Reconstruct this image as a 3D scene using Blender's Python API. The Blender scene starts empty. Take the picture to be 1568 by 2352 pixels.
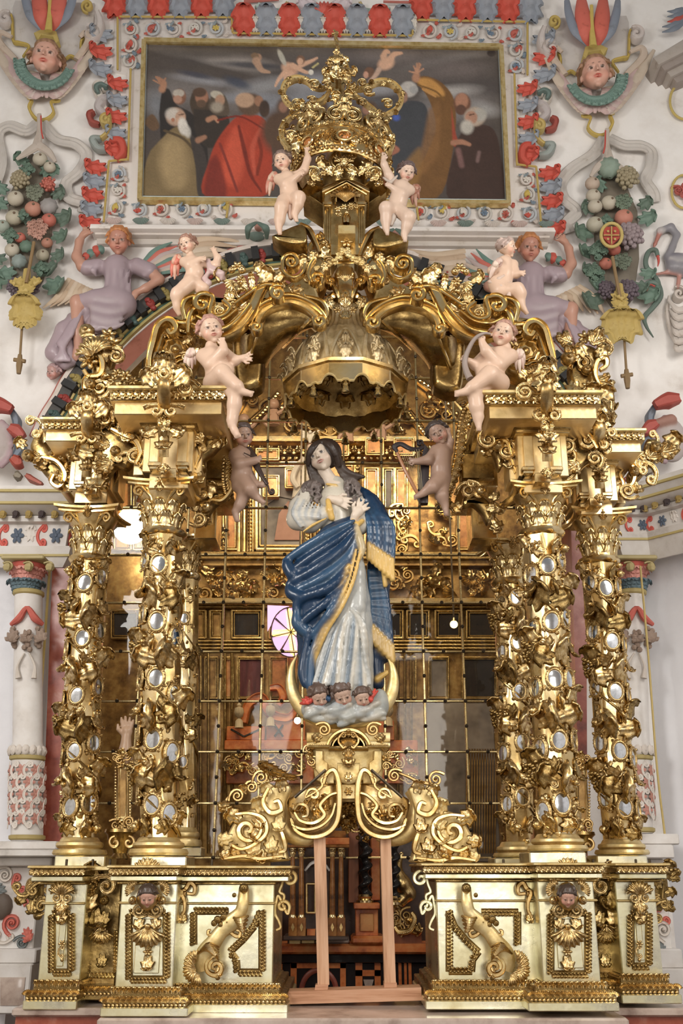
import bpy, math, random
import numpy as np
from math import sin, cos, pi, radians, tan, sqrt
from mathutils.geometry import tessellate_polygon
from mathutils import Vector
SC = bpy.context.scene
COL = SC.collection
# ---------------------------------------------------------------- camera
FPX = 2316.0; TH = radians(19.6); CY = -7.0; CZ = 1.6
cd = bpy.data.cameras.new('camera'); cam = bpy.data.objects.new('camera', cd); COL.objects.link(cam)
cam.location = (0, CY, CZ); cam.rotation_euler = (radians(90) + TH, 0, 0)
cd.sensor_fit = 'VERTICAL'; cd.sensor_height = 36; cd.lens = FPX * 36 / 2352; cd.clip_start = .05; cd.clip_end = 100
SC.camera = cam
# ---------------------------------------------------------------- world, lights, exposure
wd = bpy.data.worlds.new('world'); SC.world = wd; wd.use_nodes = True
bg = wd.node_tree.nodes['Background']; bg.inputs[0].default_value = (1.0, .955, .90, 1); bg.inputs[1].default_value = .22
def area(name, loc, aim, size, power, colr):
 l = bpy.data.lights.new(name, 'AREA'); l.shape = 'RECTANGLE'; l.size = size[0]; l.size_y = size[1]; l.energy = power; l.color = colr
 o = bpy.data.objects.new(name, l); COL.objects.link(o); o.location = loc
 o.rotation_euler = (Vector(aim) - Vector(loc)).to_track_quat('-Z', 'Y').to_euler(); return o
area('window_light', (-4.6, -5.5, 6.2), (0, 0.6, 3.4), (1.8, 3.0), 260, (1, .97, .93))
area('window_light', (4.6, -5.0, 6.6), (0, .6, 3.4), (1.8, 3.0), 200, (1, .95, .88))
area('gold_fill_light', (-2.2, -12.6, 3.6), (0, 0, 2.2), (1.8, 4.2), 170, (1, .97, .92))  # added fill light behind the camera, brightens reflections in the pale gold
area('gold_fill_light', (2.4, -12.6, 3.6), (0, 0, 2.2), (1.8, 4.2), 170, (1, .95, .88))  # second added fill light for the gold, on the right
area('nave_light', (0.6, -10.5, 7.0), (0, 0, 3.4), (3.2, 1.6), 90, (1, .95, .88))
area('altar_light', (0, 3.6, 8.6), (0, 7.6, 3.6), (5.0, 1.0), 260, (1, .87, .68))
SC.view_settings.view_transform = 'Standard'; SC.view_settings.look = 'None'; SC.view_settings.exposure = 0.12
SC.view_settings.gamma = 1.0; SC.view_settings.use_curve_mapping = False
# ---------------------------------------------------------------- measuring: a pixel of the photograph to a point on the plane y = Y
def ray(x, y):
 x = np.asarray(x, float) - 784; y = 1176 - np.asarray(y, float)
 return np.stack([x, FPX * cos(TH) - y * sin(TH), FPX * sin(TH) + y * cos(TH)], -1)
def P(x, y, Y=0.0):
 d = ray(x, y); t = (np.asarray(Y, float) - CY) / d[..., 1]
 return np.stack([d[..., 0] * t, np.broadcast_to(np.asarray(Y, float), t.shape), CZ + d[..., 2] * t], -1)
def S(x, y, Y=0.0):
 return (Y - CY) / ray(x, y)[..., 1]
def X(px, py, Y): return float(P(px, py, Y)[0])
def Z(py, Y): return float(P(784, py, Y)[2])
# ---------------------------------------------------------------- objects
def tag(o, label=None, cat=None, group=None, kind=None):
 if label: o['label'] = label
 if cat: o['category'] = cat
 if group: o['group'] = group
 if kind: o['kind'] = kind
 return o
def thing(name, label, cat, loc=(0, 0, 0), group=None):
 o = bpy.data.objects.new(name, None); COL.objects.link(o); o.location = [float(q) for q in loc]
 o.empty_display_size = .1
 return tag(o, label, cat, group, 'thing')
def inst(name, mesh, parent=None, label=None):
 o = bpy.data.objects.new(name, mesh); COL.objects.link(o)
 if parent is not None: attach(o, parent)
 if label: o['label'] = label
 return o
def wloc(o):
 v = Vector((0, 0, 0))
 while o is not None: v += o.location; o = o.parent
 return v
def attach(o, parent):
 o.parent = parent; o.location = Vector(o.location) - wloc(parent)
class M:
 def __init__(s): s.v = []; s.q = []; s.t = []; s.c = []; s.n = 0; s.cc = (1, 1, 1); s.log = []
 def add(s, V, Fq=None, Ft=None, col=None):
  V = np.asarray(V, float).reshape(-1, 3); s.log.append((V, Fq, Ft, s.cc if col is None else col))
  if Fq is not None and len(Fq): s.q.append(np.asarray(Fq, int).reshape(-1, 4) + s.n)
  if Ft is not None and len(Ft): s.t.append(np.asarray(Ft, int).reshape(-1, 3) + s.n)
  s.v.append(V); c = np.asarray(s.cc if col is None else col, float)
  s.c.append(np.broadcast_to(c, (len(V), 3))); s.n += len(V); return s
 def arrays(s):
  V = np.concatenate(s.v); q = np.concatenate(s.q) if s.q else np.zeros((0, 4), int)
  t = np.concatenate(s.t) if s.t else np.zeros((0, 3), int); return V, q, t, np.concatenate(s.c)
 def mesh(s, name, mat, smooth=True, sharp=40, origin=None):
  V, q, t, c = s.arrays()
  if origin is not None: V = V - np.asarray(origin, float)
  me = bpy.data.meshes.new(name); me.vertices.add(len(V)); me.vertices.foreach_set('co', V.astype(np.float32).ravel())
  nl = 4 * len(q) + 3 * len(t); me.loops.add(nl)
  me.loops.foreach_set('vertex_index', np.concatenate([q.ravel(), t.ravel()]).astype(np.int32))
  me.polygons.add(len(q) + len(t))
  st = np.concatenate([np.arange(len(q)) * 4, 4 * len(q) + np.arange(len(t)) * 3]).astype(np.int32)
  me.polygons.foreach_set('loop_start', st)
  me.polygons.foreach_set('use_smooth', np.full(len(st), bool(smooth)))
  me.update(calc_edges=True)
  a = me.color_attributes.new('Col', 'FLOAT_COLOR', 'POINT')
  a.data.foreach_set('color', np.concatenate([c, np.ones((len(c), 1))], 1).astype(np.float32).ravel())
  if smooth and sharp: me.set_sharp_from_angle(angle=radians(sharp))
  me.materials.append(mat); me.validate(); return me
 def build(s, name, mat, parent=None, smooth=True, sharp=40, label=None, kind=None):
  if not s.v: return None
  V = np.concatenate(s.v); lo = V.min(0); hi = V.max(0); org = np.array([(lo[0] + hi[0]) / 2, (lo[1] + hi[1]) / 2, lo[2]])
  o = inst(name, s.mesh(name, mat, smooth, sharp, org)); o.location = [float(q) for q in org]
  if parent is not None: attach(o, parent)
  if label: o['label'] = label
  if kind: o['kind'] = kind
  return o
 def split(s, name, mat, parent=None, **kw):
  """every shape added becomes a part of its own"""
  iq = 0; it = 0; n0 = 0
  for ch in s.log:
   m = M(); m.add(*ch[:3], col=ch[3]); m.build(name, mat, parent, **kw)
# ---------------------------------------------------------------- materials
def nd(nt, t, **k):
 n = nt.nodes.new(t)
 for a, b in k.items(): setattr(n, a, b)
 return n
def newmat(name):
 m = bpy.data.materials.new(name); m.use_nodes = True; nt = m.node_tree; return m, nt, nt.nodes['Principled BSDF']
def mk(name, cols, metal=0, rough=.5, scale=6, bump=.15, bscale=None, vcol=False, detail=6, coat=0, rvar=.1, stretch=None, contrast=(.3, .7), spec=.5, bdist=.004):
 """noise-mottled surface; cols = list of colours along the noise, or multiplied on the painted colour attribute"""
 m, nt, b = newmat(name); L = nt.links.new
 tc = nd(nt, 'ShaderNodeTexCoord'); src = tc.outputs['Object']
 if stretch:
  mp = nd(nt, 'ShaderNodeMapping'); mp.inputs['Scale'].default_value = stretch; L(src, mp.inputs[0]); src = mp.outputs[0]
 no = nd(nt, 'ShaderNodeTexNoise'); no.inputs['Scale'].default_value = scale; no.inputs['Detail'].default_value = detail; no.inputs['Roughness'].default_value = .62
 L(src, no.inputs['Vector'])
 cr = nd(nt, 'ShaderNodeValToRGB'); L(no.outputs['Fac'], cr.inputs[0]); el = cr.color_ramp.elements
 n = len(cols)
 while len(el) < n: el.new(.5)
 for i, c in enumerate(cols):
  el[i].position = contrast[0] + (contrast[1] - contrast[0]) * (i / max(1, n - 1)); el[i].color = (*c, 1)
 if vcol:
  at = nd(nt, 'ShaderNodeAttribute', attribute_name='Col'); mx = nd(nt, 'ShaderNodeMix', data_type='RGBA', blend_type='MULTIPLY'); mx.inputs[0].default_value = 1
  L(at.outputs['Color'], mx.inputs[6]); L(cr.outputs[0], mx.inputs[7]); L(mx.outputs[2], b.inputs['Base Color'])
 else: L(cr.outputs[0], b.inputs['Base Color'])
 b.inputs['Metallic'].default_value = metal; b.inputs['Specular IOR Level'].default_value = spec
 if rvar:
  mr = nd(nt, 'ShaderNodeMapRange'); L(no.outputs['Fac'], mr.inputs[0]); mr.inputs[1].default_value = .3; mr.inputs[2].default_value = .7
  mr.inputs[3].default_value = rough + rvar; mr.inputs[4].default_value = max(.03, rough - rvar); L(mr.outputs[0], b.inputs['Roughness'])
 else: b.inputs['Roughness'].default_value = rough
 if coat: b.inputs['Coat Weight'].default_value = coat; b.inputs['Coat Roughness'].default_value = .12
 if bump:
  n2 = nd(nt, 'ShaderNodeTexNoise'); n2.inputs['Scale'].default_value = bscale or scale * 5; n2.inputs['Detail'].default_value = 4; L(src, n2.inputs['Vector'])
  bp = nd(nt, 'ShaderNodeBump'); bp.inputs['Strength'].default_value = bump; bp.inputs['Distance'].default_value = bdist
  L(n2.outputs['Fac'], bp.inputs['Height']); L(bp.outputs[0], b.inputs['Normal'])
 return m
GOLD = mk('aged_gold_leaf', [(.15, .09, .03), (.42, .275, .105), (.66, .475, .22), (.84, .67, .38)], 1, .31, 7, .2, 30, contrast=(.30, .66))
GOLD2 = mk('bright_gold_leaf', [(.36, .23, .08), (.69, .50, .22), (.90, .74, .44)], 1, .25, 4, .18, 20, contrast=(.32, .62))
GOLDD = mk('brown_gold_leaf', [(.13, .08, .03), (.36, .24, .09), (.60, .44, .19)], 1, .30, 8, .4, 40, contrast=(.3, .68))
GOLDP = mk('pale_gold_leaf', [(.66, .58, .33), (.86, .82, .56), (.95, .92, .72)], 1, .30, 3.5, .25, 16, contrast=(.3, .62))
GOLDM = mk('matt_ochre_gold', [(.50, .34, .12), (.74, .56, .25), (.86, .72, .40)], .75, .42, 9, .3, 45, contrast=(.3, .66))
GOLDF = mk('burnished_flat_gilding', [(.46, .30, .11), (.74, .54, .25), (.86, .68, .38)], .92, .40, 2.5, .25, 30, contrast=(.3, .62))
GOLDT = mk('dusty_pale_gilding', [(.36, .26, .12), (.62, .48, .26), (.76, .64, .42)], .62, .42, 9, .3, 45, contrast=(.3, .66))
PLAST = mk('white_plaster', [(.58, .52, .47), (.80, .76, .72), (.87, .84, .81)], 0, .8, 1.6, .4, 9, contrast=(.28, .56), rvar=0, detail=9, bdist=.01)
PLASTB = mk('cool_white_plaster', [(.60, .60, .63), (.76, .76, .79), (.81, .81, .84)], 0, .75, 1.1, .3, 8, contrast=(.3, .6), rvar=0, detail=9, bdist=.01)
STONE = mk('grey_painted_stone', [(.42, .38, .34), (.66, .62, .58), (.74, .71, .68)], 0, .7, 3, .35, 18, contrast=(.3, .6), rvar=0)
PAINT = mk('painted_plaster', [(.62, .58, .54), (.95, .94, .92), (1, 1, 1)], 0, .62, 7, .35, 40, vcol=True, contrast=(.28, .5), rvar=.08)
POLY = mk('polychrome_wood', [(.86, .84, .82), (1, 1, 1), (1, 1, 1)], 0, .38, 6, .12, 30, vcol=True, contrast=(.28, .5), rvar=.08, coat=.12, spec=.35)
GLOSSY = mk('glazed_polychrome', [(.70, .72, .74), (1, 1, 1)], 0, .30, 9, .1, 30, vcol=True, contrast=(.3, .5), rvar=.08, coat=.3, spec=.4)
OIL = mk('oil_paint_on_canvas', [(.85, .85, .85), (1.06, 1.06, 1.06)], 0, .45, 5, .15, 120, vcol=True, rvar=.05)
MARBR = mk('red_mottled_marble', [(.11, .022, .014), (.27, .055, .032), (.36, .10, .06), (.50, .26, .20)], 0, .32, 5, .05, contrast=(.3, .72), detail=10)
MARBO = mk('orange_marble', [(.30, .05, .01), (.68, .20, .06), (.80, .34, .12)], 0, .2, 6, .03, contrast=(.3, .66), detail=9)
BLACKM = mk('black_marble', [(.012, .011, .012), (.03, .026, .025)], 0, .15, 5, .03)
MARBW = mk('pale_marble_step', [(.22, .15, .12), (.48, .38, .32), (.60, .50, .44)], 0, .18, 4, .04, contrast=(.3, .7), detail=9)
WOOD = mk('raw_pine_wood', [(.40, .20, .10), (.58, .33, .19), (.66, .41, .26)], 0, .5, 5, .15, 20, stretch=(7, 7, .5), contrast=(.3, .7))
WOODH = mk('raw_pine_wood_level', [(.34, .15, .07), (.52, .27, .15), (.60, .35, .22)], 0, .5, 5, .15, 20, stretch=(.5, 7, 7), contrast=(.3, .7))
DARKW = mk('dark_carved_wood', [(.035, .018, .012), (.10, .05, .03)], 0, .35, 8, .2)
IRON = mk('dark_iron', [(.05, .04, .03), (.12, .09, .06)], .8, .45, 12, .2)
BRASS = mk('brass_bar', [(.45, .33, .14), (.80, .66, .36)], 1, .28, 10, .1)
MIRROR = mk('old_mirror', [(.55, .58, .60), (.78, .81, .84)], 1, .10, 3, 0, contrast=(.3, .6), rvar=.04)
REDW = mk('red_brown_board', [(.20, .06, .02), (.34, .11, .04)], 0, .4, 5, .1, stretch=(6, 6, .6))
FLOORM = mk('dark_stone_floor', [(.10, .08, .07), (.22, .18, .15)], 0, .35, 2, .1)
def glassmat():
 m, nt, b = newmat('window_glass'); L = nt.links.new; nt.nodes.remove(b)
 out = nt.nodes['Material Output']; tr = nd(nt, 'ShaderNodeBsdfTransparent'); tr.inputs[0].default_value = (.90, .88, .84, 1)
 gl = nd(nt, 'ShaderNodeBsdfGlossy'); gl.inputs['Roughness'].default_value = .03; gl.inputs[0].default_value = (1, 1, 1, 1)
 fr = nd(nt, 'ShaderNodeFresnel'); fr.inputs[0].default_value = 1.28
 n2 = nd(nt, 'ShaderNodeTexNoise'); n2.inputs['Scale'].default_value = 1.2; tc = nd(nt, 'ShaderNodeTexCoord'); L(tc.outputs['Object'], n2.inputs['Vector'])
 bp = nd(nt, 'ShaderNodeBump'); bp.inputs['Strength'].default_value = .3; bp.inputs['Distance'].default_value = .02; L(n2.outputs['Fac'], bp.inputs['Height']); L(bp.outputs[0], gl.inputs['Normal'])
 mx = nd(nt, 'ShaderNodeMixShader'); L(fr.outputs[0], mx.inputs[0]); L(tr.outputs[0], mx.inputs[1]); L(gl.outputs[0], mx.inputs[2]); L(mx.outputs[0], out.inputs['Surface'])
 return m
GLASS = glassmat()
def emis(name, c, s):
 m, nt, b = newmat(name); b.inputs['Base Color'].default_value = (*c, 1); b.inputs['Emission Color'].default_value = (*c, 1); b.inputs['Emission Strength'].default_value = s; b.inputs['Roughness'].default_value = .4
 return m
# ---------------------------------------------------------------- shape library (arrays of points and faces)
def gridf(n, m, wu=False, wv=False):
 """faces of an n x m grid of points; wv closes the second direction"""
 i = np.arange(n if wu else n - 1); j = np.arange(m if wv else m - 1); I, J = np.meshgrid(i, j, indexing='ij')
 a = I * m + J; b = ((I + 1) % n) * m + J; c = ((I + 1) % n) * m + (J + 1) % m; d = I * m + (J + 1) % m
 return np.stack([a, b, c, d], -1).reshape(-1, 4)
def resample(pts, n):
 """Catmull-Rom through the points, n samples"""
 p = np.asarray(pts, float)
 if len(p) == 2: t = np.linspace(0, 1, n)[:, None]; return p[0] * (1 - t) + p[1] * t
 q = np.concatenate([[2 * p[0] - p[1]], p, [2 * p[-1] - p[-2]]]); k = len(p) - 1
 u = np.linspace(0, k, n); i = np.minimum(u.astype(int), k - 1); t = (u - i)[:, None]
 a, b, c, d = q[i], q[i + 1], q[i + 2], q[i + 3]
 return .5 * (2 * b + (c - a) * t + (2 * a - 5 * b + 4 * c - d) * t ** 2 + (3 * b - a - 3 * c + d) * t ** 3)
def frames(p, up=(0, -1, 0)):
 t = np.gradient(p, axis=0); t /= np.linalg.norm(t, axis=1)[:, None] + 1e-12
 u = np.broadcast_to(np.asarray(up, float), p.shape); b = np.cross(t, u); nb = np.linalg.norm(b, axis=1)
 bad = nb < .15
 if bad.any(): b = np.where(bad[:, None], np.cross(t, np.array([1., .1, .2])), b); nb = np.linalg.norm(b, axis=1)
 b /= nb[:, None]; n = np.cross(b, t); return t, b, n
def sweep(m, pts, r, prof=None, k=8, up=(0, -1, 0), flat=(1, 1), closed=False, cap=True, col=None):
 """sweep a closed section along 3-D points. section x = in plane, y = toward `up`"""
 p = np.asarray(pts, float); r = np.broadcast_to(np.asarray(r, float), (len(p),))
 if cap and not closed:
  e0 = p[0] + (p[0] - p[1]) * 1e-3; e1 = p[-1] + (p[-1] - p[-2]) * 1e-3
  t, b, n = frames(p, up)
  p = np.concatenate([[p[0]], p, [p[-1]]]); r = np.concatenate([[r[0] * .02], r, [r[-1] * .02]])
  b = np.concatenate([[b[0]], b, [b[-1]]]); n = np.concatenate([[n[0]], n, [n[-1]]])
 else:
  if closed:
   pp = np.concatenate([[p[-1]], p, [p[0]]]); t, b, n = frames(pp, up); b = b[1:-1]; n = n[1:-1]
  else: t, b, n = frames(p, up)
 if prof is None:
  a = np.arange(k) * 2 * pi / k; prof = np.stack([np.cos(a) * flat[0], np.sin(a) * flat[1]], 1)
 prof = np.asarray(prof, float); k = len(prof)
 V = p[:, None] + r[:, None, None] * (prof[None, :, :1] * b[:, None] + prof[None, :, 1:] * n[:, None])
 m.add(V.reshape(-1, 3), gridf(len(p), k, closed, True), col=col)
BAND = [(-1, -1), (1, -1), (1, .55), (.8, .8), (.55, .45), (-.55, .45), (-.8, .8), (-1, .55)]    # flat band with raised edges
def pxpath(pts, Y, n=None):
 """pixels (x, y[, d]) to world points; d metres in front of Y"""
 a = np.asarray([tuple(q) + (0,) * (3 - len(q)) for q in pts], float)
 if n: a = resample(a, n)
 return P(a[:, 0], a[:, 1], Y - a[:, 2])
def tube(m, pts, r, Y, n=None, k=8, flat=(1, 1), prof=None, closed=False, col=None):
 """r in pixels (scalar or list)"""
 p = pxpath(pts, Y, n); s = S(np.mean([q[0] for q in pts]), np.mean([q[1] for q in pts]), Y)
 r = np.asarray(r, float)
 if r.ndim: r = np.interp(np.linspace(0, 1, len(p)), np.linspace(0, 1, len(r)), r)
 sweep(m, p, r * s, prof, k, flat=flat, closed=closed, col=col)
def sph(nu=10, nv=6):
 a = np.arange(nu) * 2 * pi / nu; b = np.linspace(-pi / 2, pi / 2, nv + 1); b[0] += .05; b[-1] -= .05
 B, A = np.meshgrid(b, a, indexing='ij'); V = np.stack([np.cos(B) * np.cos(A), np.cos(B) * np.sin(A), np.sin(B)], -1).reshape(-1, 3)
 return V, gridf(nv + 1, nu, False, True)
SPH = sph(); SPHL = sph(7, 4); SPHH = sph(20, 12)
def ball(m, c, r, t=SPH, col=None):
 m.add(t[0] * np.asarray(r, float) + np.asarray(c, float), t[1], col=col)
def pball(m, x, y, r, Y, flat=(1, 1, 1), t=SPH, col=None):
 s = S(x, y, Y) * r; ball(m, P(x, y, Y), (s * flat[0], s * flat[1], s * flat[2]), t, col)
def balls(m, pts, r, t=SPHL, col=None):
 """many balls at once"""
 pts = np.asarray(pts, float).reshape(-1, 3); n = len(pts); r = np.asarray(r, float)
 if r.ndim == 0: r = np.full((n, 1), r)
 if r.ndim == 1: r = r[:, None]
 V = pts[:, None] + t[0][None] * r[:, None]; F = (t[1][None] + (np.arange(n) * len(t[0]))[:, None, None]).reshape(-1, 4)
 m.add(V.reshape(-1, 3), F, col=col)
def box(m, x0, x1, y0, y1, z0, z1, bv=0.0, col=None):
 x0, x1 = sorted((x0, x1)); y0, y1 = sorted((y0, y1)); z0, z1 = sorted((z0, z1))
 if not bv:
  V = [(x, y, z) for x in (x0, x1) for y in (y0, y1) for z in (z0, z1)]
  m.add(V, [(0, 1, 3, 2), (4, 6, 7, 5), (0, 4, 5, 1), (2, 3, 7, 6), (0, 2, 6, 4), (1, 5, 7, 3)], col=col); return
 bv = min(bv, (x1 - x0) * .45, (y1 - y0) * .45, (z1 - z0) * .45)
 rings = []
 for z, e in ((z0, bv), (z0 + bv, 0), (z1 - bv, 0), (z1, bv)):
  f = bv if e == 0 else bv * 1.0; a0, a1, b0, b1 = x0 + e, x1 - e, y0 + e, y1 - e
  rings += [(a0 + f, b0, z), (a1 - f, b0, z), (a1, b0 + f, z), (a1, b1 - f, z), (a1 - f, b1, z), (a0 + f, b1, z), (a0, b1 - f, z), (a0, b0 + f, z)]
 Ft = []; F = [tuple(q) for q in gridf(4, 8, False, True)]
 for o, rev in ((0, 1), (24, 0)):
  F += [(o, o + 1, o + 2, o + 7), (o + 2, o + 3, o + 6, o + 7), (o + 3, o + 4, o + 5, o + 6)]
 m.add(rings, F, col=col)
def pbox(m, x0, y0, x1, y1, Yf, Yb, bv=0.0, col=None):
 """box whose front face covers these pixels at depth Yf"""
 a = P(x0, y0, Yf); b = P(x1, y1, Yf); c = P(x0, y1, Yf); d = P(x1, y0, Yf)
 box(m, (a[0] + c[0]) / 2, (b[0] + d[0]) / 2, Yf, Yb, b[2], a[2], bv, col)
def prism(m, poly, Yf, thick, bv=0, col=None, n=None, smooth=None):
 """polygon in pixels, front at Yf, thick metres deep, edges pillowed by bv metres"""
 a = np.asarray(poly, float)
 if n: a = resample(np.concatenate([a, a[:1]]), n + 1)[:-1]
 f = P(a[:, 0], a[:, 1], Yf); k = len(f); tri = tessellate_polygon([[Vector((q[0], q[2], 0)) for q in f]])
 rings = []
 if bv:
  c = f.mean(0); nx = np.roll(f, -1, 0) - np.roll(f, 1, 0); nn = np.stack([-nx[:, 2], 0 * nx[:, 0], nx[:, 0]], 1); nn /= np.linalg.norm(nn, axis=1)[:, None] + 1e-9
  ar = np.sum(f[:, 0] * np.roll(f[:, 2], -1) - np.roll(f[:, 0], -1) * f[:, 2]); nn *= 1 if ar > 0 else -1
  rings.append(f + nn * bv)
  g = f + nn * bv * .3; g[:, 1] += bv * .35; rings.append(g); g = f.copy(); g[:, 1] += bv; rings.append(g)
 else: rings.append(f)
 g = f.copy(); g[:, 1] += thick; rings.append(g); R = len(rings)
 V = np.concatenate(rings); Ft = [tuple(t) for t in tri] + [tuple((R - 1) * k + i for i in reversed(t)) for t in tri]
 m.add(V, gridf(R, k, False, True), Ft, col)
def revolve(m, cx, cy, prof, n=24, mod=None, col=None, a0=0, a1=None, zaxis=None, shift=None):
 """turned shape: prof = [(z, r)]; mod(angle, i) scales the radius; shift(z) -> (dx, dy)"""
 pr = np.asarray(prof, float); a = np.arange(n) * 2 * pi / n if a1 is None else np.linspace(a0, a1, n)
 A, Rr = np.meshgrid(a, pr[:, 1]); Zz = np.broadcast_to(pr[:, :1], A.shape)
 if mod is not None: Rr = Rr * mod(A, Zz)
 xx = cx + Rr * np.cos(A); yy = cy + Rr * np.sin(A)
 if shift is not None: dx, dy = shift(Zz); xx = xx + dx; yy = yy + dy
 m.add(np.stack([xx, yy, Zz], -1).reshape(-1, 3), gridf(len(pr), n, False, a1 is None), col=col)
def plathe(m, x, Y, prof, n=24, mod=None, col=None, **k):
 """turned shape from pixels: prof = [(py, r_px)], axis at column x (or list of x) in plane Y"""
 py = [q[0] for q in prof]; xs = np.interp(py, *zip(*sorted([(b, a) for a, b in x]))) if isinstance(x, list) else [x] * len(py)
 zz = [Z(q, Y) for q in py]; cx = [X(a, b, Y) for a, b in zip(xs, py)]; rr = [q[1] * S(a, q[0], Y) for a, q in zip(xs, prof)]
 o = np.argsort(zz); zs = np.array(zz)[o]; cs = np.array(cx)[o]
 revolve(m, 0, Y, list(zip(zz, rr)), n, mod, col, shift=lambda zq: (np.interp(zq, zs, cs), 0 * zq), **k)
def moulding(m, plan, prof, closed=False, col=None):
 """profile [(out, z)] run along plan points [(x, y)], out = to the right-hand side of the walking direction"""
 p = np.asarray(plan, float); n = len(p); q = np.roll(p, -1, 0) - p; q /= np.linalg.norm(q, axis=1)[:, None] + 1e-12
 nr = np.stack([q[:, 1], -q[:, 0]], 1); N = np.zeros_like(p)
 for i in range(n):
  a = nr[i - 1] if (closed or i > 0) else nr[i]; b = nr[i] if (closed or i < n - 1) else nr[i - 1]
  s = a + b; N[i] = s / max(1e-6, s @ s / 2 if s @ s > 1e-6 else 1) if True else s
 pr = np.asarray(prof, float)
 V = np.concatenate([p[:, None] + N[:, None] * pr[None, :, :1], np.broadcast_to(pr[None, :, 1:], (n, len(pr), 1))], -1)
 F = gridf(n, len(pr), closed, True); m.add(V.reshape(-1, 3), F, col=col)
 if not closed:
  for i, rev in ((0, 0), (n - 1, 1)):
   r = V[i]; c = r.mean(0); k = len(r); m.add(np.concatenate([r, [c]]), None, [(j, (j + 1) % k, k) for j in range(k)], col=col)
# ---------------------------------------------------------------- ornament templates: x right, y up, z toward the viewer
def T(m): V, q, t, c = m.arrays(); return V, q, t
def leaf_t(ns=11, lobes=4, curl=1.5, wide=.34, arch=.22, seed=0):
 s = np.linspace(0, 1, ns * 2 - 1); ang = np.interp(s, [0, .5, .78, 1], [.9, 1.45, 2.4, 2.4 + curl]) - .9
 step = 1 / (len(s) - 1); y = np.concatenate([[0], np.cumsum(np.cos(ang - .35)[:-1] * step)]); z = np.concatenate([[0], np.cumsum(np.sin(ang * .9)[:-1] * step * .8)])
 w = wide * np.sin(pi * np.clip(s * .93 + .05, 0, 1)) ** .55 * (1 + .19 * np.cos(s * 2 * pi * lobes)) + .02
 t = np.array([-1, -.72, -.45, -.2, 0, .2, .45, .72, 1, .6, 0, -.6]); fr = np.array([1] * 9 + [0] * 3)
 zr = np.array([-.10, .0, -.03, .035, .07, .035, -.03, .0, -.10, -.15, -.09, -.15])
 nx = -np.sin(ang * .9 - .2); V = np.zeros((len(s), 12, 3))
 sc = np.clip(w / wide, .3, 1)[:, None]
 V[..., 0] = t[None] * w[:, None]; V[..., 1] = y[:, None] + (zr[None] * sc) * nx[:, None] - np.abs(t[None]) * .07 * (1 + np.cos(s * 2 * pi * lobes))[:, None]
 V[..., 2] = z[:, None] + zr[None] * sc * np.cos(ang * .9 - .2)[:, None] + .02
 return V.reshape(-1, 3), gridf(len(s), 12, False, True), np.zeros((0, 3), int)
def spiral_pts(turns=2.0, r0=.5, r1=.06, n=30, a0=pi / 2, tail=0):
 a = np.linspace(0, turns * 2 * pi, n); r = r0 + (r1 - r0) * (a / a[-1]) ** .8
 x = r * np.cos(a0 - a); y = r * np.sin(a0 - a); p = np.stack([x, y], 1)
 if tail: p = np.concatenate([[[p[0][0] - tail, p[0][1] - tail * .25], [p[0][0] - tail * .5, p[0][1] - tail * .04]], p])
 return p
def volute_t(turns=1.9, th=.10, dep=.34, tail=.6, n=26):
 m = M(); p = spiral_pts(turns, n=n, tail=tail); q = np.stack([p[:, 0], p[:, 1], 0 * p[:, 0]], 1); q[:, 2] = np.linspace(0, .10, len(q))
 r = np.linspace(th, th * .55, len(q)); pr = np.array(BAND, float); pr[:, 1] *= dep / th * .5
 sweep(m, q, r, pr, up=(0, 0, 1)); ball(m, (0, 0, .1), (.11, .11, .2), SPHL); return T(m)
def cscroll_t():
 m = M(); a = spiral_pts(1.25, .26, .05, 18, pi / 2); b = a * [1, 1]
 up = np.stack([a[:, 0] , a[:, 1] + .42], 1)[::-1]; lo = np.stack([b[:, 0], -b[:, 1] - .42], 1)
 mid = resample([up[-1], (-.34, .3), (-.42, 0), (-.34, -.3), lo[0]], 12)[1:-1]; p = np.concatenate([up, mid, lo]); n = len(p)
 q = np.stack([p[:, 0], p[:, 1], .04 + 0 * p[:, 0]], 1); r = .055 + .05 * np.sin(np.linspace(0, pi, n)) ** 2; pr = np.array(BAND, float); pr[:, 1] *= 1.1
 sweep(m, q, r, pr, up=(0, 0, 1)); ball(m, (0, .42, .06), (.07, .07, .1), SPHL); ball(m, (0, -.42, .06), (.07, .07, .1), SPHL); return T(m)
def grape_t(n=26, seed=1):
 m = M(); rg = random.Random(seed); pts = []
 for i in range(n):
  f = i / n; y = .45 - f; rr = .34 * (1 - f) ** .6 + .04; a = i * 2.4; pts.append((rr * cos(a), y, .1 + abs(rr * sin(a)) * .9))
 balls(m, pts, .115); return T(m)
def rosette_t(n=6):
 m = M();
 for i in range(n):
  a = i * 2 * pi / n; c, s_ = cos(a), sin(a); V = SPHL[0] * [.24, .15, .10]; V = np.stack([V[:, 0] * c - V[:, 1] * s_ + .28 * c, V[:, 0] * s_ + V[:, 1] * c + .28 * s_, V[:, 2] + .06 + .05 * np.abs(V[:, 0])], 1); m.add(V, SPHL[1])
 ball(m, (0, 0, .12), (.14, .14, .14), SPHL); return T(m)
def shell_t(n=9):
 u = np.linspace(.05, 1, 7); a = np.linspace(-1.25, 1.25, n * 4 + 1); U, A = np.meshgrid(u, a, indexing='ij')
 rr = U * (1 + .05 * np.cos(A * n * 2.5)) * .8; z = .30 * np.sin(U * pi * .8) + .055 * U * np.cos(A / 1.25 * pi * n / 2 * 2)
 V = np.stack([rr * np.sin(A), rr * np.cos(A) - .35, z], -1).reshape(-1, 3); return V, gridf(7, len(a)), np.zeros((0, 3), int)
def bead_t(): return SPHL[0] * [.5, .5, .35], SPHL[1], np.zeros((0, 3), int)
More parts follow.
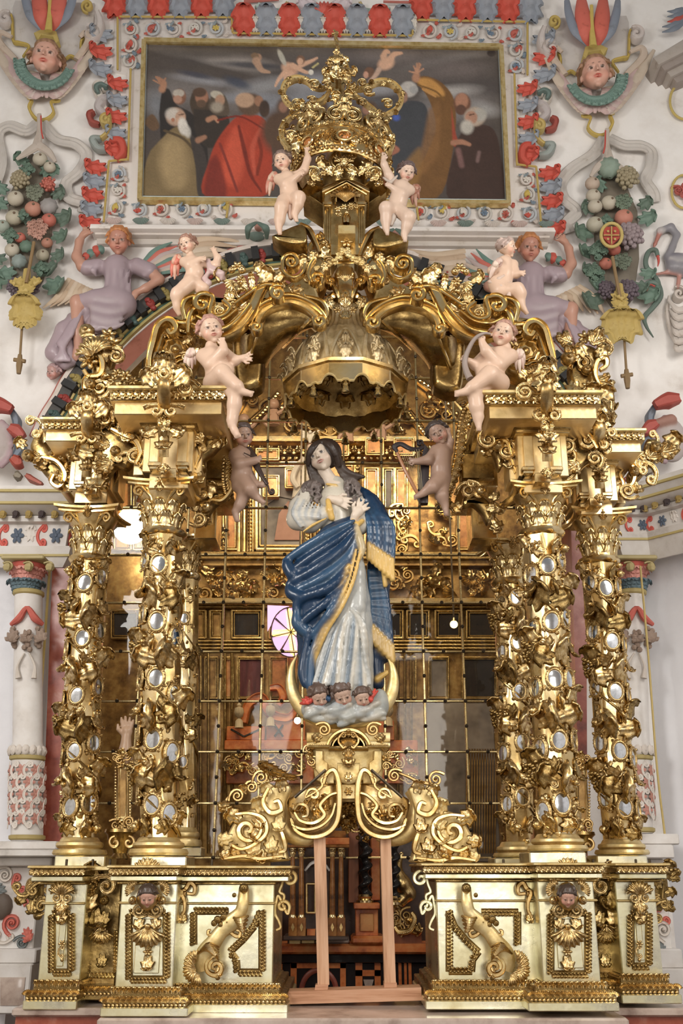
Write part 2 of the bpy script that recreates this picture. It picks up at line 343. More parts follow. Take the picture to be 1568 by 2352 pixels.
def knob_t():
 m = M(); ball(m, (0, 0, .15), (.38, .38, .36), SPH); ball(m, (0, 0, .48), (.14, .14, .12), SPHL); return T(m)
def flame_t():      # curling leaf spray of three
 m = M()
 for a, s_ in ((0, 1), (.75, .75), (-.75, .75)):
  V, q, t = leaf_t(8, 3, 1.8, .26); V = V * s_; c, s2 = cos(a), sin(a); m.add(np.stack([V[:, 0] * c + V[:, 1] * s2, -V[:, 0] * s2 + V[:, 1] * c, V[:, 2]], 1), q, t)
 return T(m)
TL = dict(leaf=leaf_t(), leaf2=leaf_t(9, 3, 1.5, .40), long=leaf_t(11, 5, .8, .18), vol=volute_t(), vol1=volute_t(1.4, .13, .4, .9, 20), cs=cscroll_t(), grape=grape_t(), rose=rosette_t(), shell=shell_t(), bead=bead_t(), knob=knob_t(), spray=flame_t())
TL["big"] = leaf_t(16, 2.6, 1.25, .42)
def place(m, t, o, xa, ya, za, col=None):
 V, q, tr = TL[t] if isinstance(t, str) else t
 A = np.stack([np.asarray(xa, float), np.asarray(ya, float), np.asarray(za, float)]); det = np.linalg.det(A)
 if det < 0: q = q[:, ::-1]; tr = tr[:, ::-1]
 m.add(V @ A + np.asarray(o, float), q, tr, col)
def orn(m, t, x, y, Y, size, ang=0, flip=False, dz=1.0, tilt=0, col=None):
 """template at a pixel, size in pixels, turned ang degrees anticlockwise, facing the room"""
 s = S(x, y, Y) * size; a = radians(ang); f = -1 if flip else 1; tl = radians(tilt)
 xa = np.array([cos(a), 0, sin(a)]) * s * f; ya = np.array([-sin(a), 0, cos(a)]) * s; za = np.array([0, -1, 0.]) * s * dz
 if tl: ya, za = ya * cos(tl) + za * sin(tl) / dz, za * cos(tl) - ya * sin(tl) * dz
 place(m, t, P(x, y, Y), xa, ya, za, col)
def row(m, t, pts, Y, size, n, ang=0, dz=1, col=None, follow=True, **k):
 """n templates along a pixel path"""
 a = resample(np.asarray(pts, float), n * 2 + 1)[1::2]; g = np.gradient(a, axis=0) if len(a) > 1 else np.array([[1, 0]])
 for (x, y), (gx, gy) in zip(a, g):
  orn(m, t, x, y, Y, size, ang + (math.degrees(math.atan2(-gy, gx)) if follow else 0), dz=dz, col=col, **k)
def scroll(m, pts, Y, w=6, dep=.05, n=None, taper=.6, col=None):
 """carved band following pixels, w half width in pixels, dep metres thick"""
 p = pxpath(pts, Y, n or max(12, len(pts) * 6)); s = S(pts[0][0], pts[0][1], Y); r = w * s * np.interp(np.linspace(0, 1, len(p)), [0, .4, 1], [taper, 1, taper])
 pr = np.array(BAND, float); pr[:, 1] *= dep / (w * s) * .5; sweep(m, p, r, pr, col=col)
def pspiral(cx, cy, r0, turns=1.6, a0=90, cw=True, r1=.12, n=18):
 """pixel spiral from the outside in; a0 = start angle, degrees anticlockwise from right"""
 a = np.linspace(0, turns * 2 * pi, n); r = r0 * (1 + (r1 - 1) * (a / a[-1]) ** .85); g = radians(a0) + (-a if cw else a)
 return [(cx + float(q) * cos(b), cy - float(q) * sin(b)) for q, b in zip(r, g)]
def clutter(m, poly, Y, n, size, seed, kinds=('leaf', 'vol', 'leaf2', 'knob', 'cs', 'spray'), dep=.0, dz=1, mirror=None):
 """carved foliage filling a pixel polygon"""
 rg = random.Random(seed); a = np.asarray(poly, float); x0, y0 = a.min(0); x1, y1 = a.max(0); pts = []
 def inside(x, y):
  c = False; j = len(a) - 1
  for i in range(len(a)):
   if (a[i][1] > y) != (a[j][1] > y) and x < (a[j][0] - a[i][0]) * (y - a[i][1]) / (a[j][1] - a[i][1]) + a[i][0]: c = not c
   j = i
  return c
 tries = 0
 while len(pts) < n and tries < n * 60:
  tries += 1; x = rg.uniform(x0, x1); y = rg.uniform(y0, y1)
  if inside(x, y) and all((x - u) ** 2 + (y - v) ** 2 > (size * .42) ** 2 for u, v in pts): pts.append((x, y))
 for x, y in pts:
  orn(m, rg.choice(kinds), x, y, Y - rg.uniform(0, dep), size * rg.uniform(.7, 1.25), rg.uniform(0, 360), rg.random() < .5, dz)
# ---------------------------------------------------------------- sculpting: smooth union of round cones and ellipsoids, meshed by surface nets
def surface_nets(D, org, h):
 nx, ny, nz = D.shape; ins = D < 0; c = ins[:-1, :-1, :-1];
 cnt = np.zeros((nx - 1, ny - 1, nz - 1), np.int8)
 for a in (0, 1):
  for b in (0, 1):
   for e in (0, 1): cnt += ins[a:nx - 1 + a, b:ny - 1 + b, e:nz - 1 + e]
 act = (cnt > 0) & (cnt < 8); I, J, K = np.nonzero(act)
 if not len(I): return np.zeros((0, 3)), np.zeros((0, 4), int)
 idx = -np.ones(act.shape, int); idx[I, J, K] = np.arange(len(I)); sm = np.zeros((len(I), 3)); ct = np.zeros(len(I))
 cor = [(a, b, e) for a in (0, 1) for b in (0, 1) for e in (0, 1)]; val = {q: D[I + q[0], J + q[1], K + q[2]] for q in cor}
 for q in cor:
  for ax in range(3):
   if q[ax] == 0:
    w = list(q); w[ax] = 1; w = tuple(w); d0 = val[q]; d1 = val[w]; x = (d0 < 0) != (d1 < 0); den = d0 - d1; t = np.where(x, d0 / np.where(np.abs(den) < 1e-12, 1e-12, den), 0)
    p = np.array(q, float)[None].repeat(len(I), 0); p[:, ax] += t; sm += np.where(x[:, None], p, 0); ct += x
 V = (np.stack([I, J, K], 1) + sm / ct[:, None]) * h + org; Fs = []
 for ax in range(3):
  o = [a for a in range(3) if a != ax]; sl0 = [slice(1, -1)] * 3; sl1 = [slice(1, -1)] * 3; sl0[ax] = slice(0, -1); sl1[ax] = slice(1, None)
  A = ins[tuple(sl0)]; B = ins[tuple(sl1)]; ch = A != B; i = np.stack(np.nonzero(ch), 1)
  if not len(i): continue
  base = i.copy(); base[:, o[0]] += 1; base[:, o[1]] += 1; q = []
  for da, db in ((0, 0), (1, 0), (1, 1), (0, 1)):
   w = base.copy(); w[:, o[0]] -= da; w[:, o[1]] -= db; q.append(idx[w[:, 0], w[:, 1], w[:, 2]])
  f = np.stack(q, 1); fl = A[ch] ^ (ax == 1); f = np.where(fl[:, None], f, f[:, ::-1]); Fs.append(f[(f >= 0).all(1)])
 return V, np.concatenate(Fs)
class Sculpt:
 def __init__(s, k=.01): s.p = []; s.paint = []; s.k = k; s.c = (.8, .8, .8)
 def cone(s, a, b, ra, rb, k=None, col=None, sub=False): s.p.append(('c', np.asarray(a, float), np.asarray(b, float), ra, rb, s.k if k is None else k, col or s.c, sub)); return s
 def ell(s, c, r, R=None, k=None, col=None, sub=False):
  r = np.broadcast_to(np.asarray(r, float), (3,)); s.p.append(('e', np.asarray(c, float), r, np.eye(3) if R is None else np.asarray(R, float), float(r.max()), s.k if k is None else k, col or s.c, sub)); return s
 def dot(s, c, r, col, soft=.3): s.paint.append(('e', np.asarray(c, float), np.full(3, float(r)) if np.isscalar(r) else np.asarray(r, float), np.eye(3), soft, 0, col, False)); return s
 def line(s, a, b, r, col, soft=.3): s.paint.append(('c', np.asarray(a, float), np.asarray(b, float), r, r, soft, col, False)); return s
 def chain(s, pts, r, k=None, col=None):
  for i in range(len(pts) - 1): s.cone(pts[i], pts[i + 1], r[i], r[i + 1], k, col)
  return s
 @staticmethod
 def dist(q, G):
  if q[0] == 'c':
   a, b, ra, rb = q[1:5]; ba = b - a; l2 = ba @ ba + 1e-12; t = np.clip(((G - a) @ ba) / l2, 0, 1)
   d = G - a - t[..., None] * ba; return np.sqrt((d * d).sum(-1)) - (ra + (rb - ra) * t)
  c, r, R = q[1:4]; d = (G - c) @ R.T; k0 = np.sqrt(((d / r) ** 2).sum(-1)); k1 = np.sqrt(((d / (r * r)) ** 2).sum(-1)); return k0 * (k0 - 1) / (k1 + 1e-9)
 def run(s, m, h):
  lo = []; hi = []
  for q in s.p:
   if q[0] == 'c': a, b = q[1], q[2]; R = max(q[3], q[4]); lo.append(np.minimum(a, b) - R); hi.append(np.maximum(a, b) + R)
   else: lo.append(q[1] - q[4]); hi.append(q[1] + q[4])
  pos = [i for i, q in enumerate(s.p) if not q[7]]
  org = np.min([lo[i] for i in pos], 0) - 3 * h; top = np.max([hi[i] for i in pos], 0) + 3 * h; n = np.ceil((top - org) / h).astype(int) + 1
  D = np.full(n, 1.0, np.float32); ax = [org[i] + np.arange(n[i]) * h for i in range(3)]
  for i, q in enumerate(s.p):
   k = q[5]; a = np.maximum(((lo[i] - k - 2 * h - org) / h).astype(int), 0); b = np.minimum(((hi[i] + k + 2 * h - org) / h).astype(int) + 2, n)
   if (b <= a).any(): continue
   G = np.stack(np.meshgrid(*[ax[j][a[j]:b[j]] for j in range(3)], indexing='ij'), -1); d = s.dist(q, G); v = D[a[0]:b[0], a[1]:b[1], a[2]:b[2]]
   if q[7]: hh = np.maximum(k - np.abs(-d - v), 0) / max(k, 1e-9); r = np.maximum(v, -d) + hh * hh * k * .25
   else: hh = np.maximum(k - np.abs(d - v), 0) / max(k, 1e-9); r = np.minimum(v, d) - hh * hh * k * .25
   D[a[0]:b[0], a[1]:b[1], a[2]:b[2]] = r
  V, F = surface_nets(D, org, h)
  if not len(V): return m
  C = np.zeros((len(V), 3)); W = np.zeros(len(V)) + 1e-30; sg = h * .55
  for q in s.p:
   if q[7]: continue
   w = np.exp(-np.clip(s.dist(q, V), -2 * h, 50 * sg) / sg); C += w[:, None] * np.array(q[6]); W += w
  C /= W[:, None]
  for q in s.paint:
   d = s.dist(q, V); r = (q[3] if q[0] == 'c' else float(np.max(q[2]))); so = (q[5] if q[0] == 'c' else q[4]) * r + 1e-6
   w = np.clip(.5 - d / so, 0, 1)[:, None]; C = C * (1 - w) + np.array(q[6]) * w
  m.add(V, F, col=C); return m
# px helpers for sculpts: (x, y, d) with d in pixels toward the camera
class PS(Sculpt):
 def __init__(s, Y, x, y, k=4):
  s.Y = Y; s.s = float(S(x, y, Y)); super().__init__(k * s.s)
 def w(s, q): q = tuple(q) + (0,) * (3 - len(q)); return P(q[0], q[1], s.Y - q[2] * s.s)
 def st(s, pts, r, k=None, col=None, n=None):
  """stroke through pixels, r = pixel radii"""
  a = np.asarray([tuple(q) + (0,) * (3 - len(q)) for q in pts], float); r = np.broadcast_to(np.asarray(r, float), (len(a),)) if np.ndim(r) == 0 or len(r) == len(a) else np.interp(np.linspace(0, 1, len(a)), np.linspace(0, 1, len(r)), r)
  if n:
   r = np.interp(np.linspace(0, len(a) - 1, n), np.arange(len(a)), r); a = resample(a, n)
  p = P(a[:, 0], a[:, 1], s.Y - a[:, 2] * s.s); s.chain(p, r * s.s, None if k is None else k * s.s, col); return s
 def bl(s, x, y, d, rx, ry=None, rz=None, k=None, col=None, ang=0, sub=False):
  ry = ry or rx; rz = rz or rx; a = radians(ang); R = np.array([[cos(a), 0, sin(a)], [0, 1, 0], [-sin(a), 0, cos(a)]])
  s.ell(s.w((x, y, d)), (rx * s.s, rz * s.s, ry * s.s), R, None if k is None else k * s.s, col, sub); return s
def rotm(yaw, pitch, roll):
 """axes of a head in world space. 0,0,0 looks straight at the camera; yaw + to the picture's right, pitch + up, roll + anticlockwise"""
 y, p, r = radians(yaw), radians(pitch), radians(roll)
 Ry = np.array([[cos(y), 0, sin(y)], [0, 1, 0], [-sin(y), 0, cos(y)]]); Rx = np.array([[1, 0, 0], [0, cos(p), sin(p)], [0, -sin(p), cos(p)]]); Rz = np.array([[cos(r), -sin(r), 0], [sin(r), cos(r), 0], [0, 0, 1]])
 Rl = Rz @ Ry @ Rx; cb = np.array([[1, 0, 0], [0, -sin(TH), cos(TH)], [0, -cos(TH), -sin(TH)]]).T    # columns: camera right, up, back
 return cb @ Rl
SKIN = (.80, .56, .43)
def head(m, hm, x, y, size, Y, yaw=0, pitch=0, roll=0, skin=SKIN, hair=(.16, .085, .055), d=0, child=True, lip=(.50, .17, .13), style='curls', seed=0, res=.020, rosy=.35, wide=1.0, eye=(.09, .055, .04)):
 """a head; x, y = middle of the face, size = chin to crown in pixels; the hair goes into hm"""
 s = float(S(x, y, Y)); c = P(x, y, Y - d * s); R = rotm(yaw, pitch, roll); u = size * s
 L = lambda *q: c + R @ (np.array(q, float) * u)
 sc = Sculpt(.05 * u); sc.c = skin; E = lambda q, r, k=None, col=None, sub=False: sc.ell(L(*q), np.array(r) * u, R.T, None if k is None else k * u, col, sub)
 fw = (1.06 if child else .92) * wide
 E((0, .10, -.10), (.37 * fw, .40, .42)); E((0, -.14, .06), (.28 * fw, .29, .27), .10)
 for sx in (-1, 1):
  E((sx * .17 * fw, -.15, .17), (.13, .13 if child else .11, .12), .08); E((sx * .37 * fw, -.04, -.06), (.04, .09, .06), .03)
  sc.cone(L(sx * .07, .10, .325), L(sx * .23 * fw, .11, .24), .028 * u, .02 * u, .04 * u)
 E((0, -.40, .19), (.085, .07, .08), .07); E((0, .24, .19), (.22, .16, .12), .12)
 for sx in (-1, 1): E((sx * .145, .035, .37), (.085, .055, .06), .05, None, True)
 for sx in (-1, 1):
  E((sx * .145, .03, .255), (.078, .06, .062), .006, (.68, .64, .58))
  sc.chain([L(sx * .065, .03, .312), L(sx * .11, .078, .325), L(sx * .18, .08, .315), L(sx * .235, .035, .27)], [.012 * u, .017 * u, .017 * u, .01 * u], .008 * u)
  sc.chain([L(sx * .075, .015, .312), L(sx * .14, -.022, .322), L(sx * .22, .01, .275)], [.01 * u, .014 * u, .01 * u], .012 * u)
 sc.cone(L(0, .10, .315), L(0, -.07, .415), .028 * u, .042 * u, .04 * u)
 for sx in (-1, 1): sc.ell(L(sx * .045, -.085, .365), .03 * u, None, .02 * u)
 sc.chain([L(-.10, -.215, .315), L(-.035, -.19, .355), L(0, -.20, .36), L(.035, -.19, .355), L(.10, -.215, .315)], [.010 * u, .017 * u, .013 * u, .017 * u, .010 * u], .012 * u, lip)
 sc.chain([L(-.07, -.245, .315), L(0, -.26, .345), L(.07, -.245, .315)], [.010 * u, .020 * u, .010 * u], .012 * u, lip)
 dk = tuple(q * .42 for q in hair) if False else (.10, .05, .035)
 for sx in (-1, 1):
  sc.dot(L(sx * .30 * fw, -.16, .24), .17 * u, tuple(a * (1 - rosy) + b * rosy for a, b in zip(skin, (.74, .26, .18))), 1.2)
  sc.dot(L(sx * .145, .034, .318), .044 * u, eye, .3)
  sc.line(L(sx * .06, .155, .34), L(sx * .15, .19, .33), .012 * u, dk, .8); sc.line(L(sx * .15, .19, .33), L(sx * .25, .145, .26), .010 * u, dk, .8)
  sc.line(L(sx * .07, .05, .335), L(sx * .14, .088, .345), .008 * u, dk, .7); sc.line(L(sx * .14, .088, .345), L(sx * .23, .055, .29), .008 * u, dk, .7)
  sc.dot(L(sx * .03, -.115, .38), .015 * u, (.25, .08, .05), .5)
 sc.line(L(-.075, -.226, .36), L(.075, -.226, .36), .009 * u, (.22, .04, .03), .8)
 sc.run(m, res * u)
 if hm is None or style is None: return L, u
 hs = Sculpt(.02 * u); hs.c = hair; rg = random.Random(seed + 5)
 hs.ell(L(0, .16, -.16), np.array((.41 * fw, .38, .42)) * u, R.T); lt = tuple(min(1, q * 1.5 + .02) for q in hair)
 nl = 34 if style == 'curls' else 26
 for i in range(nl):
  a = -pi * .5 + 2 * pi * (i * .618 % 1); el = rg.uniform(-.25, 1.0)
  dx, dz_, dy = cos(a) * cos(el), sin(a) * cos(el), sin(el)
  if dz_ > .5 and dy < .62: continue
  b0 = np.array((.42 * fw * dx, .16 + .41 * dy, -.13 + .45 * dz_)); L0 = b0 * 1.0
  tw = rg.choice((-1, 1)) * .12; q1 = L0 + np.array((dx * .03 + tw * dz_, -.10 + .02, dz_ * .03 - tw * dx)); q2 = q1 + np.array((dx * .02 - tw * .6, -.09, -.01))
  hs.chain([L(*L0), L(*q1), L(*q2)], [.055 * u, .05 * u, .022 * u], .015 * u, lt if rg.random() < .4 else hair)
 for i in range(9):      # fringe locks over the forehead
  f = -1 + i / 4; a0 = np.array((f * .26, .43 - .10 * f * f, .235 - .08 * f * f)); a1 = np.array((f * .33 + .03, .355 - .15 * f * f, .30 - .16 * f * f))
  hs.chain([L(f * .12, .52, .06), L(*a0), L(*a1)], [.06 * u, .055 * u, .018 * u], .012 * u, lt if i % 2 else hair)
 hs.run(hm, res * 1.35 * u); return L, u
def hand(sc, x, y, d, size, ang, spread=14, curl=.3, thumb=1, col=None, up=0):
 """five fingers on a palm; ang = pointing direction in the picture, size = hand length in pixels, thumb = +1/-1 side"""
 a = radians(ang); dx, dy = cos(a), -sin(a); px, py = -dy, dx; L = size
 cx, cy = x + dx * L * .28, y + dy * L * .28
 sc.st([(x, y, d), (cx, cy, d + up * .2)], [L * .15, L * .2], col=col)
 sc.bl(cx, cy, d, L * .26, L * .26, L * .13, col=col)
 for i, (o, ln) in enumerate(((-.26, .44), (-.09, .52), (.09, .48), (.25, .38))):
  g = radians(ang + (-1 if True else 1) * spread * (i - 1.5) ); ex, ey = cos(g), -sin(g)
  b0 = (x + dx * L * .46 + px * o * L * .75, y + dy * L * .46 + py * o * L * .75, d); b1 = (b0[0] + ex * L * ln * .5, b0[1] + ey * L * ln * .5, d + up * L * .2 + curl * L * .1)
  b2 = (b1[0] + ex * L * ln * .5 * (1 - curl), b1[1] + ey * L * ln * .5 * (1 - curl), b1[2] - curl * L * .3)
  sc.st([b0, b1, b2], [L * .085, L * .075, L * .055], k=L * .03, col=col)
 t = thumb; b0 = (x + dx * L * .18 + px * .2 * L * t, y + dy * L * .18 + py * .2 * L * t, d)
 b1 = (b0[0] + dx * L * .16 + px * t * L * .18, b0[1] + dy * L * .16 + py * t * L * .18, d + L * .1); b2 = (b1[0] + dx * L * .2 + px * t * L * .03, b1[1] + dy * L * .2 + py * t * L * .03, d + L * .1)
 sc.st([b0, b1, b2], [L * .10, L * .085, L * .06], k=L * .04, col=col)
def foot(sc, x, y, d, size, ang, col=None, up=0):
 a = radians(ang); dx, dy = cos(a), -sin(a); L = size; t = (x + dx * L * .62, y + dy * L * .62, d + up)
 sc.st([(x - dx * L * .12, y - dy * L * .12, d), (x + dx * L * .3, y + dy * L * .3, d + up * .5), t], [L * .23, L * .23, L * .22], col=col)
 for i in range(5):
  o = (i - 2) * .095 * L; px, py = -dy, dx; sc.st([(t[0] + px * o, t[1] + py * o, t[2]), (t[0] + px * o + dx * L * (.24 - .02 * i), t[1] + py * o + dy * L * (.24 - .02 * i), t[2])], [L * .075, L * .065], k=.6, col=col)
# ================================================================ the setting
WY = 2.4          # face of the wall the retable stands against
BANDC = [(96, 1015), (118, 968), (145, 925), (175, 872), (235, 800), (300, 735), (365, 685), (440, 642), (540, 602), (625, 585), (742, 577)]
BANDC = BANDC + [(1484 - x, y + 6) for x, y in BANDC[-2::-1]]
_a = resample(np.array(BANDC, float), 60); _g = np.gradient(_a, axis=0); _g /= np.linalg.norm(_g, axis=1)[:, None]; _in = _a - np.stack([_g[:, 1], -_g[:, 0]], 1) * 34
ARCH = [(150, 2330), (145, 1035)] + [tuple(q) for q in _in[::2]] + [(1345, 1035), (1350, 2330)]
def wall():
 m = M(); prism(m, [(-900, 2330)] + ARCH + [(2400, 2330), (2400, -500), (-900, -500)], WY, .5); o = m.build('wall_back', PLAST, smooth=False); tag(o, kind='structure')
 m = M(); box(m, -9, 9, -14, 9, -.1, 0); tag(m.build('floor', FLOORM, smooth=False), kind='structure')
 # nave walls behind and beside the photographer
 for nm, x0, x1, y0, y1 in (('wall_left', -5.6, -5.4, -13, WY), ('wall_rear', -5.6, 5.6, -13.2, -13)):
  m = M(); box(m, x0, x1, y0, y1, 0, 9); tag(m.build(nm, PLAST, smooth=False), kind='structure')
 m = M()          # right wall, canted toward the room
 a = P(1462, 1300, WY); x0 = a[0]; pl = [(x0, WY), (x0 + 1.3, WY - 1.5), (5.4, -4), (5.4, -13), (5.6, -13), (5.6, 2.6), (x0, 2.6)]
 for z0, z1 in ((0, Z(1290, WY)),):
  n = len(pl); V = [(x, y, z0) for x, y in pl] + [(x, y, z1) for x, y in pl]; tri = tessellate_polygon([[Vector((x, y, 0)) for x, y in pl]])
  m.add(V, [(i, (i + 1) % n, n + (i + 1) % n, n + i) for i in range(n)], [tuple(n + i for i in t) for t in tri])
 tag(m.build('wall_right', PLASTB, smooth=False), kind='structure')
 m = M(); box(m, 5.4, 5.6, -13, 2.4, Z(1290, WY), 9); tag(m.build('wall_right', PLASTB, smooth=False), kind='structure')
wall()
def arch_trim():
 """painted voussoir band round the opening"""
 a = resample(_in, 120); g = np.gradient(a, axis=0); g /= np.linalg.norm(g, axis=1)[:, None]; n = np.stack([g[:, 1], -g[:, 0]], 1)
 t = thing('arch_band', 'painted arch band of black blocks and coloured knobs around the tall opening', 'arch moulding', P(790, 600, WY - .1))
 for nm, off, w, d, cl in (('inner_fillet', 5, 3, .05, (.42, .34, .12)), ('green_line', 11, 4, .03, (.06, .12, .09)), ('gold_line', 17, 2.5, .05, (.55, .42, .16)), ('outer_fillet', 52, 5, .07, (.70, .62, .56)), ('rose_line', 60, 3, .04, (.45, .16, .13))):
  m = M(); m.cc = cl; q = a + n * off; p = P(q[:, 0], q[:, 1], WY); sweep(m, p, w * float(S(790, 700, WY)), [(-1, 0), (1, 0), (1, d / .004 / w * .9), (-1, d / .004 / w * .9)]); m.build(nm, PAINT, t, kind=None)
 m = M(); m.cc = (.30, .10, .06); q0 = a + n * 3; q1 = a - n * 40; V = np.concatenate([P(q0[:, 0], q0[:, 1], WY + .02), P(q1[:, 0], q1[:, 1], WY + .02), P(q1[:, 0], q1[:, 1], WY + .2), P(q0[:, 0], q0[:, 1], WY + .2)]); m.add(V, gridf(4, len(a), True)); m.build('red_soffit', PAINT, t)
 m = M(); m.cc = (.08, .075, .07); q = a + n * 34; sweep(m, P(q[:, 0], q[:, 1], WY), 15 * float(S(790, 700, WY)), [(-1, 0), (1, 0), (.8, 1.1), (-.8, 1.1)]); m.build('band_ground', PAINT, t)
 L = np.concatenate([[0], np.cumsum(np.linalg.norm(np.diff(q, axis=0), axis=1))]); k = 0; s0 = 14
 cols = [(.36, .28, .09), (.02, .02, .02), (.07, .12, .11), (.02, .02, .02), (.33, .05, .04), (.02, .02, .02)]
 while s0 < L[-1] - 8:
  i = min(len(q) - 1, int(np.searchsorted(L, s0))); x, y = q[i]; an = math.degrees(math.atan2(-g[i][1], g[i][0])); m = M(); m.cc = cols[k % 6]
  if k % 2 == 0:
   orn(m, 'knob', x, y, WY - .05, 30, an, dz=.7); s = float(S(x, y, WY));
   for u in (-11, 11): pball(m, x + g[i][0] * 0 + n[i][0] * u, y + n[i][1] * u, 8, WY - .09, (1, .9, .8), SPHL)
   m.build('carved_knob', PAINT, t)
  else:
   p0 = P(x, y, WY - .05); s = float(S(x, y, WY)); A = radians(an); xa = np.array([cos(A), 0, sin(A)]); ya = np.array([-sin(A), 0, cos(A)])
   V = [p0 + xa * s * u + ya * s * v + np.array([0, -w_, 0]) for w_ in (0, .09) for u, v in ((-8, -17), (8, -17), (8, 17), (-8, 17))]
   m.add(V, [(0, 1, 5, 4), (1, 2, 6, 5), (2, 3, 7, 6), (3, 0, 4, 7), (4, 5, 6, 7)]); m.build('black_block', PAINT, t, smooth=False)
  s0 += 24; k += 1
arch_trim()
def side_order():
 # left: cornice, frieze, column on its pedestal, marble strip
 def entab(name, label, pl, ys, Yw, cat='cornice'):
  t = thing(name, label, cat, (pl[0][0], pl[0][1], Z(ys[-1], Yw)))
  z = [Z(y, Yw) for y in ys]
  m = M(); moulding(m, pl, [(0, z[0]), (.34, z[0]), (.34, z[1]), (.26, z[2]), (.24, z[2] - .02), (.1, z[3]), (0, z[3])]); m.build('corona', STONE, t)
  m = M(); m.cc = (.50, .40, .16); moulding(m, pl, [(.0, z[1] + .0), (.352, z[1] + .014), (.352, z[1] - .01), (.0, z[1] - .02)]); moulding(m, pl, [(0, z[2] - .0), (.275, z[2] + .01), (.275, z[2] - .012), (0, z[2] - .02)]); moulding(m, pl, [(0, z[6]), (.09, z[6] + .008), (.09, z[6] - .012), (0, z[6] - .012)]); m.split('gilt_fillet', PAINT, t)
  m = M(); moulding(m, pl, [(0, z[3]), (.12, z[3]), (.11, z[4]), (0.05, z[4] - .01), (.03, z[5]), (.10, z[5]), (.08, z[6]), (.02, z[7]), (0, z[7])]); m.build('frieze', STONE, t)
  # painted ornament on the frieze and modillions under the corona
  for i in range(len(pl) - 1):
   a = np.array(pl[i], float); b = np.array(pl[i + 1], float); L = np.linalg.norm(b - a); d = (b - a) / L; nr = np.array([d[1], -d[0]]); k = max(1, int(L / .115))
   for j in range(k):
    c = a + d * L * (j + .5) / k; zf = (z[4] + z[5]) / 2; h = (z[4] - z[5]) * .5
    xa = np.array([d[0], d[1], 0]); za = np.array([nr[0], nr[1], 0]); m = M(); m.cc = ((.62, .12, .09), (.10, .13, .18), (.74, .69, .64))[j % 3]
    o = np.array([c[0] + nr[0] * .045, c[1] + nr[1] * .045, zf]); place(m, ('cs', 'rose', 'leaf2')[j % 3], o - (0, 0, h * .3 if j % 3 == 2 else 0), xa * h * 1.05, (0, 0, h * 1.35), za * .08); m.build('frieze_scroll', PAINT, t)
    m = M(); m.cc = (.42, .30, .10) if j % 2 else (.07, .05, .05); o = np.array([c[0] + nr[0] * .15, c[1] + nr[1] * .15, z[3] + .02]); ball(m, o + (0, 0, -.01), (.034, .04, .04), SPHL); place(m, 'leaf', o, xa * .08, (0, 0, -.08), za * .1); m.build('modillion', PAINT, t)
  return t
 Yl = 1.75; x0 = X(-260, 1200, Yl); x1 = X(150, 1200, Yl)
 entab('wall_cornice', 'white cornice with red painted frieze above the left wall column', [(x0, Yl), (x1, Yl), (x1, WY)], (1128, 1140, 1160, 1178, 1190, 1246, 1266, 1290), Yl - .2)
 xr = X(1424, 1200, 2.1);
 entab('wall_cornice', 'white cornice with red painted frieze turning along the right canted wall', [(xr, WY), (xr, 2.05), (xr + .24, 2.05), (xr + 1.9, .30)], (1132, 1146, 1162, 1176, 1186, 1225, 1240, 1285), 2.0)
 m = M(); box(m, x0, X(104, 1600, WY - .3), Yl + .12, WY, 0, Z(1285, Yl)); o = m.build('wall_pier', PLASTB, smooth=False); tag(o, kind='structure')
 def column(label, x, Y, wid, ys, lean=0, stop=None):
  y_cap0, y_cap1, y_sw, y_m0, y_m1, y_base = ys; t = thing('wall_column', label, 'column', P(x, y_base, Y)); k = wid
  xa = [(x + lean, y_cap0), (x, y_base)]
  m = M(); plathe(m, xa, Y, [(y_cap1, k * .86), (y_m0 - 36, k * .93), (y_m0 - 30, k)] + [(y_base, k)], 24); m.build('shaft', STONE, t)
  m = M(); m.cc = (.42, .33, .13)
  for yy, rr in ((y_cap1 + 2, .98), (y_m0, 1.12), (y_base - 8, 1.14)): plathe(m, xa, Y, [(yy - 6, k * rr * .9), (yy - 4, k * rr), (yy + 3, k * rr), (yy + 6, k * rr * .9)], 24)
  m.split('gilt_ring', PAINT, t)
  m = M()
  zc = Z(y_cap0, Y); zb = Z(y_cap1, Y); cx = X(x + lean, y_cap0, Y); s = float(S(x, y_cap0, Y)); R0 = k * .9 * s; hh = zc - zb
  m.cc = (.55, .12, .09); revolve(m, cx, Y, [(zb, R0 * .85), (zb + hh * .6, R0 * .95), (zb + hh * .85, R0 * 1.2)], 20)
  for q in range(10):
   a = q * 2 * pi / 10; d = np.array([cos(a), sin(a), 0]); tg = np.array([-sin(a), cos(a), 0])
   m.cc = (.12, .18, .21); place(m, 'leaf', np.array([cx, Y, zb]) + d * R0 * .84, tg * hh * .6, (0, 0, hh * .42), d * hh * .5)
   a += .31; d = np.array([cos(a), sin(a), 0]); tg = np.array([-sin(a), cos(a), 0]); m.cc = (.68, .30, .25); place(m, 'leaf', np.array([cx, Y, zb + hh * .3]) + d * R0 * .86, tg * hh * .6, (0, 0, hh * .5), d * hh * .5)
  m.build('capital_bell', PAINT, t)
  m = M(); m.cc = (.44, .36, .17); e = R0 * 1.5; box(m, cx - e, cx + e, Y - e, Y + e, zc - hh * .14, zc, .01)
  for sx in (-1, 0, 1): pball(m, x + lean + sx * k * 1.35, y_cap0 + (y_cap1 - y_cap0) * .2, k * .3, Y - e, (1, 1, 1), SPHL); orn(m, 'vol', x + lean + sx * k * 1.3, y_cap0 + 13, Y - e, k * .6)
  m.build('abacus', PAINT, t)
  # swag of fruit and hanging tassels
  m = M(); m.cc = (.30, .22, .17); sw = M(); sw.cc = (.55, .13, .10)
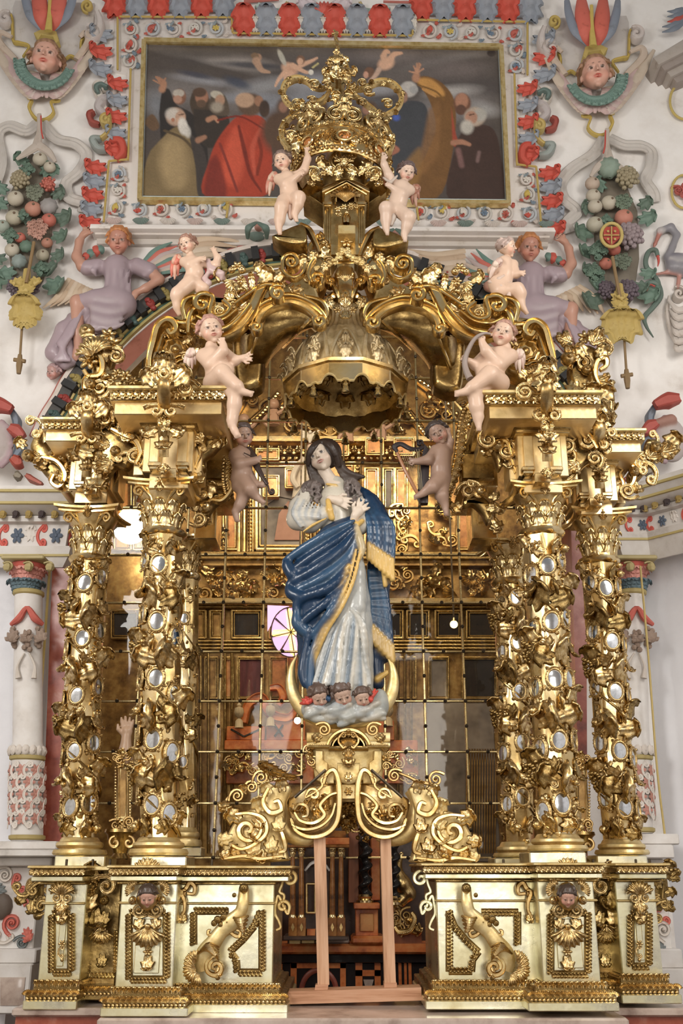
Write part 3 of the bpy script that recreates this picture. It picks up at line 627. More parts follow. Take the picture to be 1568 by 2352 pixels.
  for u in (-.8, 0, .8):
   pts = [P(x + u * k + random.Random(i * 7 + int(u * 10)).uniform(-7, 7), y_sw + 52 + i * 5 - abs(u) * 10, Y - k * s * (1.05 - .4 * abs(u))) for i in range(9)]; balls(m, pts, 6.5 * s)
   orn(m, 'leaf2', x + u * k, y_sw + 50, Y - k * s * 1.0, 34, 180 + u * 20)
  tube(sw, [(x - k, y_sw + 34, k * s * .6), (x - k * .5, y_sw + 20, k * s), (x, y_sw - 4, k * s * 1.1), (x + k * .5, y_sw + 20, k * s), (x + k, y_sw + 34, k * s * .6)], [5, 9, 5, 9, 5], Y, 20)
  m.build('fruit_swag', PAINT, t); sw.build('red_drapery', PAINT, t)
  m = M(); m.cc = (.60, .54, .48)
  for u in (-.55, .45): tube(m, [(x + u * .3 * k, y_sw + 100, k * s * 1.0), (x + u * k * 1.1, y_sw + 130, k * s), (x + u * k * 1.0, y_sw + 158, k * s)], [2, 3, 7], Y, 10)
  m.split('tassel', PAINT, t)
  # carved lower drum
  m = M(); m.cc = (.72, .66, .60); k2 = k * 1.04
  rows = int((y_base - y_m0 - 40) / 30)
  for r in range(rows):
   yy = y_m0 + 26 + r * (y_base - y_m0 - 50) / rows; z = Z(yy, Y - k * s)
   for q in range(9):
    a = pi + q * pi / 8; d = np.array([cos(a), sin(a), 0]); tg = np.array([-sin(a), cos(a), 0]); xc = X(x + lean * (y_base - yy) / (y_base - y_cap0), yy, Y)
    m.cc = (.72, .66, .60) if (q + r) % 2 else (.50, .24, .19); place(m, ('rose', 'cs')[(q + r) % 2], np.array([xc, Y, z]) + d * k2 * s, tg * 26 * s, (0, 0, 26 * s), d * .03)
  m.build('carved_drum', PAINT, t)
  m = M(); m.cc = (.66, .60, .54)
  for q in range(10):
   a = pi * .9 + q * pi * 1.2 / 9; d = np.array([cos(a), sin(a), 0]); tg = np.array([-sin(a), cos(a), 0]); place(m, 'knob', np.array([X(x, y_m0 - 16, Y), Y, Z(y_m0 - 16, Y)]) + d * k * s * .95, tg * 22 * s, (0, 0, 30 * s), d * .05)
  m.build('gadroon_collar', PAINT, t)
  return t
 column('white wall column with a fruit swag left of the gilt retable', 62, 1.55, 36, (1288, 1362, 1400, 1742, 1920, 1932), 4)
 column('white wall column partly hidden behind the right gilt columns', 1462, 2.15, 36, (1288, 1362, 1400, 1742, 1905, 1915), -16)
 # pedestals below
 t = thing('wall_pedestal', 'white stone pedestal with scrolls under the left wall column', 'pedestal', P(40, 2330, 1.5))
 def bx(nm, a, mt, Yf, Yb=1.87, bv=.01, c=(1, 1, 1)): m = M(); m.cc = c; pbox(m, *a, Yf, Yb, bv); m.build(nm, mt, t)
 for a, Yf in (((-60, 1932, 130, 1952), 1.30), ((-60, 1952, 145, 1968), 1.2), ((-60, 1968, 118, 1990), 1.34), ((-60, 1990, 84, 2190), 1.44), ((-60, 2180, 82, 2214), 1.34), ((-60, 2214, 68, 2330), 1.30)): bx('pedestal_block', a, STONE, Yf)
 m = M(); rg = random.Random(4)
 for i, (x, y, k, c, sz, an) in enumerate(((12, 2010, 'vol', 0, 34, 0), (45, 2030, 'cs', 1, 34, 30), (8, 2050, 'leaf', 2, 36, 60), (52, 2075, 'leaf2', 1, 36, -30), (28, 2120, 'vol', 1, 40, 120), (60, 2135, 'leaf', 1, 34, 200), (8, 2150, 'cs', 0, 34, 80), (50, 2165, 'vol', 2, 30, 20))): m.cc = ((.70, .64, .58), (.60, .16, .12), (.20, .22, .22))[c]; orn(m, k, x, y, 1.43, sz, an)
 m.split('painted_scrolls', PAINT, t); m = M(); m.cc = (.12, .09, .07); pball(m, 5, 2082, 24, 1.43, (1, .5, 1.2)); m.build('dark_oval_boss', PAINT, t)
 m = M(); prism(m, [(0, 2245), (58, 2245), (52, 2310), (0, 2310)], 1.29, .02, .004); m.build('mottled_panel', MARBW, t)
 t = thing('wall_pedestal', 'white stone pedestal half hidden at the right foot of the retable', 'pedestal', P(1530, 2330, 1.9))
 for a, Yf in (((1440, 1915, 1560, 1940), 1.75), ((1440, 1940, 1548, 1972), 1.7), ((1450, 1972, 1535, 2190), 1.85), ((1450, 2180, 1568, 2225), 1.75), ((1450, 2225, 1590, 2330), 1.7)): bx('pedestal_block', a, STONE, Yf, 2.35)
 m = M()
 for (x, y, k, c, sz, an) in ((1512, 2010, 'vol', 0, 34, 0), (1505, 2060, 'leaf', 1, 36, 60), (1520, 2100, 'cs', 1, 34, 30), (1522, 2135, 'vol', 0, 40, 120), (1508, 2160, 'leaf2', 2, 30, 200)): m.cc = ((.70, .64, .58), (.60, .16, .12), (.20, .22, .22))[c]; orn(m, k, x, y, 1.84, sz, an)
 m.split('painted_scrolls', PAINT, t)
 # red marble strips with a gilt edge
 for lab, poly, gl in (('red mottled marble strip beside the left wall column', [(120, 1305), (168, 1305), (168, 2560), (62, 2560), (98, 1900)], [(114, 1306), (92, 1620), (72, 1900), (62, 2000)]),
                          ('red mottled marble strip between the right gilt columns', [(1290, 1180), (1345, 1180), (1352, 2560), (1290, 2560)], None),
                          ('red mottled marble strip at the left edge behind the retable foot', [(84, 1990), (170, 1990), (170, 2560), (84, 2560)], None)):
  t = thing('marble_strip', lab, 'marble panel', P(poly[0][0], poly[0][1], 1.7)); m = M(); prism(m, poly, 1.72, .12); m.build('slab', MARBR, t, smooth=False)
  if gl: m = M(); m.cc = (.56, .43, .15); tube(m, gl, 3.2, 1.70, 20, 6); m.build('gilt_edge', PAINT, t)
 t = thing('wall_fillet', 'thin gilt line on the right wall beside the column', 'moulding', P(1480, 1900, 1.9)); m = M(); m.cc = (.50, .38, .14); tube(m, [(1470, 1300), (1488, 1500), (1508, 1760), (1526, 1915)], 2.6, WY - .55, 20, 6); m.build('gilt_edge', PAINT, t)
side_order()
# ================================================================ wall: painting, its carved frame, angels, cherubs, fruit
MR = lambda x, y: (1481 - x, y + max(0, (1481 - 2 * x)) * .013)
def canvas():
 t = thing('painting', 'wide dark oil painting of robed bearded men looking up at cherubs in a grey sky', 'painting', P(741, 460, WY - .05), None)
 c = np.array([(338, 99), (1143, 113), (1160, 457), (328, 449)], float); nu, nv = 380, 170
 u, v = np.meshgrid(np.linspace(0, 1, nu), np.linspace(0, 1, nv), indexing='ij'); w = [(1 - u) * (1 - v), u * (1 - v), u * v, (1 - u) * v]
 x = sum(a * q[0] for a, q in zip(w, c)); y = sum(a * q[1] for a, q in zip(w, c)); C = np.zeros(x.shape + (3,)) + (.085, .07, .062)
 rs = np.random.RandomState(3)
 def mix(m, col): C[:] = C * (1 - m[..., None]) + np.array(col) * m[..., None]
 def B(px, py, rx, ry, col, a=0, soft=.25, op=1):
  q = radians(a); dx = x - px; dy = y - py; X_ = dx * cos(q) - dy * sin(q); Y_ = dx * sin(q) + dy * cos(q); d = np.sqrt((X_ / rx) ** 2 + (Y_ / ry) ** 2); mix(np.clip((1 - d) / soft + .5, 0, 1) * op, col)
 def Pg(pl, col, soft=2.5, op=1):
  a = np.array(pl, float); a = resample(np.concatenate([a, a[:1]]), len(a) * 5)[:-1]; ins = np.zeros(x.shape, bool); dm = np.full(x.shape, 1e9); j = len(a) - 1
  for i in range(len(a)):
   (x1, y1), (x2, y2) = a[j], a[i]; cr = ((y1 > y) != (y2 > y)) & (x < (x2 - x1) * (y - y1) / (y2 - y1 + 1e-9) + x1); ins ^= cr
   l2 = (x2 - x1) ** 2 + (y2 - y1) ** 2 + 1e-9; tt = np.clip(((x - x1) * (x2 - x1) + (y - y1) * (y2 - y1)) / l2, 0, 1); dm = np.minimum(dm, (x - x1 - tt * (x2 - x1)) ** 2 + (y - y1 - tt * (y2 - y1)) ** 2); j = i
  d = np.sqrt(dm) * np.where(ins, 1, -1); mix(np.clip(d / soft + .5, 0, 1) * op, col)
 def St(pts, r, col, soft=.6, op=1, n=14):
  p = resample(np.array(pts, float), n); dm = np.full(x.shape, 1e9); rr = np.interp(np.linspace(0, 1, n), np.linspace(0, 1, len(np.atleast_1d(r))), np.atleast_1d(r)) if np.ndim(r) else np.full(n, float(r))
  for i in range(n - 1):
   d = p[i + 1] - p[i]; tt = np.clip(((x - p[i][0]) * d[0] + (y - p[i][1]) * d[1]) / (d @ d + 1e-9), 0, 1); dm = np.minimum(dm, np.hypot(x - p[i][0] - tt * d[0], y - p[i][1] - tt * d[1]) / (rr[i] * (1 - tt) + rr[i + 1] * tt))
  mix(np.clip((1 - dm) / soft + .5, 0, 1) * op, col)
 # sky
 for i in range(60): B(rs.uniform(340, 1150), rs.uniform(100, 300), rs.uniform(40, 130), rs.uniform(8, 26), [(.12, .10, .09), (.17, .15, .14), (.08, .07, .07), (.22, .20, .19)][i % 4], rs.uniform(-15, 15), 1.2, .5)
 for a in ((540, 140, 70, 14, (.36, .32, .29), -8), (600, 200, 60, 16, (.30, .30, .31), 10), (720, 190, 60, 20, (.32, .33, .36), 0), (700, 240, 70, 24, (.28, .30, .34), 0), (620, 270, 30, 40, (.24, .26, .30), 20), (900, 130, 80, 16, (.20, .17, .16), 0), (1040, 210, 50, 12, (.42, .40, .38), 5), (1110, 250, 34, 14, (.36, .35, .34), -10), (1050, 160, 60, 20, (.17, .14, .13), 0), (470, 185, 60, 8, (.30, .30, .32), -8), (560, 225, 60, 10, (.26, .27, .30), 0), (360, 240, 20, 30, (.20, .21, .23), 20), (1030, 250, 60, 24, (.22, .21, .21), 0), (860, 205, 50, 12, (.34, .34, .36), 0)): B(*a[:4], a[4], a[5], 1.3, .8)
 for a in ((580, 150, 70, 7, (.05, .05, .06), -4), (450, 172, 40, 6, (.06, .06, .08), -12), (545, 190, 30, 10, (.06, .07, .10), -20), (480, 120, 90, 14, (.10, .085, .075), 0), (820, 235, 60, 12, (.10, .10, .11), 0)): B(*a[:4], a[4], a[5], .9, .85)
 sk = (.40, .21, .13); sd = (.22, .105, .065); lt = (.62, .38, .26)
 # cherubs in the sky
 def putto(bx, by, hx, hy, limbs):
  B(bx, by, 19, 13, lt, -25, .5); B(bx + 4, by + 4, 12, 8, (.50, .27, .18), -25, .6, .6)
  for l in limbs: St(l, [6, 4, 2.5], lt, .5);
  B(hx, hy, 10, 11, (.20, .11, .07)); B(hx - 1, hy + 3, 7, 8, lt)
 putto(665, 158, 690, 138, [[(672, 150), (700, 165), (712, 166)], [(655, 165), (640, 182), (632, 198)], [(668, 168), (655, 180), (660, 190)], [(690, 150), (715, 140), (728, 133)]]); B(647, 132, 6, 20, (.42, .40, .34), 25, .4); B(714, 166, 6, 6, (.70, .66, .58)); St([(718, 155), (730, 146)], 2, (.55, .48, .22))
 B(592, 132, 9, 9, (.36, .22, .15)); B(585, 128, 9, 7, (.20, .13, .08)); St([(588, 140), (600, 160), (618, 166)], [9, 6, 3], (.44, .28, .19), .5)
 B(886, 146, 19, 14, lt, 20, .5); B(848, 166, 12, 12, (.16, .085, .055)); B(840, 172, 6, 8, (.50, .28, .20)); St([(895, 138), (905, 125), (922, 122)], [8, 6, 3], lt, .5); St([(880, 130), (886, 118), (892, 120)], [7, 5, 4], lt, .5); St([(870, 160), (860, 176), (848, 186)], [6, 5, 3], (.50, .34, .26), .5)
 # figures, left to right
 Pg([(365, 260), (372, 212), (388, 205), (405, 240), (440, 260), (470, 300), (470, 400), (380, 350)], (.035, .03, .028)); St([(372, 205), (376, 190), (360, 178)], [8, 6, 3], sk);
 for a in ((352, 184), (358, 176), (366, 178), (380, 180)): St([(370, 194), a], 1.8, sk)
 B(412, 222, 15, 18, sd); B(410, 214, 13, 9, (.45, .40, .34)); B(408, 228, 10, 9, (.42, .24, .17)); Pg([(328, 280), (350, 262), (366, 290), (350, 300)], (.14, .085, .05))
 Pg([(346, 345), (372, 318), (402, 292), (430, 300), (462, 350), (468, 449), (330, 449), (334, 380)], (.21, .15, .075)); Pg([(372, 330), (395, 310), (420, 330), (432, 380), (420, 430), (385, 430), (366, 380)], (.40, .29, .15), 22, .8); St([(378, 300), (420, 318), (450, 350)], 3, (.10, .07, .04)); Pg([(432, 300), (470, 350), (480, 449), (455, 449), (448, 380)], (.06, .05, .045))
 B(403, 268, 22, 21, (.44, .30, .22)); B(396, 262, 16, 14, (.62, .58, .52), 0, .5, .8); B(414, 270, 12, 15, (.48, .30, .21)); B(420, 290, 11, 20, (.66, .62, .56), 10, .4); B(430, 302, 8, 14, (.60, .57, .52), 10, .6, .8); St([(412, 264), (422, 262)], 1.5, (.16, .09, .06)); B(397, 275, 4, 5, (.40, .18, .11))
 Pg([(440, 215), (462, 208), (480, 225), (482, 262), (450, 270), (436, 240)], (.07, .05, .035)); B(463, 222, 15, 18, (.34, .17, .11)); B(458, 212, 16, 11, (.10, .06, .04)); B(462, 238, 11, 9, (.12, .075, .05)); Pg([(444, 250), (520, 262), (520, 320), (480, 340), (450, 310)], (.045, .036, .03))
 Pg([(484, 222), (500, 211), (518, 222), (526, 262), (495, 264), (478, 246)], (.10, .075, .055)); B(498, 218, 15, 9, (.46, .42, .34), -15); B(505, 230, 11, 13, (.40, .24, .16)); B(498, 246, 14, 12, (.34, .29, .23), 0, .6); St([(478, 275), (492, 270), (500, 280)], [6, 5, 3], sk); St([(455, 322), (470, 315)], [7, 5], (.32, .17, .11))
 Pg([(562, 262), (535, 275), (500, 320), (480, 370), (470, 449), (610, 449), (625, 380), (618, 300), (600, 268)], (.36, .055, .03)); Pg([(540, 290), (520, 330), (512, 400), (540, 430), (560, 380), (556, 310)], (.56, .10, .055), 14, .8); Pg([(480, 370), (500, 360), (520, 449), (470, 449)], (.20, .035, .025), 8); St([(548, 290), (560, 340), (575, 400), (600, 440)], [3, 5, 4, 2], (.18, .03, .02)); St([(590, 310), (600, 350), (590, 400)], 4, (.20, .035, .02)); St([(505, 330), (520, 370), (545, 440)], 3, (.22, .04, .03)); St([(600, 290), (580, 340), (585, 400)], [3, 6, 3], (.50, .10, .06), .9, .8); St([(500, 276), (552, 268), (612, 300)], 2, (.20, .03, .02))
 B(575, 240, 30, 26, (.12, .075, .05)); B(562, 230, 22, 17, (.46, .30, .20)); B(594, 232, 10, 12, (.30, .16, .10)); B(607, 250, 12, 20, (.06, .04, .03));
 for a in ((655, 245, 20, 22), (690, 270, 24, 24), (735, 250, 20, 22), (640, 300, 40, 50), (700, 330, 60, 80), (800, 300, 50, 60), (850, 250, 16, 18)): B(*a, (.10, .06, .04), 0, .5)
 for a in ((650, 246, 10, 12), (735, 262, 10, 12), (842, 252, 10, 11)): B(*a, (.30, .16, .11), 0, .5)
 # right-hand men
 Pg([(895, 245), (930, 232), (975, 240), (985, 300), (975, 380), (940, 449), (860, 449), (880, 350), (885, 290)], (.055, .058, .065)); Pg([(948, 180), (980, 175), (1020, 195), (1045, 240), (1042, 330), (1010, 449), (930, 449), (965, 380), (1000, 300), (985, 230)], (.17, .085, .03)); Pg([(952, 182), (985, 180), (1012, 200), (1020, 220), (985, 215)], (.52, .27, .08), 6, .9); St([(960, 195), (1000, 210), (1020, 230)], 2, (.20, .10, .03)); St([(970, 205), (1000, 222)], 2, (.50, .26, .09)); Pg([(985, 250), (1010, 240), (1005, 350), (960, 400)], (.24, .12, .045), 10, .7); Pg([(925, 380), (965, 340), (960, 420), (920, 449)], (.30, .16, .05), 12, .7)
 St([(955, 180), (957, 165), (962, 146)], [9, 6, 2.5], sk)
 for a in ((950, 152), (957, 146), (966, 148), (972, 158), (940, 164)): St([(957, 168), a], 1.8, (.46, .25, .16))
 B(938, 205, 20, 18, (.46, .43, .40)); B(950, 206, 10, 9, (.34, .33, .32)); B(926, 222, 10, 14, (.30, .17, .12)); B(910, 270, 8, 7, (.07, .12, .42), 0, .9, .9); St([(905, 340), (912, 345), (898, 355)], [7, 5, 3], (.34, .14, .09))
 B(1061, 238, 20, 24, (.16, .075, .045)); B(1060, 232, 15, 18, (.38, .19, .12)); B(1058, 252, 12, 12, (.12, .06, .04)); Pg([(1036, 245), (1045, 300), (1052, 330), (1040, 330)], (.34, .07, .04))
 Pg([(1062, 300), (1100, 286), (1135, 300), (1150, 360), (1156, 457), (1030, 457), (1045, 340)], (.06, .035, .028)); B(1090, 268, 24, 22, (.42, .33, .26)); B(1102, 264, 15, 15, (.40, .38, .34), 0, .5); B(1082, 270, 14, 15, (.40, .22, .15)); B(1072, 292, 15, 16, (.46, .43, .38), 10, .5); St([(1078, 264), (1088, 262)], 1.5, (.12, .06, .04))
 St([(1040, 328), (1060, 326), (1078, 332)], [6, 6, 4], (.38, .19, .12)); St([(1052, 345), (1060, 380)], 6, (.24, .13, .12), 1, .8); St([(1100, 350), (1096, 370)], 4, (.22, .14, .13), 1, .8); B(1128, 122, 10, 8, (.05, .04, .04))
 C *= 1 + rs.normal(0, .05, x.shape)[..., None]; C[:] = np.clip(C * 1.12, .01, 1)
 m = M(); V = P(x, y, WY - .06); m.add(V.reshape(-1, 3), gridf(nu, nv), col=C.reshape(-1, 3)); m.build('canvas', OIL, t, sharp=None)
 for nm, pad, w, cl, d in (('inner_fillet', 3, 2.0, (.55, .62, .60), .08), ('gilt_moulding', 8, 4.5, (.55, .40, .13), .11), ('gilt_moulding', 4.5, 1.6, (.35, .24, .07), .12)):
  m = M(); m.cc = cl; q = c + np.array([(-pad, -pad), (pad, -pad), (pad, pad), (-pad, pad)])
  for i in range(4): a, b = q[i], q[(i + 1) % 4]; tube(m, [a, b], w, WY - d, 2, 4, (1, .8), prof=[(-1.2, -3), (1.2, -3), (1, .6), (-1, .6)])
  m.build(nm, PAINT if nm != 'gilt_moulding' else GOLDM, t, smooth=False)
canvas()
def frame():
 t = thing('painting_surround', 'white plaster surround with red and blue acanthus leaves round the painting', 'frame', P(741, 520, WY - .1)); Y = WY - .04
 W_ = (.80, .75, .71)
 def strip(nm, pl, Yf=Y, th=.05, cl=W_, mt=PAINT, bv=.006): m = M(); m.cc = cl; prism(m, pl, Yf, th, bv); m.build(nm, mt, t)
 strip('ground', [(262, 36), (532, 36), (536, 82), (944, 88), (948, 54), (1214, 58), (1216, 175), (1190, 180), (1196, 385), (1236, 392), (1250, 522), (236, 514), (246, 372), (284, 368), (290, 172), (258, 166)][:16] + [], Y + .03, .05)
 strip('lower_ledge', [(208, 514), (1272, 522), (1276, 532), (206, 524)], WY - .22, .22); strip('lower_ledge', [(218, 524), (1262, 532), (1262, 546), (218, 538)], WY - .14, .14, (.66, .60, .55)); strip('lower_fascia', [(222, 538), (1258, 546), (1258, 566), (222, 560)], WY - .06, .06, (.60, .55, .50))
 gl = M(); gold = [[(262, 372), (262, 372)],]
 def line(pts, w=2.6, cl=(.52, .38, .12), d=.07): m = M(); m.cc = cl; tube(m, pts, w, WY - d, None, 6); m.build('gilt_line', PAINT, t)
 for sd in (0, 1):
  q = (lambda p: [MR(*a) for a in p]) if sd else (lambda p: p)
  line(q([(270, 160), (270, 38), (532, 40)])[:2]); line(q([(270, 38), (532, 40)])); line(q([(532, 40), (534, 74)])); line(q([(300, 158), (294, 368)])); line(q([(294, 366), (250, 370)])); line(q([(250, 370), (238, 510)])); line(q([(520, 500), (524, 470)]))
  m = M(); m.cc = (.52, .38, .12)
 line([(534, 76), (946, 82)])
 cols = [(.55, .10, .07), (.70, .66, .60), (.48, .12, .09), (.60, .46, .12), (.16, .22, .30)]
 rg = random.Random(5); n = 0
 def unit(x, y, r=21, k=0, fl=False):
  m = M(); m.cc = [(.60, .57, .53), (.50, .52, .54), (.66, .60, .55)][k % 3]; a0 = 90 if k % 2 else -90
  tube(m, pspiral(x, y, r, 1.35, a0, bool(k % 2), .45, 22), [3.2, 3.4, 2.4], Y - .012, None, 6, (1, .7)); m.cc = (.52, .13, .10) if k % 2 else (.30, .36, .40)
  orn(m, 'long', x - r * .9, y + (r * .6 if k % 2 else -r * .6), Y - .01, r * 1.3, -80 if k % 2 else -100); m.build('scroll', PAINT, t)
  m = M(); m.cc = cols[(k * 2) % 5]; orn(m, ('rose', 'shell', 'leaf2', 'rose')[k % 4], x, y, Y - .01, r * 1.0, k * 50); m.build('rosette', PAINT, t)
  m = M(); m.cc = [(.52, .12, .09), (.20, .26, .32), (.62, .55, .50)][(k + 1) % 3]; orn(m, 'leaf', x + r, y + r * .9, Y - .005, r * .8, 120 + k * 37); orn(m, 'leaf', x + r * .9, y - r * .8, Y - .005, r * .7, 40 + k * 61); m.split('side_leaves', PAINT, t)
 pts = [(300 + i * 49, 66 - i * .4) for i in range(5)] + [(297, 104), (296, 140)] + [(272, 400), (270, 436), (266, 478)] + [(320 + i * 49, 480) for i in range(5)]
 for i, (x, y) in enumerate(pts): unit(x, y, 18, i); unit(*MR(x, y), 18, i + 1)
 # acanthus rows
 RB = [(.58, .09, .06), (.30, .33, .38)]
 def leafy(x, y, s, a, k): m = M(); m.cc = RB[k % 2] if k % 3 != 5 else (.62, .56, .50); orn(m, 'leaf2', x, y, WY - .08, s * 1.12, a, dz=1.2); m.build('acanthus_leaf', PAINT, t)
 for i in range(8): leafy(560 + i * 52, 74 + i * .6, 62, 0, i); m = M(); m.cc = (.70, .66, .60); orn(m, 'long', 586 + i * 52, 72, WY - .07, 42, 0); m.build('pale_leaf', PAINT, t)
 for i in range(6): leafy(262 + i * 50, 34, 60, 0, i); leafy(*MR(262 + i * 50, 34), 60, 0, i + 1)
 for i in range(3): leafy(252 - i, 76 + i * 40, 46, 100, i + 1); leafy(*MR(252 - i, 76 + i * 40), 46, -100, i + 1)
 for i in range(5): leafy(288 - i * 1.5, 190 + i * 38, 42, 100, i); leafy(*MR(288 - i, 190 + i * 38), 42, -100, i)
 for i in range(5): leafy(238 - i * 3, 382 + i * 32, 44, 100, i); leafy(*MR(238 - i * 3, 382 + i * 32), 44, -100, i)
 for i in range(17): m = M(); m.cc = [(.60, .48, .44), (.22, .28, .25), (.66, .60, .55)][i % 3]; orn(m, 'shell', 262 + i * 62, 508 + i * .5, WY - .07, 26, 180); m.build('scallop_leaf', PAINT, t)
 # side consoles with a gilt volute
 for sd in (0, 1):
  q = (lambda p: [(*MR(a[0], a[1]), *a[2:]) for a in p]) if sd else (lambda p: p)
  for cl, pts_, w, d in (((.66, .60, .54), [(252, 186), (240, 200), (226, 196), (222, 208), (232, 226), (240, 250), (256, 262)], 10, .1), ((.16, .22, .20), [(226, 214), (222, 204), (232, 196), (246, 200)], 6, .14), ((.50, .45, .44), [(258, 222), (238, 230), (226, 248), (240, 262)], 11, .14), ((.36, .09, .07), [(216, 256), (206, 264), (210, 280), (228, 286)], 7, .12), ((.54, .42, .16), pspiral(244, 278, 14, 1.3, 60, False)[::-1] + [(250, 292), (244, 308), (232, 318)], 6, .17), ((.34, .38, .36), [(232, 318), (214, 322), (224, 340), (244, 344)], 9, .12), ((.56, .10, .07), [(252, 322), (276, 326), (282, 350), (266, 366)], 10, .1), ((.60, .54, .50), [(262, 190), (262, 250), (256, 310)], 7, .05)):
   m = M(); m.cc = cl; scroll(m, q([(a, b, d) for a, b in pts_]), WY + .02, w, .12); m.build('console_scroll', PAINT, t)
 # crest above
 for cl, pts_, w in (((.48, .60, .55), [(590, 12), (610, 26), (640, 30), (660, 18)], 12), ((.52, .42, .20), [(660, 6), (652, 24), (668, 30), (690, 14), (690, -10)], 5), ((.48, .60, .55), [(892, 16), (870, 28), (846, 30), (826, 20)], 12), ((.52, .42, .20), [(826, 6), (834, 26), (818, 32), (796, 14), (800, -10)], 5)):
  m = M(); m.cc = cl; scroll(m, pts_, WY - .1, w, .1); m.build('crest_scroll', PAINT, t)
 m = M(); m.cc = (.62, .13, .10); orn(m, 'shell', 744, 24, WY - .14, 40, 0); m.build('red_shell', PAINT, t); m = M(); m.cc = (.62, .55, .58); orn(m, 'big', 716, 24, WY - .12, 50, 40); orn(m, 'big', 772, 24, WY - .12, 50, -40, True); m.split('crest_leaves', PAINT, t)
 line([(560, 4), (-60 + 700, -2)], 4, (.50, .16, .13))
 m = M(); m.cc = (.50, .17, .14); tube(m, [(880, 4), (1240, 12)], 3, WY - .1, 2, 6); m.build('red_line', PAINT, t)
frame()
SK2 = (.55, .30, .22); LAV = (.40, .31, .34)
def feathers(m, root, tips, w, Y, d, cols, seg=7):
 for i, tp in enumerate(tips):
  m.cc = cols[i % len(cols)]; mid = ((root[i][0] + tp[0]) / 2 + (tp[1] - root[i][1]) * .08, (root[i][1] + tp[1]) / 2 - (tp[0] - root[i][0]) * .08)
  tube(m, [(*root[i], d), (*mid, d + .02), (*tp, d - .03)], [w * .7, w, w * .75, w * .2], Y, seg * 2, 8, (1, .45))
def wall_angel(sd):
 lab = 'carved angel in a lavender robe reclining on the arch, beside the %s fruit garland' % ('left' if sd == 0 else 'right')
 q = (lambda x, y, d=0: (x, y, d)) if sd == 0 else (lambda x, y, d=0: (1488 - x, y + 16, d))
 L = lambda pts: [q(*p) for p in pts]; Y = WY - .12
 t = thing('carved_angel', lab, 'angel', P(*q(200, 800)[:2], WY), 'carved wall angels')
 sc = PS(Y, *q(270, 640)[:2], 7); sc.c = SK2; st = lambda p, r, **k: sc.st(L(p), r, **k)
 st([(272, 590, 6), (270, 615, 4)], [11, 13]); st([(232, 612, 2), (190, 612, 10), (176, 590, 8), (182, 556, 6), (190, 540, 6)], [13, 13, 11, 9, 7]); h = q(190, 540, 6); hand(sc, *h, 32, 35 if sd == 0 else 145, thumb=1 if sd else -1)
 st([(318, 608, 4), (350, 628, 10), (366, 642, 12), (335, 662, 16), (312, 672, 16)], [14, 13, 11, 9, 7]); h = q(312, 672, 16); hand(sc, *h, 30, 240 if sd == 0 else 300)
 st([(190, 700, 14), (178, 694, 18), (178, 760, 12), (180, 800, 10)], [15, 16, 13, 9]); h = q(180, 800, 10); foot(sc, *h, 34, 250 if sd == 0 else 290)
 m = M(); sc.run(m, .017); hm = M(); head(m, hm, *q(273, 556)[:2], 66, Y - .12, yaw=4, pitch=-6, skin=(.52, .25, .18), hair=(.42, .17, .06), child=False, wide=1.05, seed=sd + 3, res=.028)
 m.build('body', POLY, t, sharp=None); hm.build('hair', POLY, t, sharp=None)
 sc = PS(Y, *q(270, 680)[:2], 6); sc.c = LAV; rg = random.Random(9 + sd)
 st([(270, 618, 2), (272, 660, 6), (268, 690, 8)], [34, 27, 30]); st([(225, 614, 4), (200, 616, 8)], [20, 18]); st([(315, 612, 4), (345, 624, 8)], [20, 20]); st([(262, 690, 8), (220, 692, 14), (192, 694, 14)], [34, 26, 20]); st([(280, 700, 8), (250, 730, 8), (220, 745, 8)], [34, 30, 22]); st([(200, 720, 4), (150, 760, 2), (125, 810, 0), (150, 838, 0)], [16, 22, 20, 12]); st([(165, 730, 2), (150, 790, 4), (165, 830, 2)], [12, 18, 12])
 for i in range(9): x = 242 + i * 7; sc.st(L([(x, 620, 38 - abs(i - 4) * 4), (x + (i - 4) * .5, 672, 33 - abs(i - 4) * 3)]), [2, 3.5], k=3, col=(.47, .38, .41) if i % 2 else (.34, .26, .29))
 for i in range(6): sc.st(L([(296 - i * 3, 684 + i * 12, 24), (262 - i * 3, 694 + i * 12, 35), (226 - i * 2, 690 + i * 11, 34), (200 + i * 3, 684 + i * 10, 26)]), [3, 6, 6, 3], k=5, n=12, col=(.33, .25, .28) if i % 2 else (.50, .42, .44))
 for i in range(5): sc.st(L([(286 - i * 12, 742 - i * 3, 34), (262 - i * 12, 752 + (i % 2) * 4, 36), (240 - i * 9, 748, 30)]), [3, 5, 3], k=2.5, n=8, col=(.45, .37, .39))
 for i in range(6): sc.st(L([(190 - i * 5, 712 + i * 5, 24), (164 - i * 6, 770 + i * 4, 28), (126 + i * 7, 828, 22)]), [3, 5, 4], k=2, col=(.36, .27, .31) if i % 2 else (.46, .37, .40))
 for u in (-1, 1): sc.st(L([(232 if u < 0 else 322, 600, 16), (214 if u < 0 else 346, 622, 22), (222 if u < 0 else 330, 634, 14)]), [4, 6, 3], k=4, col=(.47, .38, .42))
 m = M(); sc.run(m, .019); m.build('robe', POLY, t, sharp=None)
 Yw = WY - .06; V_ = M(); CR = [(.60, .47, .34), (.54, .40, .28), (.64, .52, .40)]
 f = lambda p: [q(*a)[:2] for a in p]
 n = 7; feathers(V_, f([(160 + i * 8, 640 + i * 4) for i in range(n)]), f([(98 + i * 17, 708 - i * 3 - (i > 3) * 12) for i in range(n)]), 9, Yw, .03, CR); V_.build('wing_feathers', PAINT, t)
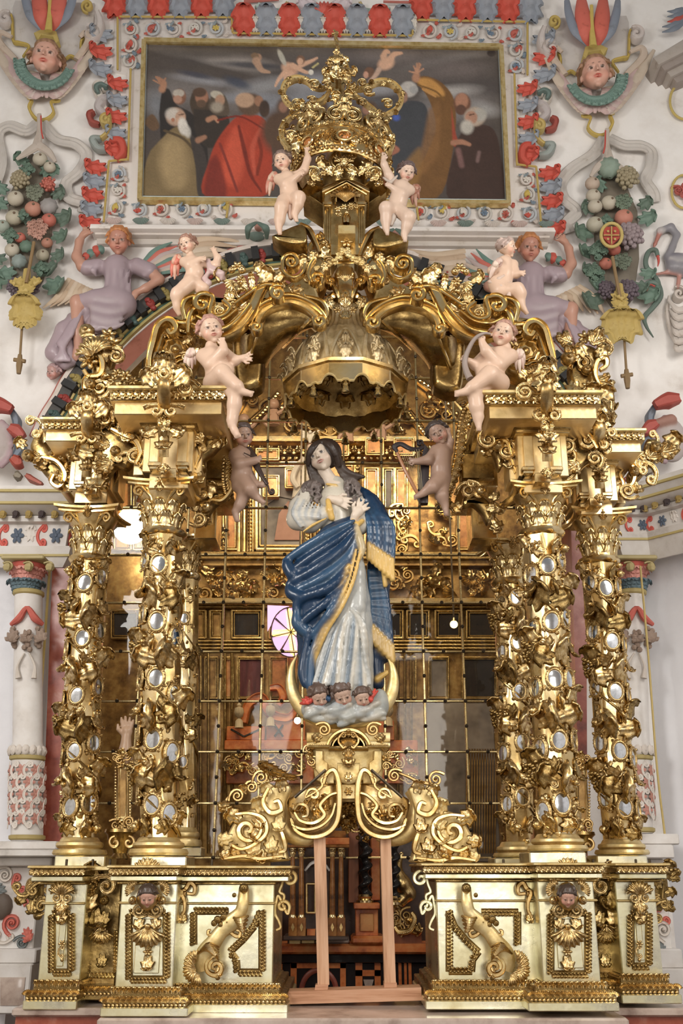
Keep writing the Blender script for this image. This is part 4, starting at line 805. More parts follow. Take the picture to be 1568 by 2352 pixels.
 V_ = M(); feathers(V_, f([(196, 582), (206, 574), (218, 566), (228, 566)]), f([(196, 596), (206, 592), (222, 590), (234, 584)]), 9, Yw, .05, [(.55, .11, .08), (.16, .26, .22)]); V_.build('wing_shoulder', PAINT, t)
 V_ = M(); feathers(V_, f([(330 + i * 5, 602 + i * 3) for i in range(9)]), f([(395 + i * 12, 556 + i * 9) for i in range(9)]), 8, Yw, .03, [(.16, .27, .23), (.60, .17, .13), (.52, .42, .40), (.60, .49, .40)]); V_.build('wing_upper_feathers', PAINT, t)
 V_ = M(); feathers(V_, f([(420, 560 + i * 12) for i in range(5)]), f([(556 - i * 12, 556 + i * 11) for i in range(5)]), 9, Yw, .02, CR); V_.build('wing_feathers', PAINT, t)
wall_angel(0); wall_angel(1)
def cherub_cartouche(sd):
 f = 1 if sd == 0 else -1; X0, Y0 = (105, 137) if sd == 0 else (1368, 172); q = lambda dx, dy: (X0 + f * dx, Y0 + dy)
 t = thing('winged_cherub_head', 'winged cherub head with green leaf collar, under red plumes, %s' % ('left of the painting' if sd == 0 else 'right of the painting'), 'cherub head', P(X0, Y0, WY), 'winged cherub heads on the wall'); Y = WY - .1
 m = M(); hm = M(); head(m, hm, X0, Y0, 84, Y - .16, yaw=8 * f, pitch=10, roll=-6 * f, skin=(.66, .38, .29), hair=(.24, .13, .07), seed=11 + sd, res=.024, lip=(.55, .10, .07)); m.build('face', POLY, t, sharp=None); hm.build('hair', POLY, t, sharp=None)
 m = M(); m.cc = (.17, .27, .23); c = [(-52, 0), (-48, 26), (-32, 46), (-8, 58), (18, 56), (38, 42), (50, 22)]; row(m, 'leaf2', [q(*a) for a in c], Y - .14, 26, 13, 180 if f > 0 else 0); tube(m, [q(*a) for a in c], [5, 9, 10, 9, 5], Y - .10, 20); m.build('leaf_collar', PAINT, t)
 for s_ in (-1, 1):
  k = 1.15 if s_ * 1 == -1 else 1.0
  for layer, (r0, r1, n, cl) in enumerate(((46, 118, 9, [(.60, .50, .40), (.55, .44, .36)]), (30, 88, 9, [(.58, .42, .40), (.62, .50, .46)]))):
   m = M()
   for i in range(n):
    m.cc = cl[i % 2]; g_ = r1 / 118 * k; ex = s_ * (40 + i * 9.5) * g_; ey = 78 - (i ** 1.28) * 8.2 * g_
    tube(m, [(*q(s_ * 14, 60 - i * 3), .03 * layer), (*q(ex * .62, (60 + ey) / 2 + 12 + i * .8), .04 + .03 * layer), (*q(ex, ey), .0)], [8, 12, 12, 4], Y, 12, 8, (1, .5))
   m.build('wing_feathers', PAINT, t)
  m = M(); m.cc = (.58, .47, .38); tube(m, [q(s_ * 70, 0), q(s_ * (98 if s_ > 0 else 108), -40), q(s_ * (92 if s_ > 0 else 104), -62), q(s_ * 78, -52)], [8, 10, 8, 5], Y - .02, 16, 8, (1, .7)); m.build('wing_curl', PAINT, t)
 m = M(); m.cc = (.60, .44, .42)
 for i in range(5): tube(m, [(*q(-14 + i * 8, 62), .1), (*q(-20 + i * 11, 88 - abs(i - 2) * 3), .06)], [6, 8, 3], Y, 8, 8, (1, .5))
 m.build('breast_feathers', PAINT, t)
 m = M(); m.cc = (.56, .42, .12)
 for pts in ([(-52, -6), (-38, -30), (-60, -38), (-74, -42), (-76, -70), (-78, -100), (-92, -112)], [(46, -2), (58, -8), (80, 0), (82, -40), (96, -62), (108, -58)], [(-44, 70), (-42, 86), (-32, 92), (-38, 112), (-22, 136), (0, 138), (18, 122), (12, 98), (30, 94), (30, 86)]): scroll(m, [q(*p) for p in pts], Y + .02, 3.4, .06, n=50)
 m.split('gilt_strap', PAINT, t)
 m = M(); m.cc = (.64, .60, .57); prism(m, [q(*p) for p in [(-76, -120), (-76, -44), (-50, -34), (-34, -10), (0, 0), (46, -2), (60, -8), (80, -4), (84, -50), (108, -64), (112, -130), (-70, -136)]][::f], WY - .04, .04); m.build('cartouche_ground', PAINT, t)
 m = M(); m.cc = (.62, .56, .53);
 for pts, w in ((pspiral(-92, -92, 18, 1.2, 60, False), 7), (pspiral(104, -58, 20, 1.2, 120, True), 8), ([(118, -110), (126, -84), (122, -60), (106, -40)], 9)): scroll(m, [q(p[0], p[1]) for p in pts], Y - .02, w, .12)
 m.split('plaster_volute', PAINT, t)
 m = M(); m.cc = (.55, .42, .14); prism(m, [q(-28, -62), q(-8, -72), (*q(24, -66),), q(30, -44), q(22, -38), q(16, -54), q(-10, -58), q(-18, -46)][::f], Y - .06, .1, .008); scroll(m, [q(p[0], p[1]) for p in pspiral(96, -122, 15, 1.5, -90, True)], Y - .02, 4, .06); m.split('gilt_bracket', PAINT, t)
 for dx, cl, w, a in ((-16, (.62, .14, .10), 19, 6), (22, (.64, .15, .11), 20, -8), (-42, (.24, .27, .33), 11, 14), (48, (.24, .27, .33), 11, -14)):
  m = M(); m.cc = cl; tube(m, [(*q(4 + dx * .3, -68), .04), (*q(4 + dx * .9, -100), .12), (*q(4 + dx * 1.2, -140), .12), (*q(4 + dx * 1.3, -170), .08)], [w * .5, w, w * .9, w * .6], Y, 18, 10, (1, .6)); m.build('plume_leaf', PAINT, t)
 m = M(); m.cc = (.58, .44, .12); tube(m, [q(6, -66), q(9, -110), q(10, -160)], [9, 5, 4], Y - .16, 10, 8, (1, .6)); m.build('gilt_midrib', PAINT, t)
cherub_cartouche(0); cherub_cartouche(1)
def garland(sd):
 f = 1 if sd == 0 else -1; q = (lambda x, y: (x, y)) if sd == 0 else (lambda x, y: (1484 - x, y + 34)); Y = WY - .14
 lab = 'hanging garland of painted fruit with a gilt tassel, %s' % ('at the left edge' if sd == 0 else 'with a small red shield')
 t = thing('fruit_garland', lab, 'garland', P(*q(60, 850), WY), 'fruit garlands')
 CRM = (.50, .45, .36); RED = (.50, .15, .11); GRN = (.13, .20, .15); GR = (.30, .31, .26); PUR = (.13, .10, .12); OLV = (.33, .28, .18)
 fr = [('apple', 92, 366, 17, CRM), ('apple', 114, 384, 14, CRM), ('grapes', 48, 416, 22, OLV), ('leafball', 64, 388, 16, GRN), ('berry', 112, 426, 18, RED), ('artichoke', 78, 444, 20, (.20, .22, .16)), ('apple', 36, 456, 19, CRM), ('apple', 76, 480, 19, (.50, .24, .17)), ('melon', 112, 474, 20, (.32, .30, .29)), ('apple', 32, 500, 19, (.46, .42, .32)), ('leafball', 52, 492, 13, GRN), ('pomegranate', 112, 506, 17, RED), ('thistle', 84, 528, 24, (.48, .27, .21)), ('apple', 46, 546, 13, RED), ('leafball', 24, 540, 18, GRN), ('apple', 28, 574, 17, CRM), ('melon', 60, 566, 15, GRN), ('apple', 98, 586, 15, (.40, .36, .27)), ('apple', 108, 558, 13, (.42, .20, .14)), ('melon', 44, 600, 17, (.26, .31, .29)), ('apple', 6, 520, 16, (.34, .38, .32)), ('leafball', 92, 616, 17, GRN), ('grapes', 38, 660, 20, PUR), ('grapes', 76, 664, 16, PUR)]
 if sd: fr = [('melon', 86, 352, 26, (.25, .32, .26)), ('grapes', 46, 378, 26, OLV), ('apple', 124, 388, 17, (.48, .38, .30)), ('apple', 122, 416, 17, CRM), ('apple', 118, 440, 17, CRM), ('apple', 86, 432, 18, CRM), ('artichoke', 52, 432, 20, (.16, .21, .15)), ('apple', 52, 466, 21, (.52, .22, .16)), ('leafball', 92, 470, 14, GRN), ('apple', 118, 482, 20, (.45, .42, .33)), ('grapes', 40, 512, 30, (.30, .24, .25)), ('pomegranate', 74, 540, 15, RED), ('leafball', 112, 540, 22, GRN), ('apple', 94, 572, 15, (.50, .17, .12)), ('artichoke', 54, 568, 20, (.15, .18, .13)), ('leafball', 120, 590, 22, GRN), ('grapes', 92, 634, 20, PUR), ('grapes', 44, 636, 24, PUR)]
 rg = random.Random(40 + sd)
 m = M(); m.cc = (.20, .17, .13); prism(m, [q(*p) for p in [(70, 350), (112, 370), (118, 430), (116, 560), (96, 640), (60, 690), (30, 650), (16, 560), (20, 450), (50, 380)]][::f], WY - .06, .06, .01); m.build('backing', PAINT, t)
 for x, y, a, s in [(14, 470, 80, 34), (10, 590, 110, 30), (128, 500, -90, 40), (124, 540, -100, 34), (14, 640, 100, 40), (108, 650, -110, 44), (120, 588, -80, 30), (96, 610, -120, 40), (122, 450, -60, 30), (60, 372, 60, 28), (98, 400, -40, 30), (14, 440, 60, 28), (30, 620, 120, 34), (64, 510, 30, 24), (118, 400, -30, 24)]:
  m = M(); m.cc = (GRN, (.15, .23, .18), (.12, .17, .13))[rg.randrange(3)]; orn(m, 'big', *q(x, y), Y + .02, s * 1.25, a * f); m.build('green_leaf', PAINT, t)
 for kd, x, y, r, cl in fr:
  px, py = q(x, y); m = M(); m.cc = cl; s = float(S(px, py, Y)); c = P(px, py, Y - .03); R = r * s
  if kd in ('grapes', 'berry'):
   pts = []; k = 30 if kd == 'grapes' else 20
   for i in range(k): a = i * 2.4; u = math.sqrt((i + .5) / k); pts.append(c + np.array([u * R * cos(a), -math.sqrt(max(0, 1 - u * u)) * R * .7, u * R * 1.1 * sin(a)]))
   balls(m, pts, R * (.23 if kd == 'grapes' else .2)); ball(m, c, R * .8)
  elif kd == 'melon': m.add(SPHH[0] * (1 + .07 * np.cos(np.arctan2(SPHH[0][:, 2], SPHH[0][:, 0]) * 9))[:, None] * [R, R * .8, R] + c, SPHH[1])
  elif kd in ('artichoke', 'leafball', 'thistle'):
   ball(m, c, (R * .85, R * .6, R * .85))
   for i in range(14): a = i * 2.4; u = math.sqrt((i + .5) / 14) * .8; orn(m, 'leaf2', px + u * r * cos(a), py + u * r * sin(a) + r * .2, Y - .03 - R * .7 * math.sqrt(1 - u * u), r * .75, 0 if kd != 'leafball' else i * 40)
  else:
   ball(m, c, (R, R * .85, R * .95), SPHH); m.cc = (.16, .11, .07); o = c + np.array([R * .25, -R * .82, R * .1]); ball(m, o, R * .17, SPHL)
  m.build({'leafball': 'leaf_cluster', 'berry': 'berry_fruit'}.get(kd, kd), PAINT, t)
 # red-lined cloth over the top, and the ribbon ends
 m = M(); m.cc = (.50, .43, .37); tube(m, [q(90, 262), q(91, 300), q(84, 338)], [5, 7, 12], Y - .04, 12, 8, (1, .6)); tube(m, [q(84, 336), q(60, 352), q(38, 366)], [12, 9, 4], Y - .06, 10, 8, (1, .6)); tube(m, [q(88, 334), q(112, 350), q(128, 372)], [12, 9, 4], Y - .06, 10, 8, (1, .6)); m.split('knotted_cloth', PAINT, t)
 m = M(); m.cc = (.52, .08, .06); tube(m, [q(94, 266), q(95, 300), q(99, 318)], 1.8, Y - .13, 8, 6); m.build('red_lining', PAINT, t)
 def ribbon(pts, cl=(.56, .52, .48)):
  m = M(); m.cc = cl; p = pxpath([(*q(a, b), c) for a, b, c in pts], WY - .03, 40); s = float(S(*q(90, 340), WY)); w = 14 * s; sweep(m, p, 1.0, [(-w, 0), (-w * .7, .012), (-w * .3, .002), (0, .014), (w * .4, .004), (w * .8, .014), (w, 0), (w, -.015), (-w, -.015)]); m.build('ribbon', PAINT, t)
 if sd == 0: ribbon([(96, 282, .05), (130, 318, .08), (175, 330, .08), (198, 358, .03), (180, 395, .07), (152, 420, .03), (158, 452, .06), (192, 466, .06), (190, 488, .02)]); ribbon([(86, 282, .05), (60, 300, .08), (20, 288, .08), (-6, 310, .03), (2, 370, .06), (-10, 420, .05)])
 else: ribbon([(96, 282, .05), (122, 320, .08), (170, 352, .06), (196, 385, .03), (190, 420, .07), (160, 450, .05), (182, 476, .06), (176, 500, .02)]); ribbon([(86, 282, .05), (50, 298, .08), (10, 300, .08), (-12, 316, .03), (-10, 350, .07), (2, 378, .05), (-16, 408, .06), (-20, 430, .02)])
 m = M(); m.cc = (.50, .37, .12);
 for i, (dx, a) in enumerate(((0, 0), (-13, -14), (13, 14))): orn(m, 'big', *q(56 + dx * .5, 742), Y - .16, 78, a * 1.0);
 tube(m, [q(62, 620), q(60, 660), q(58, 690)], [8, 12, 7], Y - .12, 10); orn(m, 'leaf2', *q(62, 650), Y - .18, 44, 180); orn(m, 'leaf2', *q(50, 640), Y - .16, 34, 140); orn(m, 'leaf2', *q(74, 640), Y - .16, 34, -140); m.split('gilt_tassel', PAINT, t)
 m = M(); m.cc = (.26, .17, .08); tube(m, [q(78, 556), q(68, 612), q(60, 650)], 4, Y - .2, 6); tube(m, [q(51, 742), q(44, 850)], 3, Y - .1, 4); tube(m, [q(32, 826), q(58, 830)], 5, Y - .1, 4); tube(m, [q(46, 815), q(43, 858)], [5, 8, 5], Y - .1, 8); m.split('hanging_rod', PAINT, t)
 if sd:
  m = M(); m.cc = (.52, .40, .14); cx, cy = 1404, 540; tube(m, [(cx + 24 * cos(a), cy - 27 * sin(a)) for a in np.linspace(0, 2 * pi, 25)[:-1]], 4, Y - .20, None, 8, closed=True); tube(m, [(cx, cy - 20), (cx, cy + 20)], 1.4, Y - .225, 2, 6); tube(m, [(cx - 18, cy), (cx + 18, cy)], 1.4, Y - .225, 2, 6)
  for u, v in ((-8, -9), (8, -9), (-8, 9), (8, 9)): pball(m, cx + u, cy + v, 3, Y - .225, (1, .5, 1))
  m.build('shield_rim', PAINT, t); m = M(); m.cc = (.42, .07, .05); prism(m, [(cx - 18, cy - 20), (cx + 18, cy - 20), (cx + 19, cy + 6), (cx, cy + 24), (cx - 19, cy + 6)], Y - .2, .04, .005); m.build('red_shield', PAINT, t)
garland(0); garland(1)
def crane():
 t = thing('carved_crane', 'painted relief crane biting a green snake at the right edge', 'crane', P(1530, 780, WY)); Y = WY - .06
 sc = PS(Y, 1530, 600, 4); sc.c = (.46, .43, .42)
 sc.st([(1522, 528), (1540, 522), (1554, 540), (1544, 566), (1534, 590), (1545, 614), (1568, 618)], [8, 9, 8, 8, 10, 16, 20], col=(.26, .25, .27)); sc.bl(1517, 530, 3, 11, 9, 8); sc.st([(1514, 536), (1504, 560), (1500, 570)], [6, 4, 2], col=(.45, .19, .15)); sc.bl(1556, 600, 6, 26, 22, 12, col=(.20, .19, .22)); sc.bl(1582, 600, 4, 30, 24, 12)
 sc.st([(1552, 628), (1530, 626), (1506, 630)], [5, 4, 3], col=(.48, .24, .20)); sc.st([(1560, 630), (1556, 660)], [5, 5], col=(.48, .24, .20)); sc.dot(sc.w((1514, 527, 12)), 2.4 * sc.s, (.05, .04, .04))
 for i in range(5): sc.st([(1540 + i * 8, 594, 12), (1556 + i * 8, 600, 16)], [4, 2], k=1, col=(.55, .52, .50))
 m = M(); sc.run(m, .014); m.build('bird_body', POLY, t, sharp=None)
 m = M(); m.cc = (.13, .18, .15); tube(m, [(1510, 588), (1505, 575), (1490, 578), (1482, 600), (1488, 622), (1508, 645), (1510, 668), (1490, 682), (1478, 668), (1490, 650), (1510, 655), (1516, 680), (1500, 705), (1480, 728), (1484, 750), (1500, 775)], [5, 6, 6, 6, 7, 7, 7, 7, 7, 7, 7, 7, 6, 6, 4, 1.5], Y - .03, 70); m.build('snake', PAINT, t)
 m = M(); m.cc = (.50, .09, .07); tube(m, [(1510, 588), (1512, 600), (1510, 612)], [4, 3, 1], Y - .05, 8, 6); tube(m, [(1484, 668), (1492, 654), (1504, 658)], 2, Y - .10, 8, 6); m.split('snake_tongue_and_belly', PAINT, t)
 t = thing('carved_shell_scroll', 'cream carved shell scroll below the crane at the right edge', 'relief', P(1560, 800, WY)); m = M(); m.cc = (.58, .52, .47)
 scroll(m, pspiral(1558, 676, 18, 1.5, 120, True), Y, 5, .1);
 for i in range(6): tube(m, [(1536 + i * 3, 690 + i * 20, .04), (1556, 712 + i * 18, .10), (1580, 705 + i * 18, .06)], [4, 9, 7], Y, 12, 8, (1, .6))
 tube(m, [(1536, 680), (1532, 720), (1544, 770), (1568, 806)], [3, 6, 6, 4], Y, 16); m.build('shell_body', PAINT, t)
 t = thing('carved_cornice_fragment', 'grey stepped wooden cornice with a red and blue wing at the top right corner', 'relief', P(1540, 170, WY))
 for i in range(4): m = M(); m.cc = (.34, .29, .26) if i % 2 else (.44, .39, .35); prism(m, [(1500 + i * 14, 132 + i * 14), (1575, 86 + i * 22), (1590, 108 + i * 22), (1512 + i * 14, 148 + i * 14)], WY - .3 + i * .05, .3 - i * .05, .006); m.build('cornice_step', PAINT, t)
 m = M(); feathers(m, [(1568, 20 + i * 8) for i in range(5)], [(1532 + (i > 2) * -12, 26 + i * 12) for i in range(5)], 8, WY - .1, .05, [(.20, .23, .28), (.20, .23, .28), (.50, .10, .08)]); m.build('wing_feathers', PAINT, t)
 t = thing('gold_edged_medallion', 'gold edged oval medallion with a red carving at the right edge', 'medallion', P(1560, 480, WY)); m = M(); m.cc = (.54, .42, .14); tube(m, [(1570 + 28 * cos(a), 440 - 38 * sin(a)) for a in np.linspace(0, 2 * pi, 25)[:-1]], 3, WY - .05, None, 8, closed=True); tube(m, [(1572 + 34 * cos(a), 232 - 42 * sin(a)) for a in np.linspace(pi * .4, pi * 1.6, 20)], 3, WY - .05, None, 8); m.split('gilt_rim', PAINT, t); m = M(); m.cc = (.45, .12, .10); clutter(m, [(1556, 415), (1585, 415), (1585, 465), (1556, 465)], WY - .05, 7, 20, 5); m.split('red_carving', PAINT, t)
 # cartouches that sit on the side cornices
 for sd, lab in ((0, 'carved cartouche of red and blue straps on the left cornice, cut by the edge'), (1, 'carved cartouche of red and blue straps with a hand on the right cornice')):
  g = (lambda x, y: (x, y)) if sd == 0 else (lambda x, y: (1530 - x * 1.0, y - 10)); Yc = 2.1
  t = thing('strap_cartouche', lab, 'cartouche', P(*g(10, 1110), Yc), 'strapwork cartouches')
  for cl, pts, w, d in (((.42, .09, .07), [(-30, 925), (0, 930), (26, 940)], 17, .1), ((.22, .25, .30), [(26, 940), (38, 968), (34, 1000)], 9, .0), ((.44, .10, .08), [(22, 982), (40, 992), (52, 1004)], 15, .12), ((.20, .24, .30), [(40, 1000), (46, 1030), (34, 1050)], 12, .03), ((.45, .10, .07), [(28, 1052), (42, 1062), (50, 1060)], 14, .12), ((.30, .26, .20), [(34, 1090), (48, 1096)], 10, .08), ((.48, .16, .12), [(60, 1092), (72, 1100), (96, 1112)], 7, .05)):
   m = M(); m.cc = cl; scroll(m, [(*g(a, b), d) for a, b in pts], Yc, w, .14); m.build('strap', PAINT, t)
  sc = PS(Yc, *g(0, 1030), 8); sc.c = (.48, .42, .40); x, y = g(-8, 1020); sc.bl(x, y, 6, 38, 56, 22);
  for i in range(7): a = -1.2 + i * .4; sc.bl(x + (1 if sd == 0 else -1) * 34 * cos(a), y + 52 * sin(a), 14, 8, 9, 6, col=(.42, .30, .32))
  if sd: hand(sc, *g(30, 985), 22, 30, 240); sc.st([g(30, 985) + (22,), g(-10, 975) + (22,)], [10, 14], col=(.34, .18, .14))
  m = M(); sc.run(m, .018); m.build('oval_boss', PAINT, t, sharp=None)
crane()
# ================================================================ the gilt retable: columns with mirrors
def part_at(name, mesh, parent, o, xa, ya, za, label=None):
 """one carved piece as its own part, sharing its mesh with its likes"""
 ob = bpy.data.objects.new(name, mesh); COL.objects.link(ob); ob.parent = parent
 A = np.stack([np.asarray(xa, float), np.asarray(ya, float), np.asarray(za, float)], 1); p = np.asarray(o, float) - np.array(wloc(parent))
 from mathutils import Matrix
 ob.matrix_local = Matrix([[*A[0], p[0]], [*A[1], p[1]], [*A[2], p[2]], [0, 0, 0, 1]])
 if label: ob['label'] = label
 return ob
_tm = {}
def tmesh(k, mat):
 if (k, mat.name) not in _tm: m = M(); m.add(*TL[k]); _tm[(k, mat.name)] = m.mesh(k, mat, sharp=None)
 return _tm[(k, mat.name)]
def big_leaf_t():
 V, q, t = leaf_t(16, 1.9, 2.6, .46, seed=2); return V, q, t
def mirror_t():
 a = np.arange(24) * 2 * pi / 24; m = M()
 pr = [(.80, .02), (.82, .16), (.90, .24), (1.0, .22), (1.06, .10), (1.18, .08), (1.22, -.12), (.8, -.12)]
 V = [(r * cos(x), r * sin(x) * 1.25, z) for r, z in pr for x in a]; m.add(V, gridf(len(pr), 24, True, True))
 for i in range(20): x = i * 2 * pi / 20; ball(m, (1.13 * cos(x), 1.13 * sin(x) * 1.24, .12), (.085, .085, .1), SPHL)
 for i, (x, y, an) in enumerate(((.95, 1.3, .8), (-.95, 1.3, -.8), (.95, -1.3, 2.4), (-.95, -1.3, -2.4))): ball(m, (x, y, .05), (.2, .2, .2), SPHL); V, q, t = leaf_t(6, 2, 1, .4); c, s = cos(-an), sin(-an); m.add(np.stack([V[:, 0] * c - V[:, 1] * s, V[:, 0] * s + V[:, 1] * c, V[:, 2]], 1) * .55 + [x * .7, y * .8, .05], q, t)
 return T(m)
TL['mframe'] = mirror_t()
def glass_t():
 a = np.arange(20) * 2 * pi / 20; V = [(0, 0, .10)] + [(.45 * cos(x), .56 * sin(x), .095) for x in a] + [(.83 * cos(x), 1.04 * sin(x), .05) for x in a]
 return V, [(1 + i, 21 + i, 21 + (i + 1) % 20, 1 + (i + 1) % 20) for i in range(20)], [(0, 1 + i, 1 + (i + 1) % 20) for i in range(20)]
TL['mglass'] = glass_t()
def gilt_column(label, mirrors, sides, ax, ys, Y, r, seed, mat=GOLD, wide=1.0):
 """ax = [(x, y)] axis in pixels from the capital to the base; ys = (abacus top, necking, shaft foot, torus top, plinth top, plinth bottom)"""
 rg = random.Random(seed); ya, yn, yf, yt, yp, yb = ys; xs, yy = zip(*ax); xat = lambda y: float(np.interp(y, yy, xs))
 t = thing('twisted_column', label, 'column', P(xat(yb), yb, Y), 'mirrored columns of the retable'); s0 = float(S(xat(1500), 1500, Y)); R = r * s0
 A = [(xat(y), y) for y in np.linspace(ya, yb, 12)]
 octo = lambda a, z: 1 / np.cos(((a + pi / 8 + .35 * np.sin(z * 3)) % (pi / 4)) - pi / 8) * .97
 m = M(); plathe(m, A, Y, [(y, r * (.94 + .06 * math.sin((y - yn) / (yf - yn) * pi))) for y in np.linspace(yn, yf, 30)], 40, octo); m.build('shaft', GOLD2, t, sharp=25)
 # base
 m = M(); plathe(m, A, Y, [(yf - 4, r * .98), (yf, r * 1.06), (yf + 5, r * 1.12), (yf + 8, r * 1.28), (yf + 14, r * 1.32), (yf + 19, r * 1.26), (yf + 21, r * 1.16), (yf + 27, r * 1.15), (yf + 30, r * 1.24), (yt + 4, r * 1.44), ((yt + yp) / 2 + 3, r * 1.52), (yp - 1, r * 1.46), (yp, r * 1.3)], 40); m.build('base', GOLDM, t)
 m = M(); x = xat(yp); w = r * 1.42; pbox(m, x - w, yp, x + w, yb, Y - w * s0, Y + w * s0, .008); m.build('plinth', GOLDP, t)
 # neck ring, capital
 m = M(); plathe(m, A, Y, [(yn - 12, r * .98), (yn - 9, r * 1.14), (yn - 4, r * 1.18), (yn, r * 1.12), (yn + 4, r * 1.0), (yn + 5, r * .95)], 32); m.build('neck_ring', GOLD2, t)
 cx = X(xat(ya), ya, Y); zt = Z(ya, Y); zb = Z(yn - 8, Y); h = zt - zb
 m = M(); revolve(m, cx, Y, [(zb, R * .95), (zb + h * .35, R * .95), (zb + h * .6, R * 1.08), (zb + h * .78, R * 1.32), (zb + h * .86, R * 1.42), (zb + h * .88, R * 1.2)], 32); m.build('capital_bell', GOLD, t)
 for ring, n, z0, hh, off in ((0, 9, 0, .46, 0), (1, 9, .28, .42, pi / 9)):
  for i in range(n):
   a = off + i * 2 * pi / n + pi / 2; d = np.array([cos(a), sin(a), 0]); tg = np.array([-sin(a), cos(a), 0])
   if d[1] > .55: continue
   part_at('acanthus_leaf', tmesh('leaf2', GOLD2), t, np.array([cx, Y, zb + h * z0]) + d * R * (.93 + ring * .05), tg * R * .75, np.array([0, 0, h * hh]), d * R * .8)
 m = M(); e = R * 1.62; n = 9; u = np.linspace(-1, 1, n); pl = []
 for k in range(4):
  c_, s_ = cos(k * pi / 2), sin(k * pi / 2)
  for q in u[:-1]: X0, Y0 = q * e, -e * (.80 + .20 * q * q); pl.append((cx + X0 * c_ - Y0 * s_, Y + X0 * s_ + Y0 * c_))
 moulding(m, pl, [(-.02, zb + h * .86), (0, zb + h * .88), (0, zb + h * .92), (.018, zb + h * .95), (.02, zt), (-R * .9, zt)], True); m.build('abacus', GOLD2, t)
 for sx in (-1, 1):
  for ay in (-1,):
   dx, dy = sx * .7071, ay * .7071; m = M(); o = np.array([cx + sx * e * .66, Y + ay * e * .80, zb + h * .74]); xa = np.array([sx * .93, -.38, 0]);
   place(m, 'vol1', o, xa * R * .62, (0, 0, R * .62), np.array([0, -1, 0]) * R * .55)
   sweep(m, [np.array([cx + sx * R * .35, Y - R * .9, zb + h * .45]), np.array([cx + sx * R * .5, Y - R * 1.0, zb + h * .66]), o + (-sx * R * .1, 0, R * .26)], [R * .05, R * .09, R * .12]); m.split('volute', GOLD2, t)
 m = M(); o = np.array([cx, Y - e * .86, zt - h * .05]); place(m, 'rose', o, (R * .55, 0, 0), (0, 0, R * .55), (0, -R * .5, 0)); place(m, 'spray', o - (0, 0, R * .5), (R * .5, 0, 0), (0, 0, R * .5), (0, -R * .5, 0)); m.build('abacus_flower', GOLD, t)
 # mirrors
 def frame_at(x, y, k=1.0, tw=0):
  c = xat(y); u = max(-.97, min(.97, (x - c) / (r * 1.04))); a = math.asin(u); d = np.array([sin(a), -cos(a), 0]); tg = np.array([cos(a), sin(a), 0]); yc = Y - R * cos(a)
  o = np.array([X(c, y, Y) , Y, Z(y, Y - R * cos(a))]) + d * R * 1.02; up = np.array([0, 0, 1.]); q = radians(tw); xa = tg * cos(q) + up * sin(q); ya2 = -tg * sin(q) + up * cos(q)
  return o, xa, ya2, d
 rm = r * .41 * wide
 for (x, y) in mirrors + sides:
  o, xa, yv, d = frame_at(x, y, tw=rg.uniform(-14, 4)); k = rm * s0 * rg.uniform(.94, 1.04)
  f = part_at('mirror_frame', tmesh('mframe', GOLD), t, o, xa * k, yv * k, d * k * .9)
  g = bpy.data.objects.new('mirror_glass', tmesh('mglass', MIRROR)); COL.objects.link(g); g.parent = f; g.rotation_euler = (rg.uniform(-.10, .04), rg.uniform(-.05, .05), 0)
 # vine winding round the shaft, leaves, fruit
 m = M(); v = np.linspace(0, 1, 150); yv = yn + 12 + (yf - yn - 20) * v; ph = v * 2 * pi * 2.55 + rg.uniform(0, 6); zz = np.array([Z(q, Y) for q in yv]); cxs = np.array([X(xat(q), q, Y) for q in yv])
 sweep(m, np.stack([cxs + R * 1.03 * np.sin(ph), Y - R * 1.03 * np.cos(ph), zz], 1), R * .07, k=7); m.build('vine_stem', GOLDD, t)
 n = len(mirrors); ms = sorted(mirrors, key=lambda q: q[1]); gaps = [(yn + ms[0][1]) / 2 - 8] + [(ms[i][1] + ms[i + 1][1]) / 2 for i in range(n - 1)] + [(ms[-1][1] + yf) / 2 + 8]
 for gi, y in enumerate(gaps):
  first = gi in (0, n); sd = 1 if (gi + seed) % 2 else -1
  for (u, dy, sz, ang) in ((-.75 * sd, 26, 1.75, 58 * -sd), (.10 * sd, 20, 1.35, 80 * -sd), (.88 * sd, -2, 1.4, 20 * -sd), (-.95 * sd, -22, 1.1, 200), (.6 * sd, -20, 1.0, 120 * sd)):
   if first: sz *= .62
   x = xat(y) + u * r; o, xa, yv2, d = frame_at(x, y + dy * (.5 if first else 1), tw=ang + rg.uniform(-20, 20)); k = r * sz * s0
   part_at('acanthus_leaf', tmesh('big', GOLD if rg.random() < .7 else GOLDD), t, o, xa * k * .95, yv2 * k, d * k * .95)
  gr = (gi + seed) % 2 == 0 and not first
  x = xat(y) + sd * r * (.95 if gr else -.9); o, xa, yv2, d = frame_at(x, y + 4, tw=rg.uniform(-20, 20)); k = r * (1.0 if gr else .62) * s0
  part_at('grape_cluster' if gr else 'pomegranate', tmesh('grape' if gr else 'knob', GOLDD if gr else GOLD), t, o + d * k * .12, xa * k, yv2 * k, d * k)
  for q in range(2):
   x = xat(y) + rg.uniform(-.9, .9) * r; o, xa, yv2, d = frame_at(x, y + rg.uniform(-30, 30), tw=rg.uniform(0, 360)); k = r * rg.uniform(.3, .48) * s0
   part_at('pomegranate', tmesh('knob', GOLD), t, o + d * k * .2, xa * k, yv2 * k, d * k)
 # fine carving between
 m = M()
